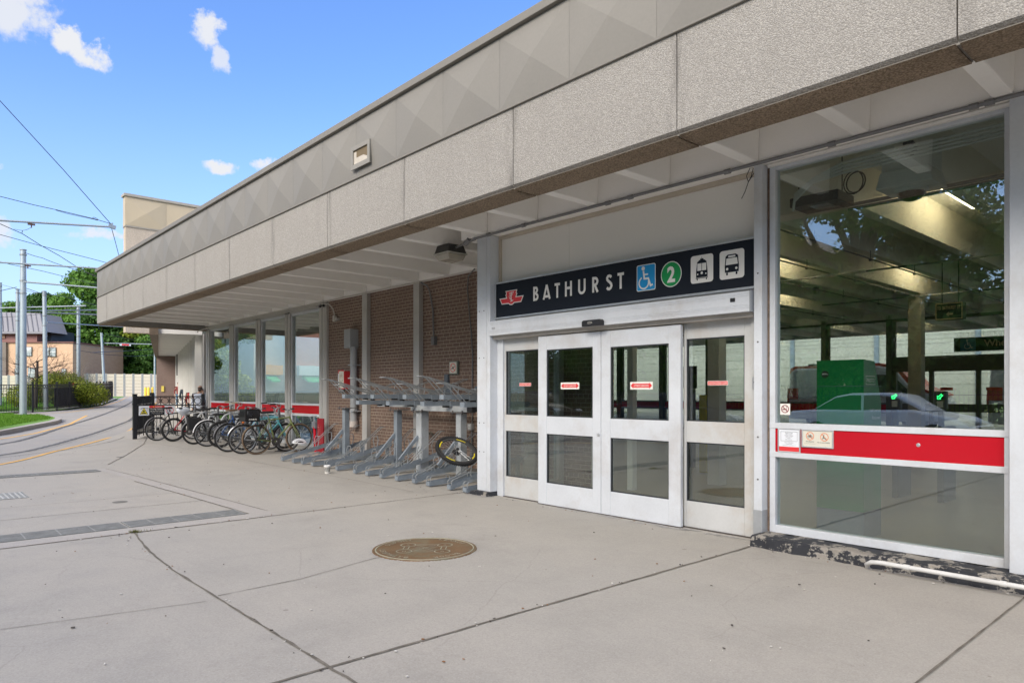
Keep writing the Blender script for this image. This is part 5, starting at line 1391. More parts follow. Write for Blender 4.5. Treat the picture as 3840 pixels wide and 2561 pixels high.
m = MB(); wbox(m, .0, 39, -.14, -.02, -.9, 3.42); m.build('wall', M('wing_panel', (.38, .37, .36), .6, var=.08), t)
m = MB()
for s in (.95, 1.9, 3.0, 5.6, 8.2, 10.9, 13.6, 16.9, 20.6, 24.2, 28, 32): wbox(m, s, s + .16, 0, .22, -.9, 3.42)
each(m, 'fin', M('fin_white', (.66, .66, .63), .5, var=.06), t)
m = MB(); wbox(m, 25.6, 25.9, .22, .28, 1.9, 3.3); m.build('wall_sign', DARK, t)
d = Decal(W(2.55, .012, 1.35), (EX.x * -1, EX.y * -1, 0), (0, 0, 1)); d.rect(-.3, .3, 0, .9, .004, 0)
for i, w_ in enumerate(('NO ENTRY', 'AUTHORIZED', 'VEHICLES', 'ONLY')): d.text(w_, 0, .72 - i * .2, .09, .5, .006, 1, 'c', .02)
d.build('notice', [SIGNP, TEXK], t)
m = MB(); wbox(m, 36.5, 37, -.2, 1.5, -.9, 3.4); wbox(m, 37, 46, 1.45, 1.5, -.9, 3.4); m.build('end_wall', mat_brick('far_brick', (.20, .125, .10), (.17, .10, .085), (.34, .28, .23), 'YZ', False), t)
m = MB(); wbox(m, 36.42, 36.49, .95, 1.15, .55, 1.0); m.build('call_box', M('callbox_yellow', (.72, .58, .12), .5), t)
t = thing('roof_tower', 'tan roof tower with faceted metal band and pebble concrete wall rising behind the fascia', 'building', (-49, 15, 4.2))
tx, ty = -44.62, 10.10
m = MB(); m.box(tx - .5, tx, ty, ty + 8.7, 4.9, 11.05); m.build('concrete_wall', mat_aggregate('tower_aggregate', (.56, .47, .37), (.32, .27, .21), 60), t)
m = MB(); m.box(tx - .52, tx + .02, ty - .02, ty + 8.7, 11.05, 12.75)
for k in range(4): pyr(m, (tx + .03, ty + k * 2.175, 11.08), (tx + .03, ty + (k + 1) * 2.175 - .02, 11.08), (tx + .03, ty + (k + 1) * 2.175 - .02, 12.72), (tx + .03, ty + k * 2.175, 12.72), (.09, 0, 0))
m.build('metal_band', METT, t)
m = MB(); m.box(tx - .6, tx + .12, ty - .1, ty + 8.8, 12.75, 12.9); m.box(tx - .55, tx + .06, ty - .04, ty + 8.7, 11.0, 11.06); m.build('coping', M('coping_tan', (.34, .31, .26), .5), t)

# ---------------------------------------------------------------- two tier bicycle rack
rk = thing('two_tier_bike_rack', 'galvanised two-tier bicycle rack with sloping floor trays and raised upper trays against the brick wall', 'bicycle rack', (-10.8, 6.9, 0))
def tray_lower(x, high, y0=6.03, dx=0.0):
    L = 1.42; z0 = .012; z1 = .36 if high else .10
    m = MB(); w = .043; hgt = .07
    def q(y, z, sx): return (x + sx + dx * (y / L), y0 + y, z)
    for sx in (-w, w): m.bar(q(0, z0 + hgt / 2, sx), q(L, z1 + hgt / 2, sx), .006, hgt)
    m.bar(q(0, z0 + .008, 0), q(L, z1 + .008, 0), 2 * w, .008)
    m.box(x - w, x + w, y0 - .004, y0, z0 + .01, z0 + hgt)
    if high: m.box(x - .03, x + .03, y0 + L - .1, y0 + L - .05, 0, z1)
    tr = m.build('lower_tray', GALV, rk)
    m = MB(); sl = (z1 - z0) / L
    for sx in (-w, w):
        m.tube([q(.02, z0 + hgt - .01, sx), q(.01, z0 + hgt + .05, sx), q(.04, z0 + hgt + .075, sx), q(.34, z0 + hgt + .075 + sl * .34, sx), q(.37, z0 + hgt + .05 + sl * .37, sx), q(.38, z0 + hgt + sl * .38, sx)], .0075, 6)
    ry = .78; rz = z0 + sl * ry + hgt
    for k, yy in enumerate((ry, ry + .30)):
        zz = z0 + sl * yy + hgt - .02; hh = .24
        m.tube([q(yy, zz, -w), q(yy - .03, zz + hh * .7, -w), q(yy - .01, zz + hh, -w * .6), q(yy + .02, zz + hh, w * .6), q(yy + .03, zz + hh * .7, w), q(yy, zz, w)], .0075, 6)
    m.tube([q(.55, z0 + sl * .55 + hgt, -w), q(1.2, z1 + .38, -w), q(1.28, z1 + .38, -w * .5), q(1.28, z1 + .38, w * .5), q(1.2, z1 + .38, w), q(.55, z0 + sl * .55 + hgt, w)], .0075, 6)
    m.build('wire_hoops', WIRE, tr)
xs_t = [-13.856, -13.324, -12.908, -12.46, -11.937, -11.49, -10.84, -10.42, -9.96, -9.49, -9.03, -8.618, -8.087]
for k, x in enumerate(xs_t): tray_lower(x, k % 2 == 0 if k < 10 else k in (10, 12), 6.03 + (.02 if k == 10 else 0))
tray_lower(-7.72, False)
def tray_upper(x, high):
    y0 = 6.30; z = 1.315 if high else 1.205; L = 1.32; w = .055
    m = MB()
    for sx in (-w, w): m.box(x + sx - .003, x + sx + .003, y0, y0 + L, z, z + .072)
    m.box(x - w, x + w, y0, y0 + L, z + .001, z + .009); m.box(x - w + .003, x + w - .003, y0 - .003, y0 + .004, z, z + .072)
    m.box(x - w - .012, x - w - .004, y0 + .5, y0 + L - .05, z - .018, z + .062); m.box(x + w + .004, x + w + .012, y0 + .5, y0 + L - .05, z - .018, z + .062)
    tr = m.build('upper_tray', GALV, rk)
    m = MB(); m.box(x - .04, x + .04, y0 + .42, y0 + .498, z - .028, z - .001); m.build('roller_bracket', DARK, tr); m = MB(); m.cyl((x - .05, y0 + .62, z - .03), (x + .05, y0 + .62, z - .03), .022, n=10); m.build('roller', DARK, tr)
    m = MB(); zt = z + .07; hy, hz = y0 - .33, zt + .27
    for sx in (-w, w): m.tube([(x + sx, y0 + .05, zt - .02), (x + sx, hy + .10, hz - .03), (x + sx, hy + .04, hz), (x + sx, hy - .08, hz + .01)], .008, 6)
    m.tube([(x - w, hy - .08, hz + .01), (x - w * .6, hy - .12, hz + .01), (x + w * .6, hy - .12, hz + .01), (x + w, hy - .08, hz + .01)], .0075, 6)
    for sx in (-w, w): m.tube([(x + sx, hy + .04, hz), (x + sx, y0 + .35, zt + .11), (x + sx, y0 + .95, zt)], .0075, 6)
    for yy in (.62, .78): m.tube([(x + w, y0 + yy, zt - .02), (x + w, y0 + yy, zt + .10)], .0075, 6)
    m.tube([(x - w, y0 + 1.0, zt), (x - w, y0 + .98, zt + .16), (x - w, y0 + 1.04, zt + .20), (x + w, y0 + 1.04, zt + .20), (x + w, y0 + 1.08, zt + .16), (x + w, y0 + 1.06, zt)], .0075, 6)
    m.tube([(x - w, y0 + .5, zt), (x - w, y0 + 1.28, zt + .27), (x + w, y0 + 1.28, zt + .27), (x + w, y0 + .5, zt)], .0075, 6)
    m.build('wire_hoops', WIRE, tr)
for k in range(8): tray_upper(-11.73 + k * .515, k % 2 == 0)
def rpost(x, w=.11, top=1.10, light=False):
    m = MB(); m.box(x - w / 2, x + w / 2, 6.85, 6.85 + w, 0, top); p = m.build('rack_post', GALVL if light else GALV, rk, bevel=.006)
    m = MB(); m.box(x - .16, x + .16, 6.80, 7.08, top + .001, top + .014)
    for a in (-.13, .13): m.cyl((x + a, 6.83, top - .02), (x + a, 6.83, top + .04), .012, n=8)
    m.build('top_plate', M('plate_dark', (.16, .15, .15), .6, .3, var=.3), p)
    m = MB(); m.bar((x - .02, 6.85, .66), (x - .05, 6.49, .26), .055, .04, up=(1, 0, 0)); m.build('brace', GALV, p)
rpost(-12.76); rpost(-10.82); rpost(-10.07, .16, 1.09, True); rpost(-8.94, .13, 1.09, True); rpost(-7.85)
m = MB(); m.box(-10.32, -8.72, 6.85, 6.98, 1.106, 1.20); m.box(-12.3, -7.6, 7.36, 7.42, 1.14, 1.19); m.build('cross_beam', GALVL, rk, bevel=.004)
m = MB(); m.box(-8.719, -8.60, 6.86, 6.97, 1.11, 1.195); m.build('beam_end', DARK, rk)
m = MB(); m.box(-14.0, -7.6, 7.46, 7.54, .0, .05); m.box(-13.2, -13.0, 7.2, 7.4, .0, .10); m.build('base_rail', GALV, rk)
m = MB()
for x, z in ((-9.9, 1.45), (-9.05, 1.40)): m.prism([(x - .13, z - .10), (x + .13, z - .10), (x + .13, z + .06), (x + .07, z + .13), (x - .07, z + .13), (x - .13, z + .06)], 7.35, 7.36, 'y')
m.box(-10.07, -9.97, 7.4, 7.45, 1.2, 1.75)
m.build('end_plates', M('plate_charcoal', (.10, .12, .14), .5, .2), rk)

# ---------------------------------------------------------------- coffee cup
t = local('paper_cup', 'black and white striped paper cup with white lid on the paving before the rack', 'cup', (-11.24, 5.72, 0)); t.scale = (1.3, 1.3, 1.3)
m = MB(); m.lathe([(0, .003), (.031, .003), (.042, .098), (0, .098)], (0, 0, 0), n=28); c_ = m.build('cup', SIGNW, t, smooth=True)
m = MB()
for z in (.025, .042, .059, .076): r_ = .0318 + (z - .003) * .1158; m.lathe([(r_ - .001, z), (r_ + .0007, z + .0005), (r_ + .0017, z + .0085), (r_ , z + .009)], (0, 0, 0), n=28)
m.build('stripes', DARK, c_, smooth=True)
m = MB(); m.lathe([(.044, .096), (.0455, .100), (.044, .106), (.038, .112), (.036, .110), (0, .110)], (0, 0, 0), n=28); m.build('lid', M('lid_white', (.75, .75, .75), .4), t, smooth=True)
# ---------------------------------------------------------------- bicycles
SILV = M('bike_silver', (.38, .39, .40), .3, .6, var=.06); SADL = M('saddle_black', (.02, .02, .022), .5); CHAIN = M('chain_steel', (.10, .10, .10), .4, .7)
TYREW = M('tyre_tan', (.16, .11, .07), .75, var=.2)
def bwheel(t, x, tyre=TYRE, rim=SILV, tw=.019, r=.335, name='wheel', spokes=18, ysh=0.0):
    m = MB(); m.ring((x, ysh, r), (0, 1, 0), r - tw, tw, 44, 8)
    w_ = m.build(name, tyre, t, smooth=True)
    m = MB(); rr = r - 2 * tw
    m.lathe([(rr + .006, -.011), (rr - .014, -.009), (rr - .014, .009), (rr + .006, .011)], (x, ysh, r), (0, 1, 0), 44); m.build('rim', rim, w_, smooth=True)
    m = MB()
    for k in range(spokes):
        a = 2 * math.pi * k / spokes; b = a + (.5 if k % 2 else -.5); sd = .028 if (k // 2) % 2 else -.028
        m.tube([(x + .022 * math.cos(b), ysh + sd, r + .022 * math.sin(b)), (x + (rr - .01) * math.cos(a), ysh, r + (rr - .01) * math.sin(a))], .0016, 3, caps=False)
    m.build('spokes', STRIM, w_)
    m = MB(); m.cyl((x, ysh - .045, r), (x, ysh + .045, r), .017, n=10); m.cyl((x, ysh - .03, r), (x, ysh - .022, r), .03, n=12); m.cyl((x, ysh + .022, r), (x, ysh + .03, r), .03, n=12); m.build('hub', CHAIN, w_, smooth=True)
    return w_
def bicycle(label, pos, rz, fcol, wb=1.02, tyre=TYRE, rim=SILV, tw=.019, bars='flat', fenders=None, rack=False, step=False, forkc=None, grips=None, sus=False, r=.335, lean=0.0, stay=None, saddle=SADL, lights=False, steer=0):
    t = local('bicycle', label, 'bicycle', pos, rz, 'bicycles parked at the post stands by the station window'); t.rotation_euler[0] = 0
    t.rotation_euler = Matrix.Rotation(rz, 3, 'Z').to_euler() if not lean else (Matrix.Rotation(rz, 3, 'Z') @ Matrix.Rotation(lean, 3, 'X')).to_euler()
    bwheel(t, 0, tyre, rim, tw, r); bwheel(t, wb, tyre, rim, tw, r)
    bb = Vector((.43, 0, .28)); stt = Vector((.30, 0, .80 if not step else .68)); ht = Vector((wb - .24, 0, .86)); hb = Vector((wb - .19, 0, .70)); ra = Vector((0, 0, r)); fa = Vector((wb, 0, r))
    m = MB(); q = .0165
    m.tube([bb, stt + (stt - bb) * .06], q, 10); m.tube([ht, hb], .021, 10)
    if step: m.tube([bb + Vector((-.03, 0, .18)), bb + Vector((.25, 0, .2)), hb + Vector((-.02, 0, .05)), ht - Vector((0, 0, .04))], q, 10)
    else: m.tube([stt - Vector((0, 0, .02)), ht - Vector((0, 0, .02))], q, 10)
    m.tube([bb, hb + Vector((0, 0, .015))], q * 1.15, 10)
    m.cyl(bb + Vector((0, -.035, 0)), bb + Vector((0, .035, 0)), .024, n=12)
    f_ = m.build('frame', fcol, t, smooth=True)
    m = MB()
    for s_ in (-1, 1):
        m.tube([bb + Vector((-.03, s_ * .02, 0)), ra + Vector((0, s_ * .062, 0))], .010, 8)
        m.tube([stt + Vector((-.005, s_ * .012, -.06)), ra + Vector((0, s_ * .062, 0))], .0085, 8)
    m.build('rear_stays', stay or fcol, f_, smooth=True)
    m = MB()
    for s_ in (-1, 1): m.tube([hb + Vector((0, s_ * .01, .0)), hb + Vector((.015, s_ * .055, -.06)), hb + (fa - hb) * .6 + Vector((-.01, s_ * .058, 0)), fa + Vector((0, s_ * .055, 0))], [.014, .016 if not sus else .024, .012 if not sus else .022, .010], 8)
    m.build('fork', forkc or fcol, t, smooth=True)
    sp = stt + (stt - bb).normalized() * .14
    m = MB(); m.tube([stt, sp], .013, 10); m.build('seat_post', SILV, t, smooth=True)
    m = MB(); prof = [(-.13, .072), (-.10, .08), (-.03, .062), (.04, .03), (.12, .017), (.15, .010)]
    for (x, w) in prof: pass
    n_ = len(prof); vs = []
    for x, w in prof:
        for (a, b) in ((-1, 0), (-.7, .03), (0, .042), (.7, .03), (1, 0), (.5, -.012), (-.5, -.012)): vs.append((sp.x + x, a * w, sp.z + .012 + b))
    fs = [(i * 7 + k, i * 7 + (k + 1) % 7, (i + 1) * 7 + (k + 1) % 7, (i + 1) * 7 + k) for i in range(n_ - 1) for k in range(7)] + [tuple(range(7)), tuple((n_ - 1) * 7 + k for k in reversed(range(7)))]
    m._add(vs, fs); m.build('saddle', saddle, t, smooth=True)
    ax = (ht - hb).normalized(); top = ht + ax * .14
    m = MB(); m.tube([ht, top], .014, 10)
    if bars == 'flat':
        c = top + Vector((.06, 0, .02)); m.tube([top, c], .016, 8); P = [c + Vector((-.05, -.29, .02)), c + Vector((-.02, -.14, .02)), c, c + Vector((-.02, .14, .02)), c + Vector((-.05, .29, .02))]
        g_ = [(P[0], P[0] + Vector((-.01, .11, 0))), (P[4], P[4] + Vector((-.01, -.11, 0)))]
    elif bars == 'drop':
        c = top + Vector((.09, 0, .0)); m.tube([top, c], .016, 8)
        P = [c + Vector((-.03, -.20, -.13)), c + Vector((.07, -.205, -.12)), c + Vector((.10, -.20, -.04)), c + Vector((.03, -.2, .0)), c + Vector((0, -.15, 0)), c, c + Vector((0, .15, 0)), c + Vector((.03, .2, 0)), c + Vector((.10, .2, -.04)), c + Vector((.07, .205, -.12)), c + Vector((-.03, .20, -.13))]
        g_ = [(P[0], P[1]), (P[9], P[10])]
    else:   # swept back upright bars
        c = top + Vector((.04, 0, .06)); m.tube([top, c], .016, 8)
        P = [c + Vector((-.28, -.29, .10)), c + Vector((-.14, -.29, .11)), c + Vector((.02, -.20, .09)), c + Vector((.05, -.08, .02)), c, c + Vector((.05, .08, .02)), c + Vector((.02, .20, .09)), c + Vector((-.14, .29, .11)), c + Vector((-.28, .29, .10))]
        g_ = [(P[0], P[1]), (P[8], P[7])]
    m.tube(P, .011, 8); hbz = m.build('handlebar', SILV if bars != 'drop' else SADL, t, smooth=True)
    m = MB()
    for a, b in g_: m.cyl(a, b, .017, n=10)
    each(m, 'grip', grips or SADL, hbz, smooth=True)
    m = MB()
    for a, b in g_:
        s_ = 1 if a.y > 0 else -1; m.tube([b + Vector((.01, -s_ * .02, -.01)), b + Vector((.06, 0, -.02)), b + Vector((.05, s_ * .08, -.03))], .005, 6); m.tube([b + Vector((.02, -s_ * .03, 0)), b + Vector((.12, -s_ * .1, .03)), hb + Vector((.05, 0, .05)), fa + Vector((-.05, 0, .3))], .003, 5)
    m.build('levers_cables', DARK, hbz, smooth=True)
    m = MB(); m.lathe([(.035, -.003), (.098, -.003), (.102, 0), (.098, .003), (.035, .003)], bb + Vector((0, -.052, 0)), (0, 1, 0), 26)
    m.bar(bb + Vector((0, -.065, 0)), bb + Vector((.10, -.075, -.13)), .022, .012); m.bar(bb + Vector((0, .06, 0)), bb + Vector((-.10, .07, .13)), .022, .012)
    m.tube([bb + Vector((0, -.052, .1)), ra + Vector((0, -.04, .035))], .005, 5); m.tube([bb + Vector((0, -.052, -.1)), ra + Vector((.03, -.04, -.08)), ra + Vector((-.02, -.04, -.06))], .005, 5)
    m.lathe([(.02, -.045), (.045, -.045), (.05, -.03), (.03, -.02)], ra, (0, 1, 0), 20); m.box(.02, .06, -.055, -.03, r - .14, r - .03)
    ck = m.build('drivetrain', CHAIN, t)
    m = MB(); pA = bb + Vector((.10, -.13, -.13)); pB = bb + Vector((-.10, .13, .13))
    for p in (pA, pB): m.box(p.x - .045, p.x + .045, p.y - .04, p.y + .04, p.z - .01, p.z + .01)
    m.build('pedals', DARK, ck)
    m = MB()
    for s_ in (-1, 1): m.box(hb.x + .02, hb.x + .05, s_ * .03 - .008, s_ * .03 + .008, r + r - .045, r + r + .03); m.box(stt.x - .21, stt.x - .18, s_ * .035 - .008, s_ * .035 + .008, 2 * r - .06, 2 * r + .01)
    m.build('brakes', DARK, t)
    if fenders:
        m = MB()
        for cx, a0, a1 in ((0, 20, 175), (wb, 25, 150)):
            n = 22; vs = []
            for i in range(n + 1):
                a = R(a0 + (a1 - a0) * i / n); rr = r + .022
                for yy, dr in ((-.026, -.008), (0, .006), (.026, -.008)): vs.append((cx + (rr + dr) * math.cos(a), yy, r + (rr + dr) * math.sin(a)))
            m._add(vs, [(i * 3 + k, i * 3 + k + 1, i * 3 + k + 4, i * 3 + k + 3) for i in range(n) for k in range(2)])
        m.build('fender', fenders, t, smooth=True)
    if rack:
        m = MB(); zt = 2 * r + .07
        for s_ in (-1, 1):
            m.tube([(.22, s_ * .04, zt), (.18, s_ * .06, zt), (-.2, s_ * .06, zt), (-.24, s_ * .03, zt)], .005, 6)
            m.tube([(-.15, s_ * .06, zt), (0, s_ * .07, r)], .005, 6); m.tube([(.05, s_ * .06, zt), (0, s_ * .07, r)], .005, 6)
        m.tube([(-.24, -.03, zt), (-.24, .03, zt)], .005, 6); m.tube([(.0, -.06, zt), (.0, .06, zt)], .005, 6); m.tube([(.22, -.04, zt), (.30, 0, zt + .02)], .005, 6)
        m.build('rear_rack', DARK, t)
    if lights:
        m = MB(); m.box(-.02, .02, -.02, .02, r + .38, r + .43); m.build('reflector', M('reflector_orange', (.8, .2, .02), .3), t)
    return t
GRNF = M('olive_frame', (.17, .21, .075), .3, var=.04); TEAL = M('teal_frame', (.10, .38, .42), .3); BLUEF = M('blue_frame', (.015, .09, .30), .3); BLKF = M('black_frame', (.02, .02, .024), .3)
REDF = M('red_frame', (.45, .015, .03), .3); WHTF = M('white_frame', (.62, .62, .62), .35); GREYF = M('grey_frame', (.12, .13, .14), .35); BLKR = M('rim_black', (.02, .02, .02), .35); FWHT = M('fender_white', (.6, .6, .62), .35)
FGRY = M('fender_grey', (.10, .10, .11), .4); CREAM = M('grip_cream', (.48, .40, .28), .6); BRWN = M('saddle_brown', (.17, .10, .06), .5); FCHR = M('fender_chrome', (.55, .56, .58), .2, .9)
H90 = R(90)
bicycle('olive green road-style bicycle with tan tyre walls, nearest of the parked bicycles', (-15.72, 6.25, 0), H90 + R(1), GRNF, 1.04, TYREW, BLKR, .019, 'flat', None, True, lean=R(-2), r=.345)
bicycle('teal bicycle with chrome rear fender directly behind the olive green one', (-16.12, 6.08, 0), H90 + R(-3), TEAL, 1.03, TYRE, SILV, .02, 'swept', FCHR, False, lean=R(2), stay=SILV, lights=True, r=.34)
bicycle('dark bicycle with silver rims and rear carrier next after the teal one', (-16.86, 6.02, 0), H90 + R(3), GREYF, 1.04, TYRE, SILV, .021, 'flat', FGRY, True, lean=R(1), step=True, r=.345)
bicycle('light blue bicycle with red lock sleeve, parked front wheel first by the window', (-17.2, 6.5, 0), H90 + R(-12), M('lightblue_frame', (.16, .36, .47), .3), 1.0, TYRE, BLKR, .02, 'flat', lean=R(2))
bicycle('blue bicycle with brown saddle and fat black tyres in the middle of the row', (-18.35, 6.35, 0), H90 + R(2), BLUEF, 1.03, TYRE, BLKR, .027, 'flat', None, False, lean=R(2), saddle=BRWN, r=.345)
bicycle('black city bicycle with white rear fender tip and cream handlebar grips', (-18.95, 6.22, 0), H90 + R(-2), BLKF, 1.04, TYRE, SILV, .019, 'swept', FWHT, False, lean=R(2), step=True, grips=CREAM, r=.345)
bicycle('dark grey bicycle carrying a black pannier bag', (-19.95, 6.2, 0), H90 + R(2), GREYF, 1.03, TYRE, BLKR, .02, 'flat', FGRY, True, lean=R(3))
bicycle('red and white mountain bicycle with a plastic bag over its saddle', (-21.55, 6.12, 0), H90 + R(4), WHTF, 1.04, TYRE, BLKR, .028, 'flat', None, False, stay=REDF, sus=True, lean=R(2), r=.345)
bicycle('black bicycle with rear carrier, farthest in the row against the railing', (-22.2, 5.86, 0), H90 + R(6), BLKF, 1.05, TYRE, SILV, .019, 'drop', FGRY, True, lean=R(2), r=.35)
bicycle('small black bicycle locked low behind the middle of the row', (-20.8, 6.75, 0), H90 + R(-6), BLKF, .98, TYRE, SILV, .02, 'flat', lean=R(-2))
# crate, bag, helmet, pannier, lock
t = local('milk_crate', 'black plastic milk crate with white lettering on the rear rack of the olive bicycle', 'crate', (-15.76, 6.10, .765), R(2))
CR = M('crate_black', (.012, .012, .013), .45)
m = MB(); w, h_ = .165, .28
m.box(-w, w, -w, w, 0, .012)
for a in (-1, 1):
    for ax in (0, 1):
        def bx_(u0, u1, z0, z1):
            if ax: m.box(a * w - .005, a * w + .005, u0, u1, z0, z1)
            else: m.box(u0, u1, a * w - .005, a * w + .005, z0, z1)
        bx_(-w, w, 0, .10); bx_(-w, w, .24, h_); bx_(-w, -w + .03, .1, .24); bx_(w - .03, w, .1, .24)
        for k in range(-5, 6):
            for sg in (-1, 1):
                u = k * .026; p0 = (u, .10); p1 = (u + sg * .05, .24)
                if abs(p1[0]) > w: continue
                P0 = (a * w, p0[0], p0[1]) if ax else (p0[0], a * w, p0[1]); P1 = (a * w, p1[0], p1[1]) if ax else (p1[0], a * w, p1[1])
                m.bar(P0, P1, .007, .007)

m.build('basket', CR, t)
d = Decal((w + .006, -.12, .035), (0, 1, 0), (0, 0, 1)); d.text('41NB R', .12, 0, .032, .19, .001, 0, 'c', .03); d.build('lettering', SIGNW, t)
t = local('plastic_bag', 'white plastic bag pulled over the saddle of the mountain bicycle', 'bag', (-21.57, 6.40, .90), R(90))
m = MB(); rnd = random.Random(5); prof = [(0, .10), (.07, .09), (.115, .05), (.125, 0), (.10, -.06), (.05, -.12), (.02, -.16)]
m.lathe(prof, (0, 0, 0), n=22); m.v = [(x * 1.5 * (1 + rnd.uniform(-.09, .09)), y * (.9 + rnd.uniform(-.1, .1)), z + rnd.uniform(-.01, .01)) for x, y, z in m.v]; m.build('film', M('bag_white', (.62, .66, .72), .3), t, smooth=True)
t = local('helmet', 'white bicycle helmet hanging inside the front wheel of the olive bicycle', 'helmet', (-15.60, 7.22, .23), R(80))
m = MB(); n = 12
for i in range(7):
    a = (i - 3) * .042; w_ = math.sqrt(max(.01, 1 - (a / .16) ** 2))
    m.tube([(.15 * math.cos(R(q)) * w_, a, .095 * math.sin(R(q)) * w_) for q in range(0, 181, 15)], .013, 6)
m.tube([(.15 * math.cos(R(q)), .135 * math.sin(R(q)), 0) for q in range(0, 360, 20)], .014, 6, closed=True); m.build('shell', M('helmet_white', (.72, .74, .78), .3), t, smooth=True)
m = MB(); m.lathe([(.001, .075), (.07, .06), (.12, .02), (.125, 0)], (0, 0, 0), n=18); m.build('liner', DARK, t, smooth=True)
t = local('pannier_bag', 'limp black pannier bag on the carrier of the dark grey bicycle', 'bag', (-19.87, 6.15, .40), R(90))
m = MB(); m.prism([(-.17, 0), (.15, .02), (.19, .33), (-.2, .36)], -.13, -.02, 'y'); m.build('bag', M('bag_black', (.014, .014, .016), .7), t, bevel=.03)
t = local('spare_wheel', 'knobbly mountain bicycle wheel with yellow rim decals locked onto the rack', 'bicycle wheel', (-8.54, 6.52, .52))
t.rotation_euler = (Vector((.79, -.60, .08)) * .52 + Vector((0, 0, .80)) + Vector((RV.x, RV.y, 0)) * .28).to_track_quat('Y', 'Z').to_euler()
r = .34; m = MB(); m.ring((0, 0, 0), (0, 1, 0), r - .028, .028, 52, 10)
for k in range(70):
    a = 2 * math.pi * k / 70
    for yy in (-.016, 0, .016): m.box(0, 0, 0, 0, 0, 0) if False else m.bar((r * .985 * math.cos(a), yy - .006, r * .985 * math.sin(a)), (r * .985 * math.cos(a), yy + .006, r * .985 * math.sin(a)), .014, .014)
m.build('tyre', TYRE, t, smooth=True)
m = MB(); m.lathe([(.29, -.014), (.262, -.012), (.262, .012), (.29, .014)], (0, 0, 0), (0, 1, 0), 52); rm_ = m.build('rim', M('rim_greydark', (.12, .12, .12), .35, .5), t, smooth=True)
m = MB()
for a0 in (20, 110, 200, 300):
    for sg in (-1, 1):
        n_ = 10; vs = []
        for i in range(n_ + 1):
            a = R(a0 + i * 3.2)
            for rr in (.268, .284): vs.append((rr * math.cos(a), sg * .0145, rr * math.sin(a)))
        m._add(vs, [(i * 2, i * 2 + 1, i * 2 + 3, i * 2 + 2) for i in range(n_)])
m.build('rim_decals', SIGNY, rm_)
m = MB()
for k in range(28):
    a = 2 * math.pi * k / 28; b = a + (.6 if k % 2 else -.6); m.tube([(.028 * math.cos(b), .03 * (1 if (k // 2) % 2 else -1), .028 * math.sin(b)), (.265 * math.cos(a), 0, .265 * math.sin(a))], .0016, 3, caps=False)
m.build('spokes', STRIM, t)
m = MB(); m.cyl((0, -.05, 0), (0, .05, 0), .022, n=12); m.cyl((0, -.032, 0), (0, -.026, 0), .07, n=20); m.build('hub', DARK, t, smooth=True)

# post and ring stands
for k, (x, lab) in enumerate(((-16.25, 'bike post stand locked to the olive bicycle, nearest of the row'), (-17.3, 'bike post stand hidden behind the milk crate'), (-18.35, 'bike post stand between the dark carrier bicycle and the blue one'),
                              (-19.4, 'bike post stand behind the cream-gripped handlebars'), (-20.45, 'bike post stand beside the pannier bicycle'), (-21.4, 'bike post stand right of the plastic bag'), (-22.45, 'bike post stand at the far end of the row'))):
    y = 7.0 if k != 1 else 6.95
    t = thing('bike_stand', lab, 'bicycle stand', (x, y, 0), 'post and ring stands along the windows')
    m = MB(); m.cyl((x, y, 0), (x, y, 1.0), .032, n=14); m.lathe([(0, 1.03), (.02, 1.025), (.032, 1.0)], (x, y, 0), n=14); m.build('post', M('stand_grey', (.16, .17, .18), .5, .4, var=.2), t, smooth=True)
    m = MB(); m.ring((x, y, .58), (1, 0, .0), .27, .024, 34, 8); m.build('ring', GALVL, t, smooth=True)
    m = MB(); m.cyl((x, y, 0), (x, y, .012), .10, n=20)
    for a in range(4): m.cyl((x + .075 * math.cos(a * 1.57), y + .075 * math.sin(a * 1.57), .012), (x + .075 * math.cos(a * 1.57), y + .075 * math.sin(a * 1.57), .022), .01, n=6)
    m.build('foot_plate', M('foot_iron', (.09, .08, .075), .7, .3), t)

# ---------------------------------------------------------------- railing with warning sign beside the bicycles
t = thing('ring_railing', 'short black metal railing with a row of rings beside the parked bicycles', 'railing', (-23.45, 5.56, 0))
def post(x, y, h, w=.09):
    m = MB(); m.box(x - w / 2, x + w / 2, y - w / 2, y + w / 2, 0, h); m.box(x - w * .6, x + w * .6, y - w * .6, y + w * .6, h, h + .02)
    for z in (1.05, .28): m.box(x - w * .6, x + w * .6, y - w * .6, y + w * .6, z, z + .05)
    m.build('railing_post', BLACKP, t, bevel=.004)
post(-23.45, 5.56, 1.36, .11); post(-23.45, 7.56, 1.36); post(-23.45, 6.07, 1.36, .07)
m = MB()
for z in (1.295, 1.025, .20): m.box(-23.475, -23.425, 5.60, 7.52, z - .018, z + .018)
m.build('rails', BLACKP, t)
m = MB(); k = 0; y = 5.68
while y < 7.5: m.ring((-23.45, y + .0, 1.16), (1, 0, 0), .098, .010, 22, 6); y += .2447
m.build('rings', BLACKP, t, smooth=True)
m = MB(); y = 5.68 + .1223
while y < 7.5: m.box(-23.46, -23.44, y - .01, y + .01, .1, 1.295); m.box(-23.457, -23.443, y - .122 - .007, y - .122 + .007, .08, 1.04); y += .2447
m.build('balusters', BLACKP, t)
t2 = thing('side_railing', 'black railing running back from the corner post along the platform edge', 'railing', (-25.5, 5.6, 0))
m = MB()
for k in range(26): m.box(-23.60 - k * .115, -23.58 - k * .115, 5.61 + k * .047, 5.63 + k * .047, .1, 1.3)
m.build('balusters', BLACKP, t2)
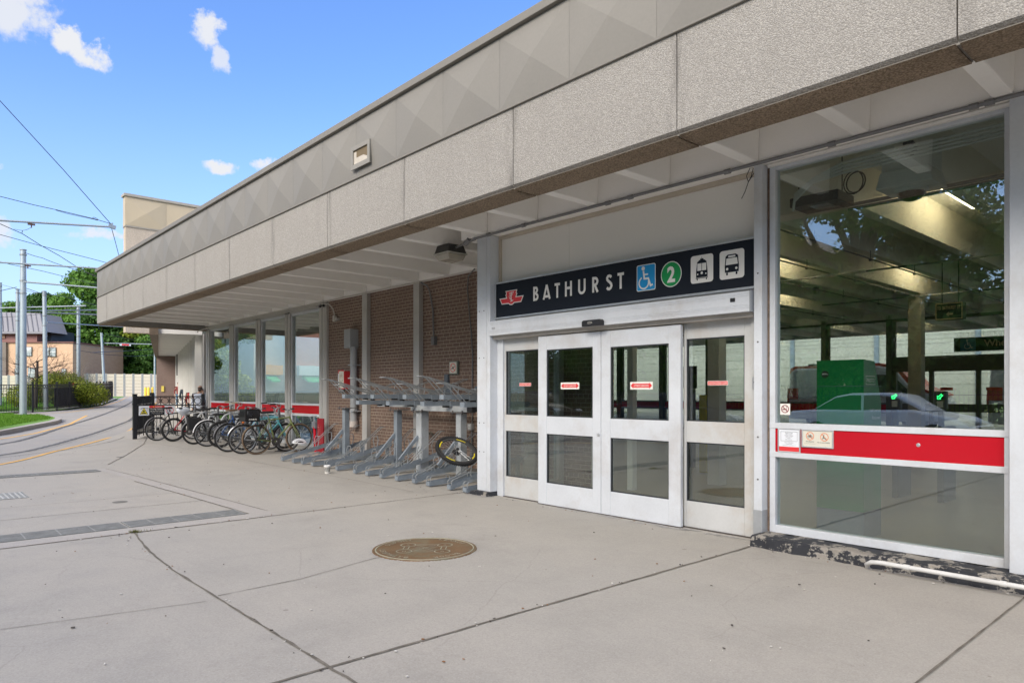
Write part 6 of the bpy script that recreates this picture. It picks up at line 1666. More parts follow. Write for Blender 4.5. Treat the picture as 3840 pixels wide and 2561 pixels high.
m = MB(); m.bar((-23.5, 5.60, 1.28), (-26.6, 6.85, 1.31), .04, .04); m.bar((-23.5, 5.60, .2), (-26.6, 6.85, .22), .04, .14); m.bar((-23.5, 5.60, 1.03), (-26.6, 6.85, 1.06), .03, .03); m.box(-26.66, -26.54, 6.79, 6.91, 0, 1.42); m.build('rails', BLACKP, t2)
t = thing('danger_sign', 'wide warning sign with yellow triangle, red DANGER bar and no-pedestrian circle on the black railing', 'sign', (-23.4, 6.17, .72))
m = MB(); m.box(-23.415, -23.405, 5.66, 6.69, .718, 1.012); m.build('panel', SIGNP, t)
d = Decal((-23.405, 5.66, .718), (0, 1, 0), (0, 0, 1)); W_, H_ = 1.03, .294
d.pg([(.03, .035), (.255, .035), (.145, .245)], .001, 3); d.pg([(.05, .045), (.235, .045), (.145, .222)], .002, 2)
d.rect(.08, .20, .055, .085, .003, 3); d.circ(.14, .13, .03, .003, 3); d.stroke([(.05, .19), (.09, .225), (.20, .23), (.27, .225)], .012, .003, 3)
for z in (.12, .16, .20): d.rect(.20, .28, z, z + .005, .0034, 3)
d.rect(.29, .73, 0, .232, .001, 4); d.rect(.29, .73, .234, H_, .001, 0); d.text('DANGER', .56, .247, .032, .2, .002, 1, 'c', .02); d.pg([(.40, .25), (.44, .25), (.42, .28)], .002, 2)
d.text('Moving Vehicles', .51, .182, .035, .37, .002, 1, 'c', .015); d.text('Do Not Enter Roadway', .51, .125, .032, .37, .002, 1, 'c', .01)
d.text('Pedestrians are not permitted', .51, .085, .018, .37, .002, 1, 'c'); d.text('Authorized vehicles only', .51, .05, .018, .33, .002, 1, 'c')
ban(d, .88, .147, .11, .016, .001, 0); d.circ(.885, .205, .015, .003, 3, 12); d.stroke([(.885, .185), (.88, .13)], .026, .003, 3); d.stroke([(.88, .13), (.85, .07)], .013, .0034, 3); d.stroke([(.88, .13), (.90, .07)], .013, .0038, 3); d.stroke([(.885, .18), (.84, .145)], .010, .0042, 3); d.stroke([(.885, .18), (.925, .14)], .010, .0046, 3)
d.build('graphics', [SIGNR, SIGNW, SIGNY, TEXK, SIGNK], t)

# ---------------------------------------------------------------- people on the platform
SKIN = M('skin', (.36, .21, .14), .55, var=.05); SKIN2 = M('skin_light', (.50, .32, .24), .55, var=.05)
def person(label, pos, rz, H, jacket, trousers, hairc, skinm=SKIN, phone=False, bald=False, shades=False, shoes=None, walk=.0, handbag=False):
    t = local('person', label, 'person', pos, rz); k = H / 1.75
    def S(p): return (p[0] * k, p[1] * k, p[2] * k)
    # joints: x forward, y left
    ab = [((-.02, .20, 1.42), (-.03, .25, 1.16), (.07, .24, .94), (.10, .23, .86)), ((-.02, -.20, 1.42), (-.03, -.25, 1.16), (.07, -.24, .94), (.10, -.23, .86))]
    if phone: ab[0] = ((-.02, .20, 1.42), (.08, .27, 1.20), (.20, .12, 1.44), (.17, .08, 1.53))
    pts = [(0, 0, .98), (0, 0, 1.12), (0, 0, 1.30), (0, 0, 1.44), (.005, 0, 1.52), (.02, 0, 1.60), (.02, 0, 1.68), (.015, 0, 1.75)]
    rad = [(.10, .10), (.09, .09), (.095, .095), (.075, .075), (.055, .055), (.082, .082), (.092, .092), (.05, .05)]
    ed = [(i, i + 1) for i in range(7)]
    def limb(ps, rs, root):
        n = len(pts); pts.extend(ps); rad.extend(rs); ed.append((root, n)); ed.extend([(n + i, n + i + 1) for i in range(len(ps) - 1)])
    for a in ab: limb(a, [.055, .042, .03, .034], 3)
    for s_ in (-1, 1): limb([(0, s_ * .09, .92), (.02 + walk * s_, s_ * .10, .50), (-.02 + walk * 1.6 * s_, s_ * .10, .09), (.12 + walk * 1.6 * s_, s_ * .12, .04)], [.085, .058, .04, .035], 0)
    skin('body', [S(p) for p in pts], ed, [tuple(q * k for q in r) if isinstance(r, tuple) else r * k for r in rad], skinm, t)
    jp = [(0, 0, .88), (0, 0, 1.0), (0, 0, 1.14), (0, 0, 1.32), (0, 0, 1.455)]; jr = [(.165, .165), (.16, .16), (.15, .15), (.16, .16), (.10, .10)]; je = [(i, i + 1) for i in range(4)]
    for a in ab:
        n = len(jp); jp += list(a[:3]); jr += [.075, .060, .048]; je += [(3, n), (n, n + 1), (n + 1, n + 2)]
    skin('jacket', [S(p) for p in jp], je, [tuple(q * k for q in r) if isinstance(r, tuple) else r * k for r in jr], jacket, t)
    tp = [(0, 0, .96)]; tr_ = [(.15, .15)]; te = []
    for s_ in (-1, 1):
        n = len(tp); tp += [(0, s_ * .09, .88), (.02 + walk * s_, s_ * .10, .50), (-.02 + walk * 1.6 * s_, s_ * .10, .10)]; tr_ += [.10, .078, .062]; te += [(0, n), (n, n + 1), (n + 1, n + 2)]
    skin('trousers', [S(p) for p in tp], te, [tuple(q * k for q in r) if isinstance(r, tuple) else r * k for r in tr_], trousers, t)
    m = MB()
    for s_ in (-1, 1):
        x0 = -.02 + walk * 1.6 * s_; m.prism([(x0 - .07, 0), (x0 + .20, 0), (x0 + .19, .05), (x0 + .05, .10), (x0 - .06, .10)], s_ * .105 - .045, s_ * .105 + .045, 'y')
    m.v = [S(p) for p in m.v]; m.build('shoes', shoes or DARK, t, bevel=.02)
    if not bald:
        m = MB(); m.lathe([(0, .115), (.05, .105), (.09, .06), (.102, 0), (.095, -.05)], (0, 0, 0), n=18); m.v = [S((x - .012, y * .92, z + 1.69)) for x, y, z in m.v]; m.build('hair', hairc, t, smooth=True)
    m = MB(); m.lathe([(0, .02), (.014, .0), (0, -.02)], (.112, 0, 1.625), n=8); m.v = [S(p) for p in m.v]; m.build('nose', skinm, t, smooth=True)
    m = MB()
    for s_ in (-1, 1): m.lathe([(0, -.008), (.011, 0), (0, .008)], (.098, s_ * .032, 1.655), n=8); m.box(-.0, .03, s_ * .09 - .012, s_ * .09 + .012, 1.62, 1.67) if False else None
    m.box(.085, .102, -.022, .022, 1.572, 1.578); m.v = [S(p) for p in m.v]; m.build('face', DARK, t)
    if shades:
        m = MB(); m.box(.09, .112, -.07, .07, 1.642, 1.675); m.box(.0, .1, -.088, -.082, 1.655, 1.665); m.box(.0, .1, .082, .088, 1.655, 1.665); m.v = [S(p) for p in m.v]; m.build('sunglasses', DARK, t, bevel=.004)
        m = MB(); m.lathe([(0, -.075), (.045, -.06), (.072, -.02), (.078, .015)], (.035, 0, 1.60), n=14); m.v = [S(p) for p in m.v]; m.build('beard', M('beard', (.04, .03, .025), .8), t, smooth=True)
    # hands with separate fingers
    m = MB()
    for a in ab:
        w0, w1 = Vector(a[2]), Vector(a[3]); dr = (w1 - w0).normalized(); sd = dr.cross(Vector((1, 0, 0)));  sd = sd.normalized() if sd.length > .1 else Vector((0, 1, 0))
        for j in range(4): b = w1 + sd * (j - 1.5) * .018; m.tube([b, b + dr * .04, b + dr * (.07 - .006 * abs(j - 1.5)) + Vector((.012, 0, 0))], [.009, .008, .006], 6)
        m.tube([w1 + sd * .02 - dr * .03, w1 + sd * .05, w1 + sd * .055 + dr * .03], [.010, .009, .007], 6)
    m.v = [S(p) for p in m.v]; m.build('fingers', skinm, t, smooth=True)
    if phone:
        m = MB(); m.box(.145, .158, .06, .12, 1.50, 1.63); m.v = [S(p) for p in m.v]; m.build('phone', DARK, t)
    return t
J_W = M('jacket_pale', (.52, .57, .68), .7, var=.15, scale=9); J_R = M('jacket_maroon', (.16, .02, .02), .7); J_N = M('jacket_navy', (.018, .028, .045), .7); J_K = M('jacket_black', (.015, .015, .017), .7)
T_K = M('trousers_black', (.014, .014, .016), .8); T_J = M('jeans_blue', (.10, .19, .30), .8, var=.2); T_N = M('trousers_navy', (.03, .035, .06), .8); HK = M('hair_dark', (.02, .015, .012), .8)
def pp(u_k, tt):   # spot on the platform from direction and distance
    p = DV * tt + RV * (u_k * tt); return (p.x, p.y, gz(p.x, p.y))
person('bald bearded man in pale jacket and sunglasses with phone at his ear behind the railing', pp(-.4500, 23.2), R(-22), 1.66, J_W, T_K, HK, phone=True, bald=True, shades=True)
person('man in maroon jacket and blue jeans standing far down the platform', pp(-.4812, 47), R(-25), 1.68, J_R, T_J, HK, SKIN2, shoes=SIGNW)
person('person in navy hooded coat seen from behind, in front of the maroon jacket', pp(-.4722, 38), R(160), 1.60, J_N, T_N, HK)
person('person mostly hidden behind the navy coat', pp(-.4765, 42), R(80), 1.68, J_K, T_K, HK)
v = person('worker in black and red clothing with yellow safety stripe beside a grey fin', pp(-.4622, 30), R(-10), 1.56, M('vest_red', (.30, .02, .02), .7), T_K, HK)
m = MB()
for s_ in (-1, 1): m.tube([(.13, s_ * .08, 1.0), (.15, s_ * .07, 1.2), (.10, s_ * .06, 1.33)], .02, 6)
m.build('yellow_stripe', mat_emit('hi_vis', (.7, .75, .02), 0), v)
for k, (u, tt, lab) in enumerate(((-.5290, 97, 'left of the three clustered yellow bollards'), (-.5246, 97, 'middle of the three clustered yellow bollards'), (-.5189, 97.5, 'right of the three clustered yellow bollards'), (-.5012, 97, 'lone yellow bollard near the brick end of the wing'))):
    p = pp(u, tt); m = MB(); m.cyl((p[0], p[1], p[2]), (p[0], p[1], p[2] + 1.25), .17, n=14); m.lathe([(0, 1.36), (.1, 1.33), (.17, 1.25)], p, n=14)
    tag(m.build('bollard', M('bollard_yellow', (.80, .55, .06), .5), smooth=True), lab, 'bollard', 'yellow bollards at the end of the roadway')
# ---------------------------------------------------------------- overhead line poles and wires
def at(k, t_, z): p = DV * t_ + RV * (k * t_); return (p.x, p.y, z)
PL = [(-.7056, 33.3, 8.25, .155, 'nearest thick grey overhead line pole standing on the grass island'), (-.7136, 46, 8.25, .13, 'grey pole just behind the thick island pole, partly hidden by it'),
      (-.7387, 50, 9.3, .12, 'grey pole cut by the left edge of the picture'), (-.6728, 42, 7.53, .135, 'grey pole behind the railings in front of the orange house'),
      (-.6259, 48, 7.37, .135, 'grey pole rising from the yellow-green bush'), (-.5877, 70, 7.43, .13, 'slightly leaning grey pole before the yellowing tree'), (-.5158, 92, 6.9, .12, 'far thin grey pole near the yellow bollards')]
for i, (k, tt, h, r, lab) in enumerate(PL):
    p = at(k, tt, 0); g = gz(p[0], p[1]); g += .15 if i == 0 else 0
    t = thing('line_pole', lab, 'pole', (p[0], p[1], g), 'overhead line poles')
    dx = -.35 if i == 5 else 0
    if i == 3: dx = -.1
    m = MB(); m.tube([(p[0], p[1], g), (p[0] + dx * .67, p[1] + dx * .74, h)], [r, r * .78], 18); m.build('shaft', POLE, t, smooth=True)
    m = MB(); m.cyl((p[0] + dx * .67, p[1] + dx * .74, h), (p[0] + dx * .67, p[1] + dx * .74, h + .04), r * .95, n=18)
    for z in (h - .25, h - 1.5, h - 2.1): m.cyl((p[0] + dx * .6, p[1] + dx * .6, z), (p[0] + dx * .6, p[1] + dx * .6, z + .07), r * .95, n=18)
    m.build('bands', M('band_steel', (.26, .28, .29), .5, .5), t)
WR = M('wire_dark', (.04, .045, .055), .5, .3); ARM = M('arm_steel', (.26, .30, .34), .45, .4)
S2 = lambda u, v, t_: at((u - 1920) / 2598, t_, 1.42 + (1472 - v) / 2598 * t_)
arms = [('upper support arm with a hanger clamp, tipped with a bracket', S2(-120, 820, 24), S2(427, 852, 26), .036), ('second support arm crossing in front of the thick pole', S2(-120, 977, 29), S2(400, 1008.5, 31), .034),
        ('support arm fixed to the thick island pole', S2(89, 1057, 33.1), S2(520, 1092, 34.5), .04), ('long level support arm above the bush pole', S2(-60, 1157, 46), S2(322, 1147, 47.5), .05),
        ('lower support arm behind the thick pole', S2(92, 1166, 44), S2(420, 1162, 50), .045), ('support arm from the pole before the orange house', S2(176, 1173, 42), S2(430, 1183, 46), .045),
        ('thin slanting stay arm below the others', S2(176, 1209, 42), S2(460, 1226, 60), .04), ('support arm with a small red tag before the yellowing tree', S2(392, 1287, 70), S2(575, 1291, 72), .06)]
for i, (lab, a, b, r) in enumerate(arms):
    t = thing('support_arm', lab, 'support arm', a, 'overhead line support arms')
    m = MB(); m.cyl(a, b, r, n=10); m.build('tube', ARM, t, smooth=True)
    if i in (0, 1):
        m = MB(); v_ = Vector(b); m.bar(v_ + Vector((0, -.18, .03)), v_ + Vector((0, .06, -.02)), .10, .13); m.bar(v_ + Vector((0, -.12, .04)), v_ + Vector((0, -.04, .14)), .06, .05); m.build('end_bracket', ARM, t)
        c = Vector(a).lerp(Vector(b), .415); m = MB(); m.box(c.x - .05, c.x + .05, c.y - .11, c.y + .11, c.z - .10, c.z - .05); m.cyl(c, c + Vector((0, 0, -.2)), .02, n=6); m.build('insulator', M('insulator_brown', (.10, .05, .035), .5), t)
    if i == 7:
        m = MB(); p = Vector(S2(470, 1293, 70.5)); m.box(p.x - .05, p.x + .05, p.y - .5, p.y + .5, p.z - .10, p.z + .06); m.build('tag_plate', SIGNP, t)
        m = MB(); m.box(p.x - .07, p.x + .07, p.y - .32, p.y + .32, p.z - .07, p.z + .09); m.build('red_tag', SIGNR, t)
def wire(lab, pts, r=.012, sag=0.0):
    P = [Vector(S2(*q)) for q in pts]; out = []
    for a, b in zip(P[:-1], P[1:]):
        n = 8
        for k in range(n): s_ = k / n; q = a.lerp(b, s_); q.z -= sag * 4 * s_ * (1 - s_); out.append(q)
    out.append(P[-1]); m = MB(); m.tube(out, r, 5); return tag(m.build('overhead_wire', WR, smooth=True), lab, 'wire', 'overhead wires')
wire('long steep wire dropping from the left edge to the upper arm end', [(-150, 195, 22), (0, 379, 23), (240, 640, 24.5), (418, 843, 26)], .013)
wire('short wire from the upper arm end down behind the roof edge', [(418, 855, 26), (432, 905, 27), (450, 975, 29)], .012)
wire('slack doubled wire running in to the upper arm end', [(-100, 710, 24), (0, 737, 24), (127, 769, 24.8), (210, 787, 25.2), (357, 822, 25.8), (424, 842, 26)], .012)
m = MB(); m.tube([S2(210, 789, 25.2), S2(255, 802, 25.5), S2(320, 816, 25.8), S2(357, 824, 25.9)], .010, 5); m.ring(S2(358, 821, 25.9), (.8, .3, 1), .09, .010, 14, 5); tag(m.build('wire_splice', WR), 'looped splice on the slack wire beside the upper arm end', 'wire splice')
wire('curving trolley wire sweeping down past the second arm', [(-80, 800, 26), (0, 840, 27), (84, 877, 28), (152, 920, 29), (224, 960, 30), (286, 1000, 32), (357, 1037, 34), (420, 1072, 37)], .014)
wire('span wire crossing the trolley wire', [(-80, 858, 27), (0, 880, 27.5), (156, 923, 28.5), (286, 956, 30), (360, 975, 31), (415, 990, 31.5)], .012)
wire('wire from the top band of the thick pole to the right', [(92, 947, 33.2), (160, 968, 33.5), (238, 997, 34), (344, 1028, 36), (420, 1050, 38)], .013, .02)
wire('wire hanging below the second arm to the tree line', [(-60, 965, 30), (37, 991, 31), (160, 1017, 33), (293, 1050, 36), (420, 1085, 40)], .012)
wire('dark wire from the left into the thick pole collar', [(-60, 1097, 30), (0, 1091, 31), (62, 1077, 33.1)], .014)
wire('thin wire leaving the edge pole for the thick pole', [(4, 1067, 50), (60, 1082, 45), (143, 1100, 42)], .013)
wire('wire from the thick pole collar down to the bush pole', [(92, 1079, 33.3), (143, 1097, 36), (247, 1114, 42), (380, 1150, 48)], .014)
wire('faint wire crossing in front of the house roof', [(-40, 1192, 45), (60, 1187, 45), (148, 1178, 43), (300, 1150, 42)], .012)
wire('pale wire from the leaning pole to the right', [(395, 1252, 70), (480, 1270, 71), (600, 1290, 74)], .02)
wire('pale pair of trolley wires before the yellowing tree', [(340, 1322, 60), (420, 1318, 66), (470, 1316, 70), (590, 1308, 74)], .03)
wire('thin wire low across the dark trees', [(280, 1312, 55), (400, 1330, 60), (500, 1336, 64), (600, 1330, 70)], .018)
wire('wire from the house pole past the bush pole', [(176, 1283, 42), (290, 1290, 46), (395, 1309, 62)], .014)
m = MB(); m.tube([S2(52, 860, 27.4), S2(84, 865, 27.4), S2(100, 862, 27.4), S2(118, 853, 25)], .008, 5); m.tube([S2(84, 866, 27.6), S2(82, 876, 28)], .012, 5); tag(m.build('wire_hanger', WR), 'thin hanger wire dropping from the upper arm clamp to the trolley wire', 'wire hanger')

# ---------------------------------------------------------------- black railings along the lawn
t = thing('lawn_railing', 'long black iron railing with pointed bars curving along the lawn', 'railing', (-48, 5, .27))
path = [(-46.6, -3), (-47.0, 4.475), (-47.3, 5.3), (-48.4, 6.56), (-49.9, 7.6), (-57.35, 11.0), (-66, 13.6), (-76, 16.1)]
def walk(path, step):
    P = [Vector(p) for p in path]; d = 0; out = []
    for a, b in zip(P[:-1], P[1:]):
        L = (b - a).length
        while d < L: out.append(a.lerp(b, d / L)); d += step
        d -= L
    return out
m = MB()
for k, p in enumerate(walk(path, .13)):
    g = gz(p.x, p.y); m.box(p.x - .012, p.x + .012, p.y - .012, p.y + .012, g + .08, g + 1.62)
m.build('bars', BLACKP, t)
m = MB()
for a, b in zip(path[:-1], path[1:]):
    for z in (.22, 1.38, 1.58): m.bar((*a, gz(*a) + z), (*b, gz(*b) + z), .04, .035)
m.build('rails', BLACKP, t)
for p in walk(path, 2.35):
    g = gz(p.x, p.y); m = MB(); m.box(p.x - .045, p.x + .045, p.y - .045, p.y + .045, g, g + 1.72); m.box(p.x - .055, p.x + .055, p.y - .055, p.y + .055, g + 1.72, g + 1.76); m.build('railing_post', BLACKP, t)
m = MB()
for k, p in enumerate(walk(path[1:5], .26)): m.ring((p.x, p.y, gz(p.x, p.y) + 1.48), (1, -.5, 0), .07, .008, 12, 4)
m.build('rings', BLACKP, t)
m = MB(); q = [(-49.6, 7.4), (-52, 8.58), (-57.3, 10.95)]
for a, b in zip(q[:-1], q[1:]): m.bar((a[0] + .05, a[1] - .04, gz(*a) + .80), (b[0] + .05, b[1] - .04, gz(*b) + .80), .012, 1.12)
m.build('screen_mesh', M('screen_black', (.016, .017, .02), .8), t)
p = at((285 - 1920) / 2598, 45.6, 0); m = MB(); m.prism([(-.14, 1.55), (-.02, 1.6), (.10, 1.1), (-.08, 1.0)], 0, .01, 'y'); m.v = [(p[0] + x * .67, p[1] + x * .74 + y - .1, z + .45) for x, y, z in m.v]
tag(m.build('litter_bag', [SIGNR]), 'small red and white scrap caught on the railing screen', 'litter')

# ---------------------------------------------------------------- noise wall
t = thing('noise_wall', 'long pale concrete noise barrier wall with posts at the end of the roadway', 'wall', (-110, 25, .8))
A = Vector(S2(-500, 1472, 100)[:2]); B = Vector(S2(760, 1472, 118)[:2]); n = 34
m = MB(); mp_ = MB()
for k in range(n):
    a = A.lerp(B, k / n); b = A.lerp(B, (k + 1) / n); z1 = 4.05 if k < 16 else 4.45
    for j in range(7):
        h0 = .8 + j * (z1 - .8) / 7
        m.bar((a.x, a.y, h0 + (z1 - .8) / 14), (b.x, b.y, h0 + (z1 - .8) / 14), .2, (z1 - .8) / 7 - .03)
    mp_.box(a.x - .16, a.x + .16, a.y - .16, a.y + .16, .7, z1 + .08)
m.build('panels', M('noise_cream', (.60, .54, .44), .85, var=.06, scale=.3), t); mp_.build('wall_post', M('wallpost_grey', (.36, .36, .35), .7), t)
sheet('far_lane', [tuple(A + Vector((1, -2))), tuple(B + Vector((3, -3))), (-76, 17.5), (-90, 8)], .012, PAVE2) if False else None

# ---------------------------------------------------------------- houses
ORB = mat_brick('orange_brick', (.62, .38, .24), (.56, .33, .20), (.52, .42, .34), 'YZ', False, .4, .13); REB = mat_brick('red_brick', (.26, .10, .08), (.20, .075, .06), (.34, .25, .22), 'YZ', False, .4, .13)
def facade(t, u0, u1, v0, v1, tt, depth, mat, name='wall'):
    a = Vector(S2(u0, v0, tt)); b = Vector(S2(u1, v0, tt)); z0 = S2(u0, v1, tt)[2]; z1 = a.z
    dn = Vector((DV.x, DV.y, 0)) * depth
    m = MB(); P = []
    for z in (z0, z1):
        for q in (a, b, b + dn, a + dn): P.append((q.x, q.y, z))
    m._add(P, [(0, 3, 2, 1), (4, 5, 6, 7), (0, 1, 5, 4), (1, 2, 6, 5), (2, 3, 7, 6), (3, 0, 4, 7)])
    return m.build(name, mat, t)
def fwin(t, u0, u1, v0, v1, tt):
    f = facade(t, u0 - 2, u1 + 2, v0 - 2, v1 + 2, tt - .12, .1, M('window_trim', (.16, .11, .10), .6), 'window')
    facade(f, u0, u1, v0, v1, tt - .2, .06, M('house_glass', (.30, .34, .36), .08, bmp=0), 'pane')
    facade(f, u0, u1, (v0 + v1) / 2 - 1, (v0 + v1) / 2 + 1, tt - .26, .05, M('sash_white', (.7, .7, .7), .5), 'sash')
    if random.random() < .6: facade(f, u0, u1, v0, v0 + (v1 - v0) * .35, tt - .25, .04, M('blind_pale', (.62, .66, .68), .7), 'blind')
t = thing('orange_brick_house', 'flat-roofed orange brick house wing behind the noise wall', 'house', S2(200, 1472, 108))
facade(t, -200, 273, 1285, 1480, 108, 14, ORB); facade(t, -200, 275, 1281, 1286, 107.8, 14, M('brown_trim', (.15, .06, .05), .7), 'roof_edge'); facade(t, -200, 22, 1283, 1475, 107.6, 1, M('dark_side', (.17, .14, .12), .8), 'side_bay')
for a in ((95, 117, 1302, 1334), (163, 182, 1304, 1334), (186, 208, 1304, 1336), (106, 130, 1380, 1415), (56, 66, 1384, 1412), (232, 245, 1384, 1412)): fwin(t, *a, 108)
t = thing('gabled_brick_house', 'red brick upper house storey with grey standing seam metal roof', 'house', S2(80, 1472, 112))
facade(t, -150, 139, 1230, 1300, 112, 9, REB)
m = MB(); z0 = S2(0, 1243, 111)[2]; z1 = S2(0, 1170, 114)[2]
a = Vector(S2(-160, 1243, 111)); b = Vector(S2(163, 1243, 111)); c = Vector(S2(150, 1175, 116)); e = Vector(S2(-160, 1166, 116)); dn = Vector((DV.x, DV.y, 0)) * 6
m._add([a, b, c, e, a + dn, b + dn, c + dn * .9, e + dn * .9, a - Vector((0, 0, .35)), b - Vector((0, 0, .35))], [(0, 1, 2, 3), (4, 7, 6, 5), (1, 5, 6, 2), (0, 3, 7, 4), (3, 2, 6, 7), (8, 9, 1, 0), (8, 9, 5, 4)])
rf = m.build('roof', M('roof_grey', (.20, .20, .22), .6, .0, var=.06), t)
m = MB()
for k in range(18): s_ = k / 17; m.bar(a.lerp(b, s_) + Vector((0, 0, .05)), e.lerp(c, s_) + Vector((0, 0, .05)), .09, .12)
m.build('roof_seams', M('seam_grey', (.15, .15, .165), .6), rf)
facade(t, 2, 18, 1237, 1268, 111.8, .2, M('bay_brown', (.30, .19, .12), .7), 'bay_window')
t = thing('rear_extension', 'small dark extension with white window band beside the brick gable', 'house', S2(165, 1472, 114))
facade(t, 139, 192, 1238, 1290, 114, 6, M('ext_dark', (.05, .07, .09), .7)); facade(t, 146, 176, 1246, 1262, 113.7, .2, M('ext_white', (.62, .66, .7), .5), 'window_band')

# ---------------------------------------------------------------- trees
def leafmass(name, blobs, n, size, mat, parent=None, seed=1, flat=.0):
    """thousands of small leaf faces filling clumps; blobs = (centre, radius xyz)"""
    r = np.random.RandomState(seed); vol = np.array([b[1][0] * b[1][1] * b[1][2] for b in blobs]) ** .8; vol /= vol.sum()
    idx = r.choice(len(blobs), n, p=vol); C = np.array([b[0] for b in blobs])[idx]; Rr = np.array([b[1] for b in blobs])[idx]
    d = r.normal(size=(n, 3)); d /= np.linalg.norm(d, axis=1)[:, None]; rad = r.uniform(.35, 1.0, n) ** .45 * r.uniform(.85, 1.12, n)
    c = C + d * Rr * rad[:, None]
    nn = d * .8 + r.normal(size=(n, 3)) * .6 + np.array([0, 0, .35]); nn /= np.linalg.norm(nn, axis=1)[:, None]
    a = np.cross(nn, r.normal(size=(n, 3))); a /= np.linalg.norm(a, axis=1)[:, None]; b = np.cross(nn, a)
    s_ = size * r.uniform(.55, 1.35, n)[:, None]
    V = np.empty((n, 4, 3)); V[:, 0] = c - a * s_; V[:, 1] = c - b * s_ * .62; V[:, 2] = c + a * s_; V[:, 3] = c + b * s_ * .62
    me = bpy.data.meshes.new(name); me.vertices.add(4 * n); me.vertices.foreach_set('co', V.reshape(-1)); me.loops.add(4 * n); me.loops.foreach_set('vertex_index', np.arange(4 * n, dtype=np.int32))
    me.polygons.add(n); me.polygons.foreach_set('loop_start', np.arange(0, 4 * n, 4, dtype=np.int32)); me.update(calc_edges=True); me.materials.append(mat)
    o = bpy.data.objects.new(name, me); col.objects.link(o)
    if parent: o.parent = parent
    return o
def blobs_for(h, w, seed, base=.22, n=26):
    r = random.Random(seed); out = []
    for k in range(n):
        f = r.random(); z = h * (base + (1 - base) * f); ww = w * math.sin(math.pi * min(1, .18 + .8 * f) ** .9) * r.uniform(.5, 1.0)
        a = r.uniform(0, 2 * math.pi); s_ = w * r.uniform(.20, .36) * (1.1 - .35 * f)
        out.append(((ww * math.cos(a) * .8, ww * math.sin(a) * .8, min(z, h - s_ * .6)), (s_, s_, s_ * r.uniform(.55, .8))))
    return out
BARK = M('bark', (.07, .055, .04), .9, var=.3, scale=8, bmp=.4)
LG = mat_leaf('leaf_green', (.04, .11, .016), (.10, .22, .03), (.20, .34, .06), .35); LD = mat_leaf('leaf_dark', (.022, .065, .015), (.05, .13, .025), (.12, .22, .05), .35)
LY = mat_leaf('leaf_yellowing', (.06, .12, .012), (.16, .23, .022), (.33, .31, .035), .3)
def tree_proto(name, h, w, seed, n, size, mat, base=.2, nb=26):
    t = bpy.data.objects.new(name, None); col.objects.link(t); ORG[t.name] = Vector((0, 0, 0))
    B = blobs_for(h, w, seed, base, nb); leafmass('crown', B, n, size, mat, t, seed)
    m = MB(); r = random.Random(seed); m.tube([(0, 0, -.5), (r.uniform(-.2, .2), .1, h * .3), (r.uniform(-.4, .4), 0, h * .62)], [w * .07, w * .05, w * .02], 10)
    for c, s_ in B[::2]: m.tube([(0, 0, h * .16 + c[2] * .25), (c[0] * .5, c[1] * .5, c[2] * .72), (c[0] * .9, c[1] * .9, c[2])], [w * .03, w * .018, w * .006], 5)
    m.build('trunk', BARK, t, smooth=True); return t
P1 = tree_proto('broadleaf_tree', 20, 8.5, 11, 26000, .30, LG, .08, 40); P2 = tree_proto('broadleaf_tree', 20, 8.5, 23, 26000, .30, LD, .05, 40); P3 = tree_proto('broadleaf_tree', 14, 6.5, 31, 16000, .27, LY, .12, 28)
LS = mat_leaf('street_leaf', (.06, .13, .02), (.14, .25, .035), (.26, .36, .07), .5)
P4 = tree_proto('street_tree', 15, 7, 41, 60000, .12, LS, .10, 46); P5 = tree_proto('street_tree', 15, 7, 53, 60000, .12, LG, .08, 46)
used = {}
def put(proto, u, tt, h, w, label, group='trees beyond the noise wall', gzv=None):
    p = S2(u, 1472, tt); H = {P1.name: 20, P2.name: 20, P3.name: 14, P4.name: 15, P5.name: 15}[proto.name]; Wd = {P1.name: 8.5, P2.name: 8.5, P3.name: 6.5, P4.name: 7, P5.name: 7}[proto.name]
    if proto.name in used: t = copy_tree(proto)
    else: t = proto; used[proto.name] = 1
    t.location = (p[0], p[1], gz(p[0], p[1]) if gzv is None else gzv); t.scale = (w / Wd, w / Wd, h / H); t.rotation_euler = (0, 0, random.uniform(0, 6.28))
    t['label'] = label; t['category'] = 'tree'; t['group'] = group; return t
# (u, distance, height, half width)
for pr, u, tt, h, w, lab in [
    (P2, -60, 150, 20.5, 9, 'dark tree crown cut by the left edge above the grey roof'), (P1, 60, 148, 20, 9, 'green tree rising just over the grey roof'), (P2, 160, 142, 21, 8.5, 'tree between the thick pole and the house pole'),
    (P1, 235, 138, 20.5, 7.5, 'medium green tree left of the tallest one'), (P1, 330, 130, 24, 9.5, 'tallest bright green tree beside the station fascia'), (P2, 300, 130, 15, 8, 'dark tree below the tallest one behind the bush pole'),
    (P2, 420, 128, 20, 9, 'dark tree hidden behind the fascia corner'), (P3, 470, 126, 15.5, 6.5, 'yellow-green tree under the canopy beam'), (P2, 520, 130, 16, 8, 'very dark tree right of the yellow-green one'),
    (P1, 590, 129, 15, 7.5, 'green tree at the brick end of the wing'), (P2, 380, 131, 9, 7, 'low dark tree above the noise wall'), (P1, 255, 130, 8.5, 6, 'low leafy tree at the right end of the orange house'), (P2, 660, 126, 15, 8, 'dark tree seen last before the platform wall'),
    (P2, 470, 131, 8, 7, 'low dark tree under the yellow-green one'), (P1, 555, 131, 8, 6, 'low green tree behind the far thin pole')]:
    put(pr, u, tt, h, w, lab)
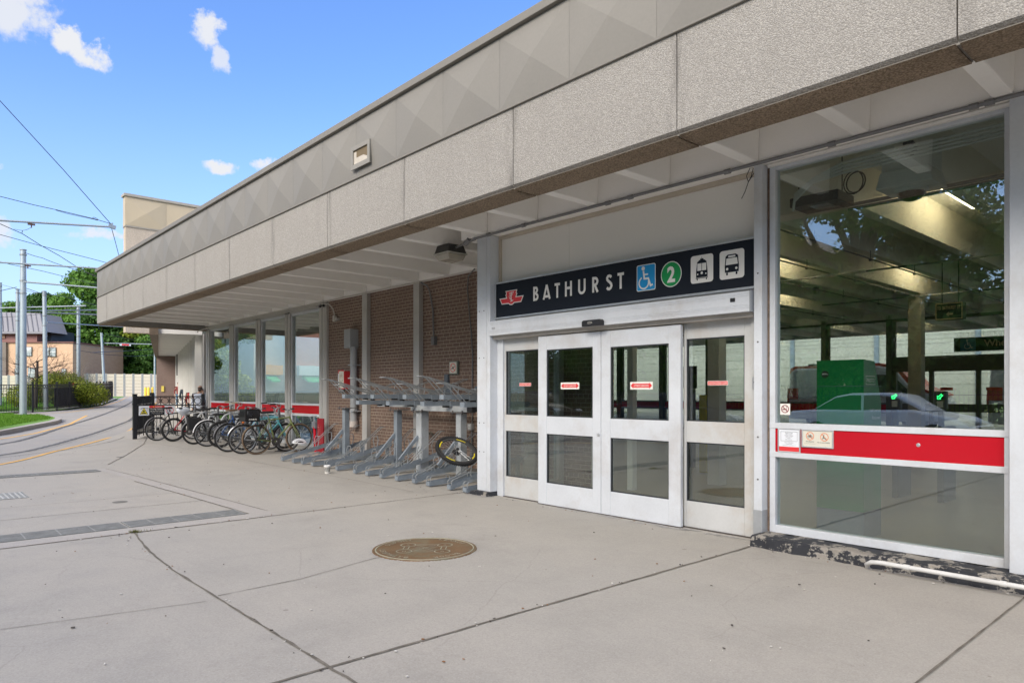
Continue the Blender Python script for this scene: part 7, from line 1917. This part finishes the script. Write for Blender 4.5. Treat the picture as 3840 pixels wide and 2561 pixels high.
# bare tree and bushes inside the lawn
def branches(m, p, d, L, r, depth, rnd):
    q = p + d * L; m.tube([p, (p + q) / 2 + Vector((rnd.uniform(-.06, .06), rnd.uniform(-.06, .06), 0)) * L, q], [r, r * .8, r * .6], 5 if depth > 2 else 3, caps=False)
    if depth == 0: return
    for k in range(rnd.choice((2, 3, 3))):
        nd = (d + Vector((rnd.uniform(-1, 1), rnd.uniform(-1, 1), rnd.uniform(-.25, .55))) * .85).normalized(); branches(m, p.lerp(q, rnd.uniform(.55, 1)), nd, L * rnd.uniform(.6, .85), r * .55, depth - 1, rnd)
def bare(u, tt, h, label, depth=6, spread=1.0, seed=4, mat=None, trunk=True, name='bare_tree'):
    p = Vector(S2(u, 1472, tt)); p.z = gz(p.x, p.y); t = thing(name, label, 'tree' if trunk else 'bush', p); rnd = random.Random(seed)
    if trunk:
        m = MB(); m.tube([p, p + Vector((.05, .05, h * .3)), p + Vector((-.05, .12, h * .62))], [.12, .10, .06], 8); m.build('trunk', mat, t, smooth=True)
    m = MB()
    for k in range(10 if trunk else 22):
        a = rnd.uniform(0, 6.28); z = h * (rnd.uniform(.3, .62) if trunk else .02); el = rnd.uniform(.1, .9) if trunk else rnd.uniform(.5, 1.6)
        branches(m, p + Vector((0, 0, z)), Vector((math.cos(a) * spread, math.sin(a) * spread, el)).normalized(), h * (.2 if trunk else .28), .032 if trunk else .022, depth - 2, rnd)
    m.build('branches', mat, t); return t
bare(133, 44.5, 5.0, 'bare leafless tree with dark branches in front of the orange house', 6, 1.2, 4, M('bark_dark', (.045, .035, .032), .9))
bare(262, 47, 4.7, 'grey twiggy leafless shrub between the house pole and the bush pole', 6, 1.0, 9, M('twig_grey', (.20, .18, .17), .9), False, 'twiggy_shrub')
bare(215, 46.5, 4.2, 'second grey twiggy shrub against the house wall', 6, 1.0, 19, M('twig_grey', (.2, .18, .17)), False, 'twiggy_shrub')
p = Vector(S2(228, 1472, 46)); t = thing('yellow_green_bush', 'low rounded yellow-green bush behind the railings', 'bush', (p.x, p.y, gz(p.x, p.y))); c = MB()
leafmass('foliage', [((dx, dy, z), (1.3, 1.1, .8)) for dx, dy, z in ((0, 0, 1.0), (-.9, -1.0, 1.1), (.6, .9, 1.2), (-.2, .3, 1.7), (.5, 1.7, .9), (-1.0, -1.9, .8), (.3, -.6, 1.6))], 16000, .06, mat_leaf('bush_leaf', (.08, .14, .016), (.22, .28, .03), (.42, .38, .06), 1.2), t, 5)
m = MB()
for k in range(9): m.tube([(p.x, p.y, gz(p.x, p.y) - .05), (p.x + random.uniform(-1, 1), p.y + random.uniform(-1.2, 1.2), gz(p.x, p.y) + 1.3)], [.04, .01], 5)
m.build('stems', BARK, t)

# ---------------------------------------------------------------- the street behind the camera (it shows in the glass)
def sedan(label, x0, y0, colr, face=1, L=4.6, hatch=False):
    t = local('parked_car', label, 'car', (x0, y0, 0), 0 if face > 0 else math.pi, 'cars on the street opposite the station')
    k = L / 4.6
    low = [(.05, .45), (.02, .78), (.10, .93), (1.0, .98), (3.25, .97), (4.2, .80), (4.55, .62), (4.6, .40), (4.45, .22), (.2, .22)]
    roof = [(.55, .93), (1.25, 1.33), (1.7, 1.42), (2.5, 1.42), (2.95, 1.33), (3.55, .95)] if not hatch else [(.12, .9), (.35, 1.33), (.7, 1.47), (2.4, 1.46), (2.8, 1.36), (3.35, .95)]
    def loft(prof, ys, mat, nm2, bev=.05):
        m = MB(); n = len(prof); base = []
        for y, sx, sz in ys: base.append([((q[0] - 2.3) * sx + 2.3, y, q[1] * sz if sz != 1 else q[1]) for q in prof])
        vs = [tuple(p) for r_ in base for p in r_]; fs = []
        for i in range(len(ys) - 1):
            for j in range(n): fs.append((i * n + j, i * n + (j + 1) % n, (i + 1) * n + (j + 1) % n, (i + 1) * n + j))
        fs += [tuple(reversed(range(n))), tuple((len(ys) - 1) * n + j for j in range(n))]
        m._add([(x * k, y, z) for x, y, z in vs], fs); return m.build(nm2, mat, t, smooth=True, bevel=bev)
    loft(low, [(-.86, .955, 1), (-.80, 1, 1), (.80, 1, 1), (.86, .955, 1)], colr, 'body', .06)
    loft(roof, [(-.60, .93, 1), (-.52, 1, 1), (.52, 1, 1), (.60, .93, 1)], colr, 'roof', .05)
    g = [(.72, .96), (1.32, 1.29), (1.72, 1.365), (2.45, 1.365), (2.85, 1.28), (3.38, .97)] if not hatch else [(.3, .93), (.5, 1.3), (.75, 1.38), (2.35, 1.38), (2.7, 1.29), (3.15, .97)]
    loft(g, [(-.78, 1, 1), (-.615, .96, 1), (.615, .96, 1), (.78, 1, 1)], CARGL, 'windows', .02)
    m = MB(); m.box(2.02 * k, 2.08 * k, -.80, -.79, .95, 1.38); m.box(2.02 * k, 2.08 * k, .79, .80, .95, 1.38)
    for x in (1.45, 2.5): m.box(x * k, (x + .16) * k, -.872, -.858, .80, .83); m.box(x * k, (x + .16) * k, .858, .872, .80, .83)
    m.build('trim', colr, t)
    m = MB()
    for s_ in (-1, 1): m.prism([(4.15 * k, .62), (4.52 * k, .58), (4.50 * k, .68), (4.2 * k, .76)], s_ * .55, s_ * .84, 'y')
    m.build('headlight', M('headlight', (.7, .7, .7), .1), t)
    m = MB()
    for s_ in (-1, 1): m.box(.0, .12 * k, s_ * .55 - .2, s_ * .55 + .2, .68, .84)
    m.build('tail_light', M('lamp_red', (.6, .02, .02), .2), t)
    m = MB(); m.box(4.56 * k, 4.61 * k, -.5, .5, .42, .60); m.box(4.3 * k, 4.62 * k, -.8, .8, .25, .33); m.build('grille', DARK, t)
    wheelset(t, (.85 * k, 3.7 * k), (-.78, .78), .32); return t
sedan('silver sedan reflected in the big hall window', -9.4, -7.2, M('car_silver', (.92, .93, .94), .3, .0, var=.02, bmp=0)); sedan('dark blue-grey sedan reflected left of the silver one', -15.6, -7.4, M('car_dark', (.04, .05, .07), .2, .4, var=.02, bmp=0))
sedan('black hatchback reflected in the right sliding door', -24.6, -9.6, M('car_black', (.01, .01, .012), .15, .3, bmp=0), 1, 3.9, True); sedan('maroon sedan reflected low in the right door panel', -19.2, -10.8, M('car_maroon', (.15, .015, .02), .2, .4, bmp=0))
t = thing('street_fence', 'black picket fence across the street, seen reflected behind the cars', 'fence', (-14, -14.4, 0)); m = MB(); x = -46
while x < 6: m.box(x - .012, x + .012, -14.41, -14.385, .05, 1.5); x += .14
m.build('pickets', BLACKP, t); m = MB(); m.box(-46, 6, -14.42, -14.38, .25, .29); m.box(-46, 6, -14.42, -14.38, 1.3, 1.34); m.build('rails', BLACKP, t)
leafm = leafmass('flower_bed', [((-46 + k * 1.4 + random.uniform(-.4, .4), -15.2 + random.uniform(-.3, .3), .35), (1.0, .5, .5)) for k in range(38)], 22000, .05, LY, None, 8); leafm['kind'] = 'stuff'; tag(leafm, 'yellow flower bed along the street fence, seen in reflection', 'flowers')
put(P4, 0, 10, 15, 7.5, 'street tree reflected at the top right of the hall window', 'street trees seen in the glass', 0).location = (-2.5, -19, 0)
for (x, y, h, w, pr, lab) in ((-12, -18.5, 16, 7.5, P5, 'street tree reflected in the middle of the hall window'), (-22, -20, 15, 7, P4, 'street tree reflected in the door panels'), (-37, -27, 14, 7, P5, 'dark street tree reflected in the right sliding door'), (-45, -22, 15, 8, P4, 'street tree reflected in the left door panels'), (7, -17, 16, 7, P5, 'street tree far right, reflected at the window edge'), (-58, -26, 14, 7, P3, 'yellowing street tree reflected in the far windows'), (-75, -16, 13, 7, P4, 'tree reflected in the second far window'), (-49, -1.6, 7.5, 3.4, P3, 'yellow-green tree reflected in the farthest window'), (-64, -1.5, 11, 4.6, P4, 'green tree reflected beside the farthest window frame')):
    q = put(pr, 0, 10, h, w, lab, 'street trees seen in the glass', 0); q.location = (x, y, 0)
hb = leafmass('hedge', [((-70 + k * 1.7, -24.5 + random.uniform(-.5, .5), 1.5), (1.6, 1.3, 1.9)) for k in range(52)], 60000, .13, LD, None, 12); hb['kind'] = 'stuff'; tag(hb, 'long hedge of shrubs beyond the street fence, seen in reflection', 'hedge')
def shop(label, x0, x1, y0, y1, h, wallm, sign):
    t = thing('shop_building', label, 'building', ((x0 + x1) / 2, (y0 + y1) / 2, 0)); m = MB(); m.box(x0, x1, y0, y1, 0, h); m.build('wall', wallm, t)
    m = MB(); m.box(x1, x1 + .5, y0 + .5, y1 - .5, 2.9, 3.7); m.build('sign_band', sign, t)
    m = MB(); m.prism([(x1, 2.9), (x1 + 1.2, 2.4), (x1 + 1.2, 2.3), (x1, 2.6)], y0 + 1, y1 - 1, 'y'); m.build('awning', M('awning_green', (.05, .45, .15), .6), t)
    for k in range(int((y1 - y0) / 4)):
        f = MB(); f.box(x1, x1 + .06, y0 + k * 4 + .5, y0 + k * 4 + 3.5, .4, 2.3); w_ = f.build('shop_window', M('shopglass', (.35, .42, .42), .1), t)
        f = MB(); f.box(x1 + .01, x1 + .05, y0 + k * 4 + .8, y0 + k * 4 + 1.8, 4.8, 6.4); f.box(x1 + .01, x1 + .05, y0 + k * 4 + 2.4, y0 + k * 4 + 3.4, 4.8, 6.4); f.build('upper_window', M('uwin', (.45, .5, .55), .1), t)
    m = MB(); m.box(x0 - .2, x1 + .3, y0 - .2, y1 + .2, h, h + .4); m.build('cornice', SIGNC, t)
shop('red brick shop with green awning reflected in the far windows', -66, -56, -21, -9.6, 9, mat_brick('shop_brick', (.55, .22, .14), (.48, .18, .12), (.5, .36, .3), 'YZ', False, .4, .13), M('shop_sign_white', (.7, .75, .7), .5))
shop('pale shop with orange sign reflected in the second far window', -66, -56.5, -9.4, -6.6, 6.5, M('shop_cream', (.5, .46, .38), .8), M('shop_sign_orange', (.75, .35, .08), .5))
t = thing('island_railing', 'black railing across the island, seen reflected low in the far windows', 'railing', (-44, -4.6, 0)); m = MB(); x = -62
while x < -29: m.box(x - .012, x + .012, -4.62, -4.595, .3, 1.5); x += .13
m.build('bars', BLACKP, t); m = MB(); m.box(-62, -29, -4.63, -4.58, .45, .49); m.box(-62, -29, -4.63, -4.58, 1.3, 1.34); m.box(-62, -29, -4.63, -4.58, 1.46, 1.5); m.build('rails', BLACKP, t)
t = thing('brick_townhouse', 'tan brick house across the street, seen reflected in the hall window', 'house', (-24, -30, 0)); m = MB(); m.box(-30, -17, -36, -27, 0, 9); m.build('wall', mat_brick('tan_brick', (.42, .31, .20), (.38, .27, .17), (.45, .4, .33), 'XZ', False), t)
m = MB(); m.prism([(-30.5, 9), (-16.5, 9), (-23.5, 13)], -36.5, -26.5, 'y'); m.build('roof', M('shingle', (.08, .07, .07), .9), t)
for x in (-28, -24.5, -20.5): f = MB(); f.box(x, x + 1.3, -27.0, -26.9, 4.6, 6.4); f.box(x, x + 1.3, -27.0, -26.9, 1.2, 3.1); f.build('window', M('house_glass', (.3, .34, .36)), t)
t = thing('parking_sign_pole', 'thin pole with stacked parking signs across the street, seen in reflection', 'sign pole', (-2.6, -12.6, 0)); m = MB(); m.cyl((-2.6, -12.6, 0), (-2.6, -12.6, 3.2), .035, n=8); m.build('post', POLE, t)
m = MB()
for z in (2.75, 2.3, 1.85): m.box(-2.75, -2.45, -12.56, -12.55, z, z + .4)
m.build('sign_plates', SIGNW, t)
for o in (P1, P2, P3, P4, P5):
    if 'label' not in o: o['label'] = 'tree'; o['category'] = 'tree'
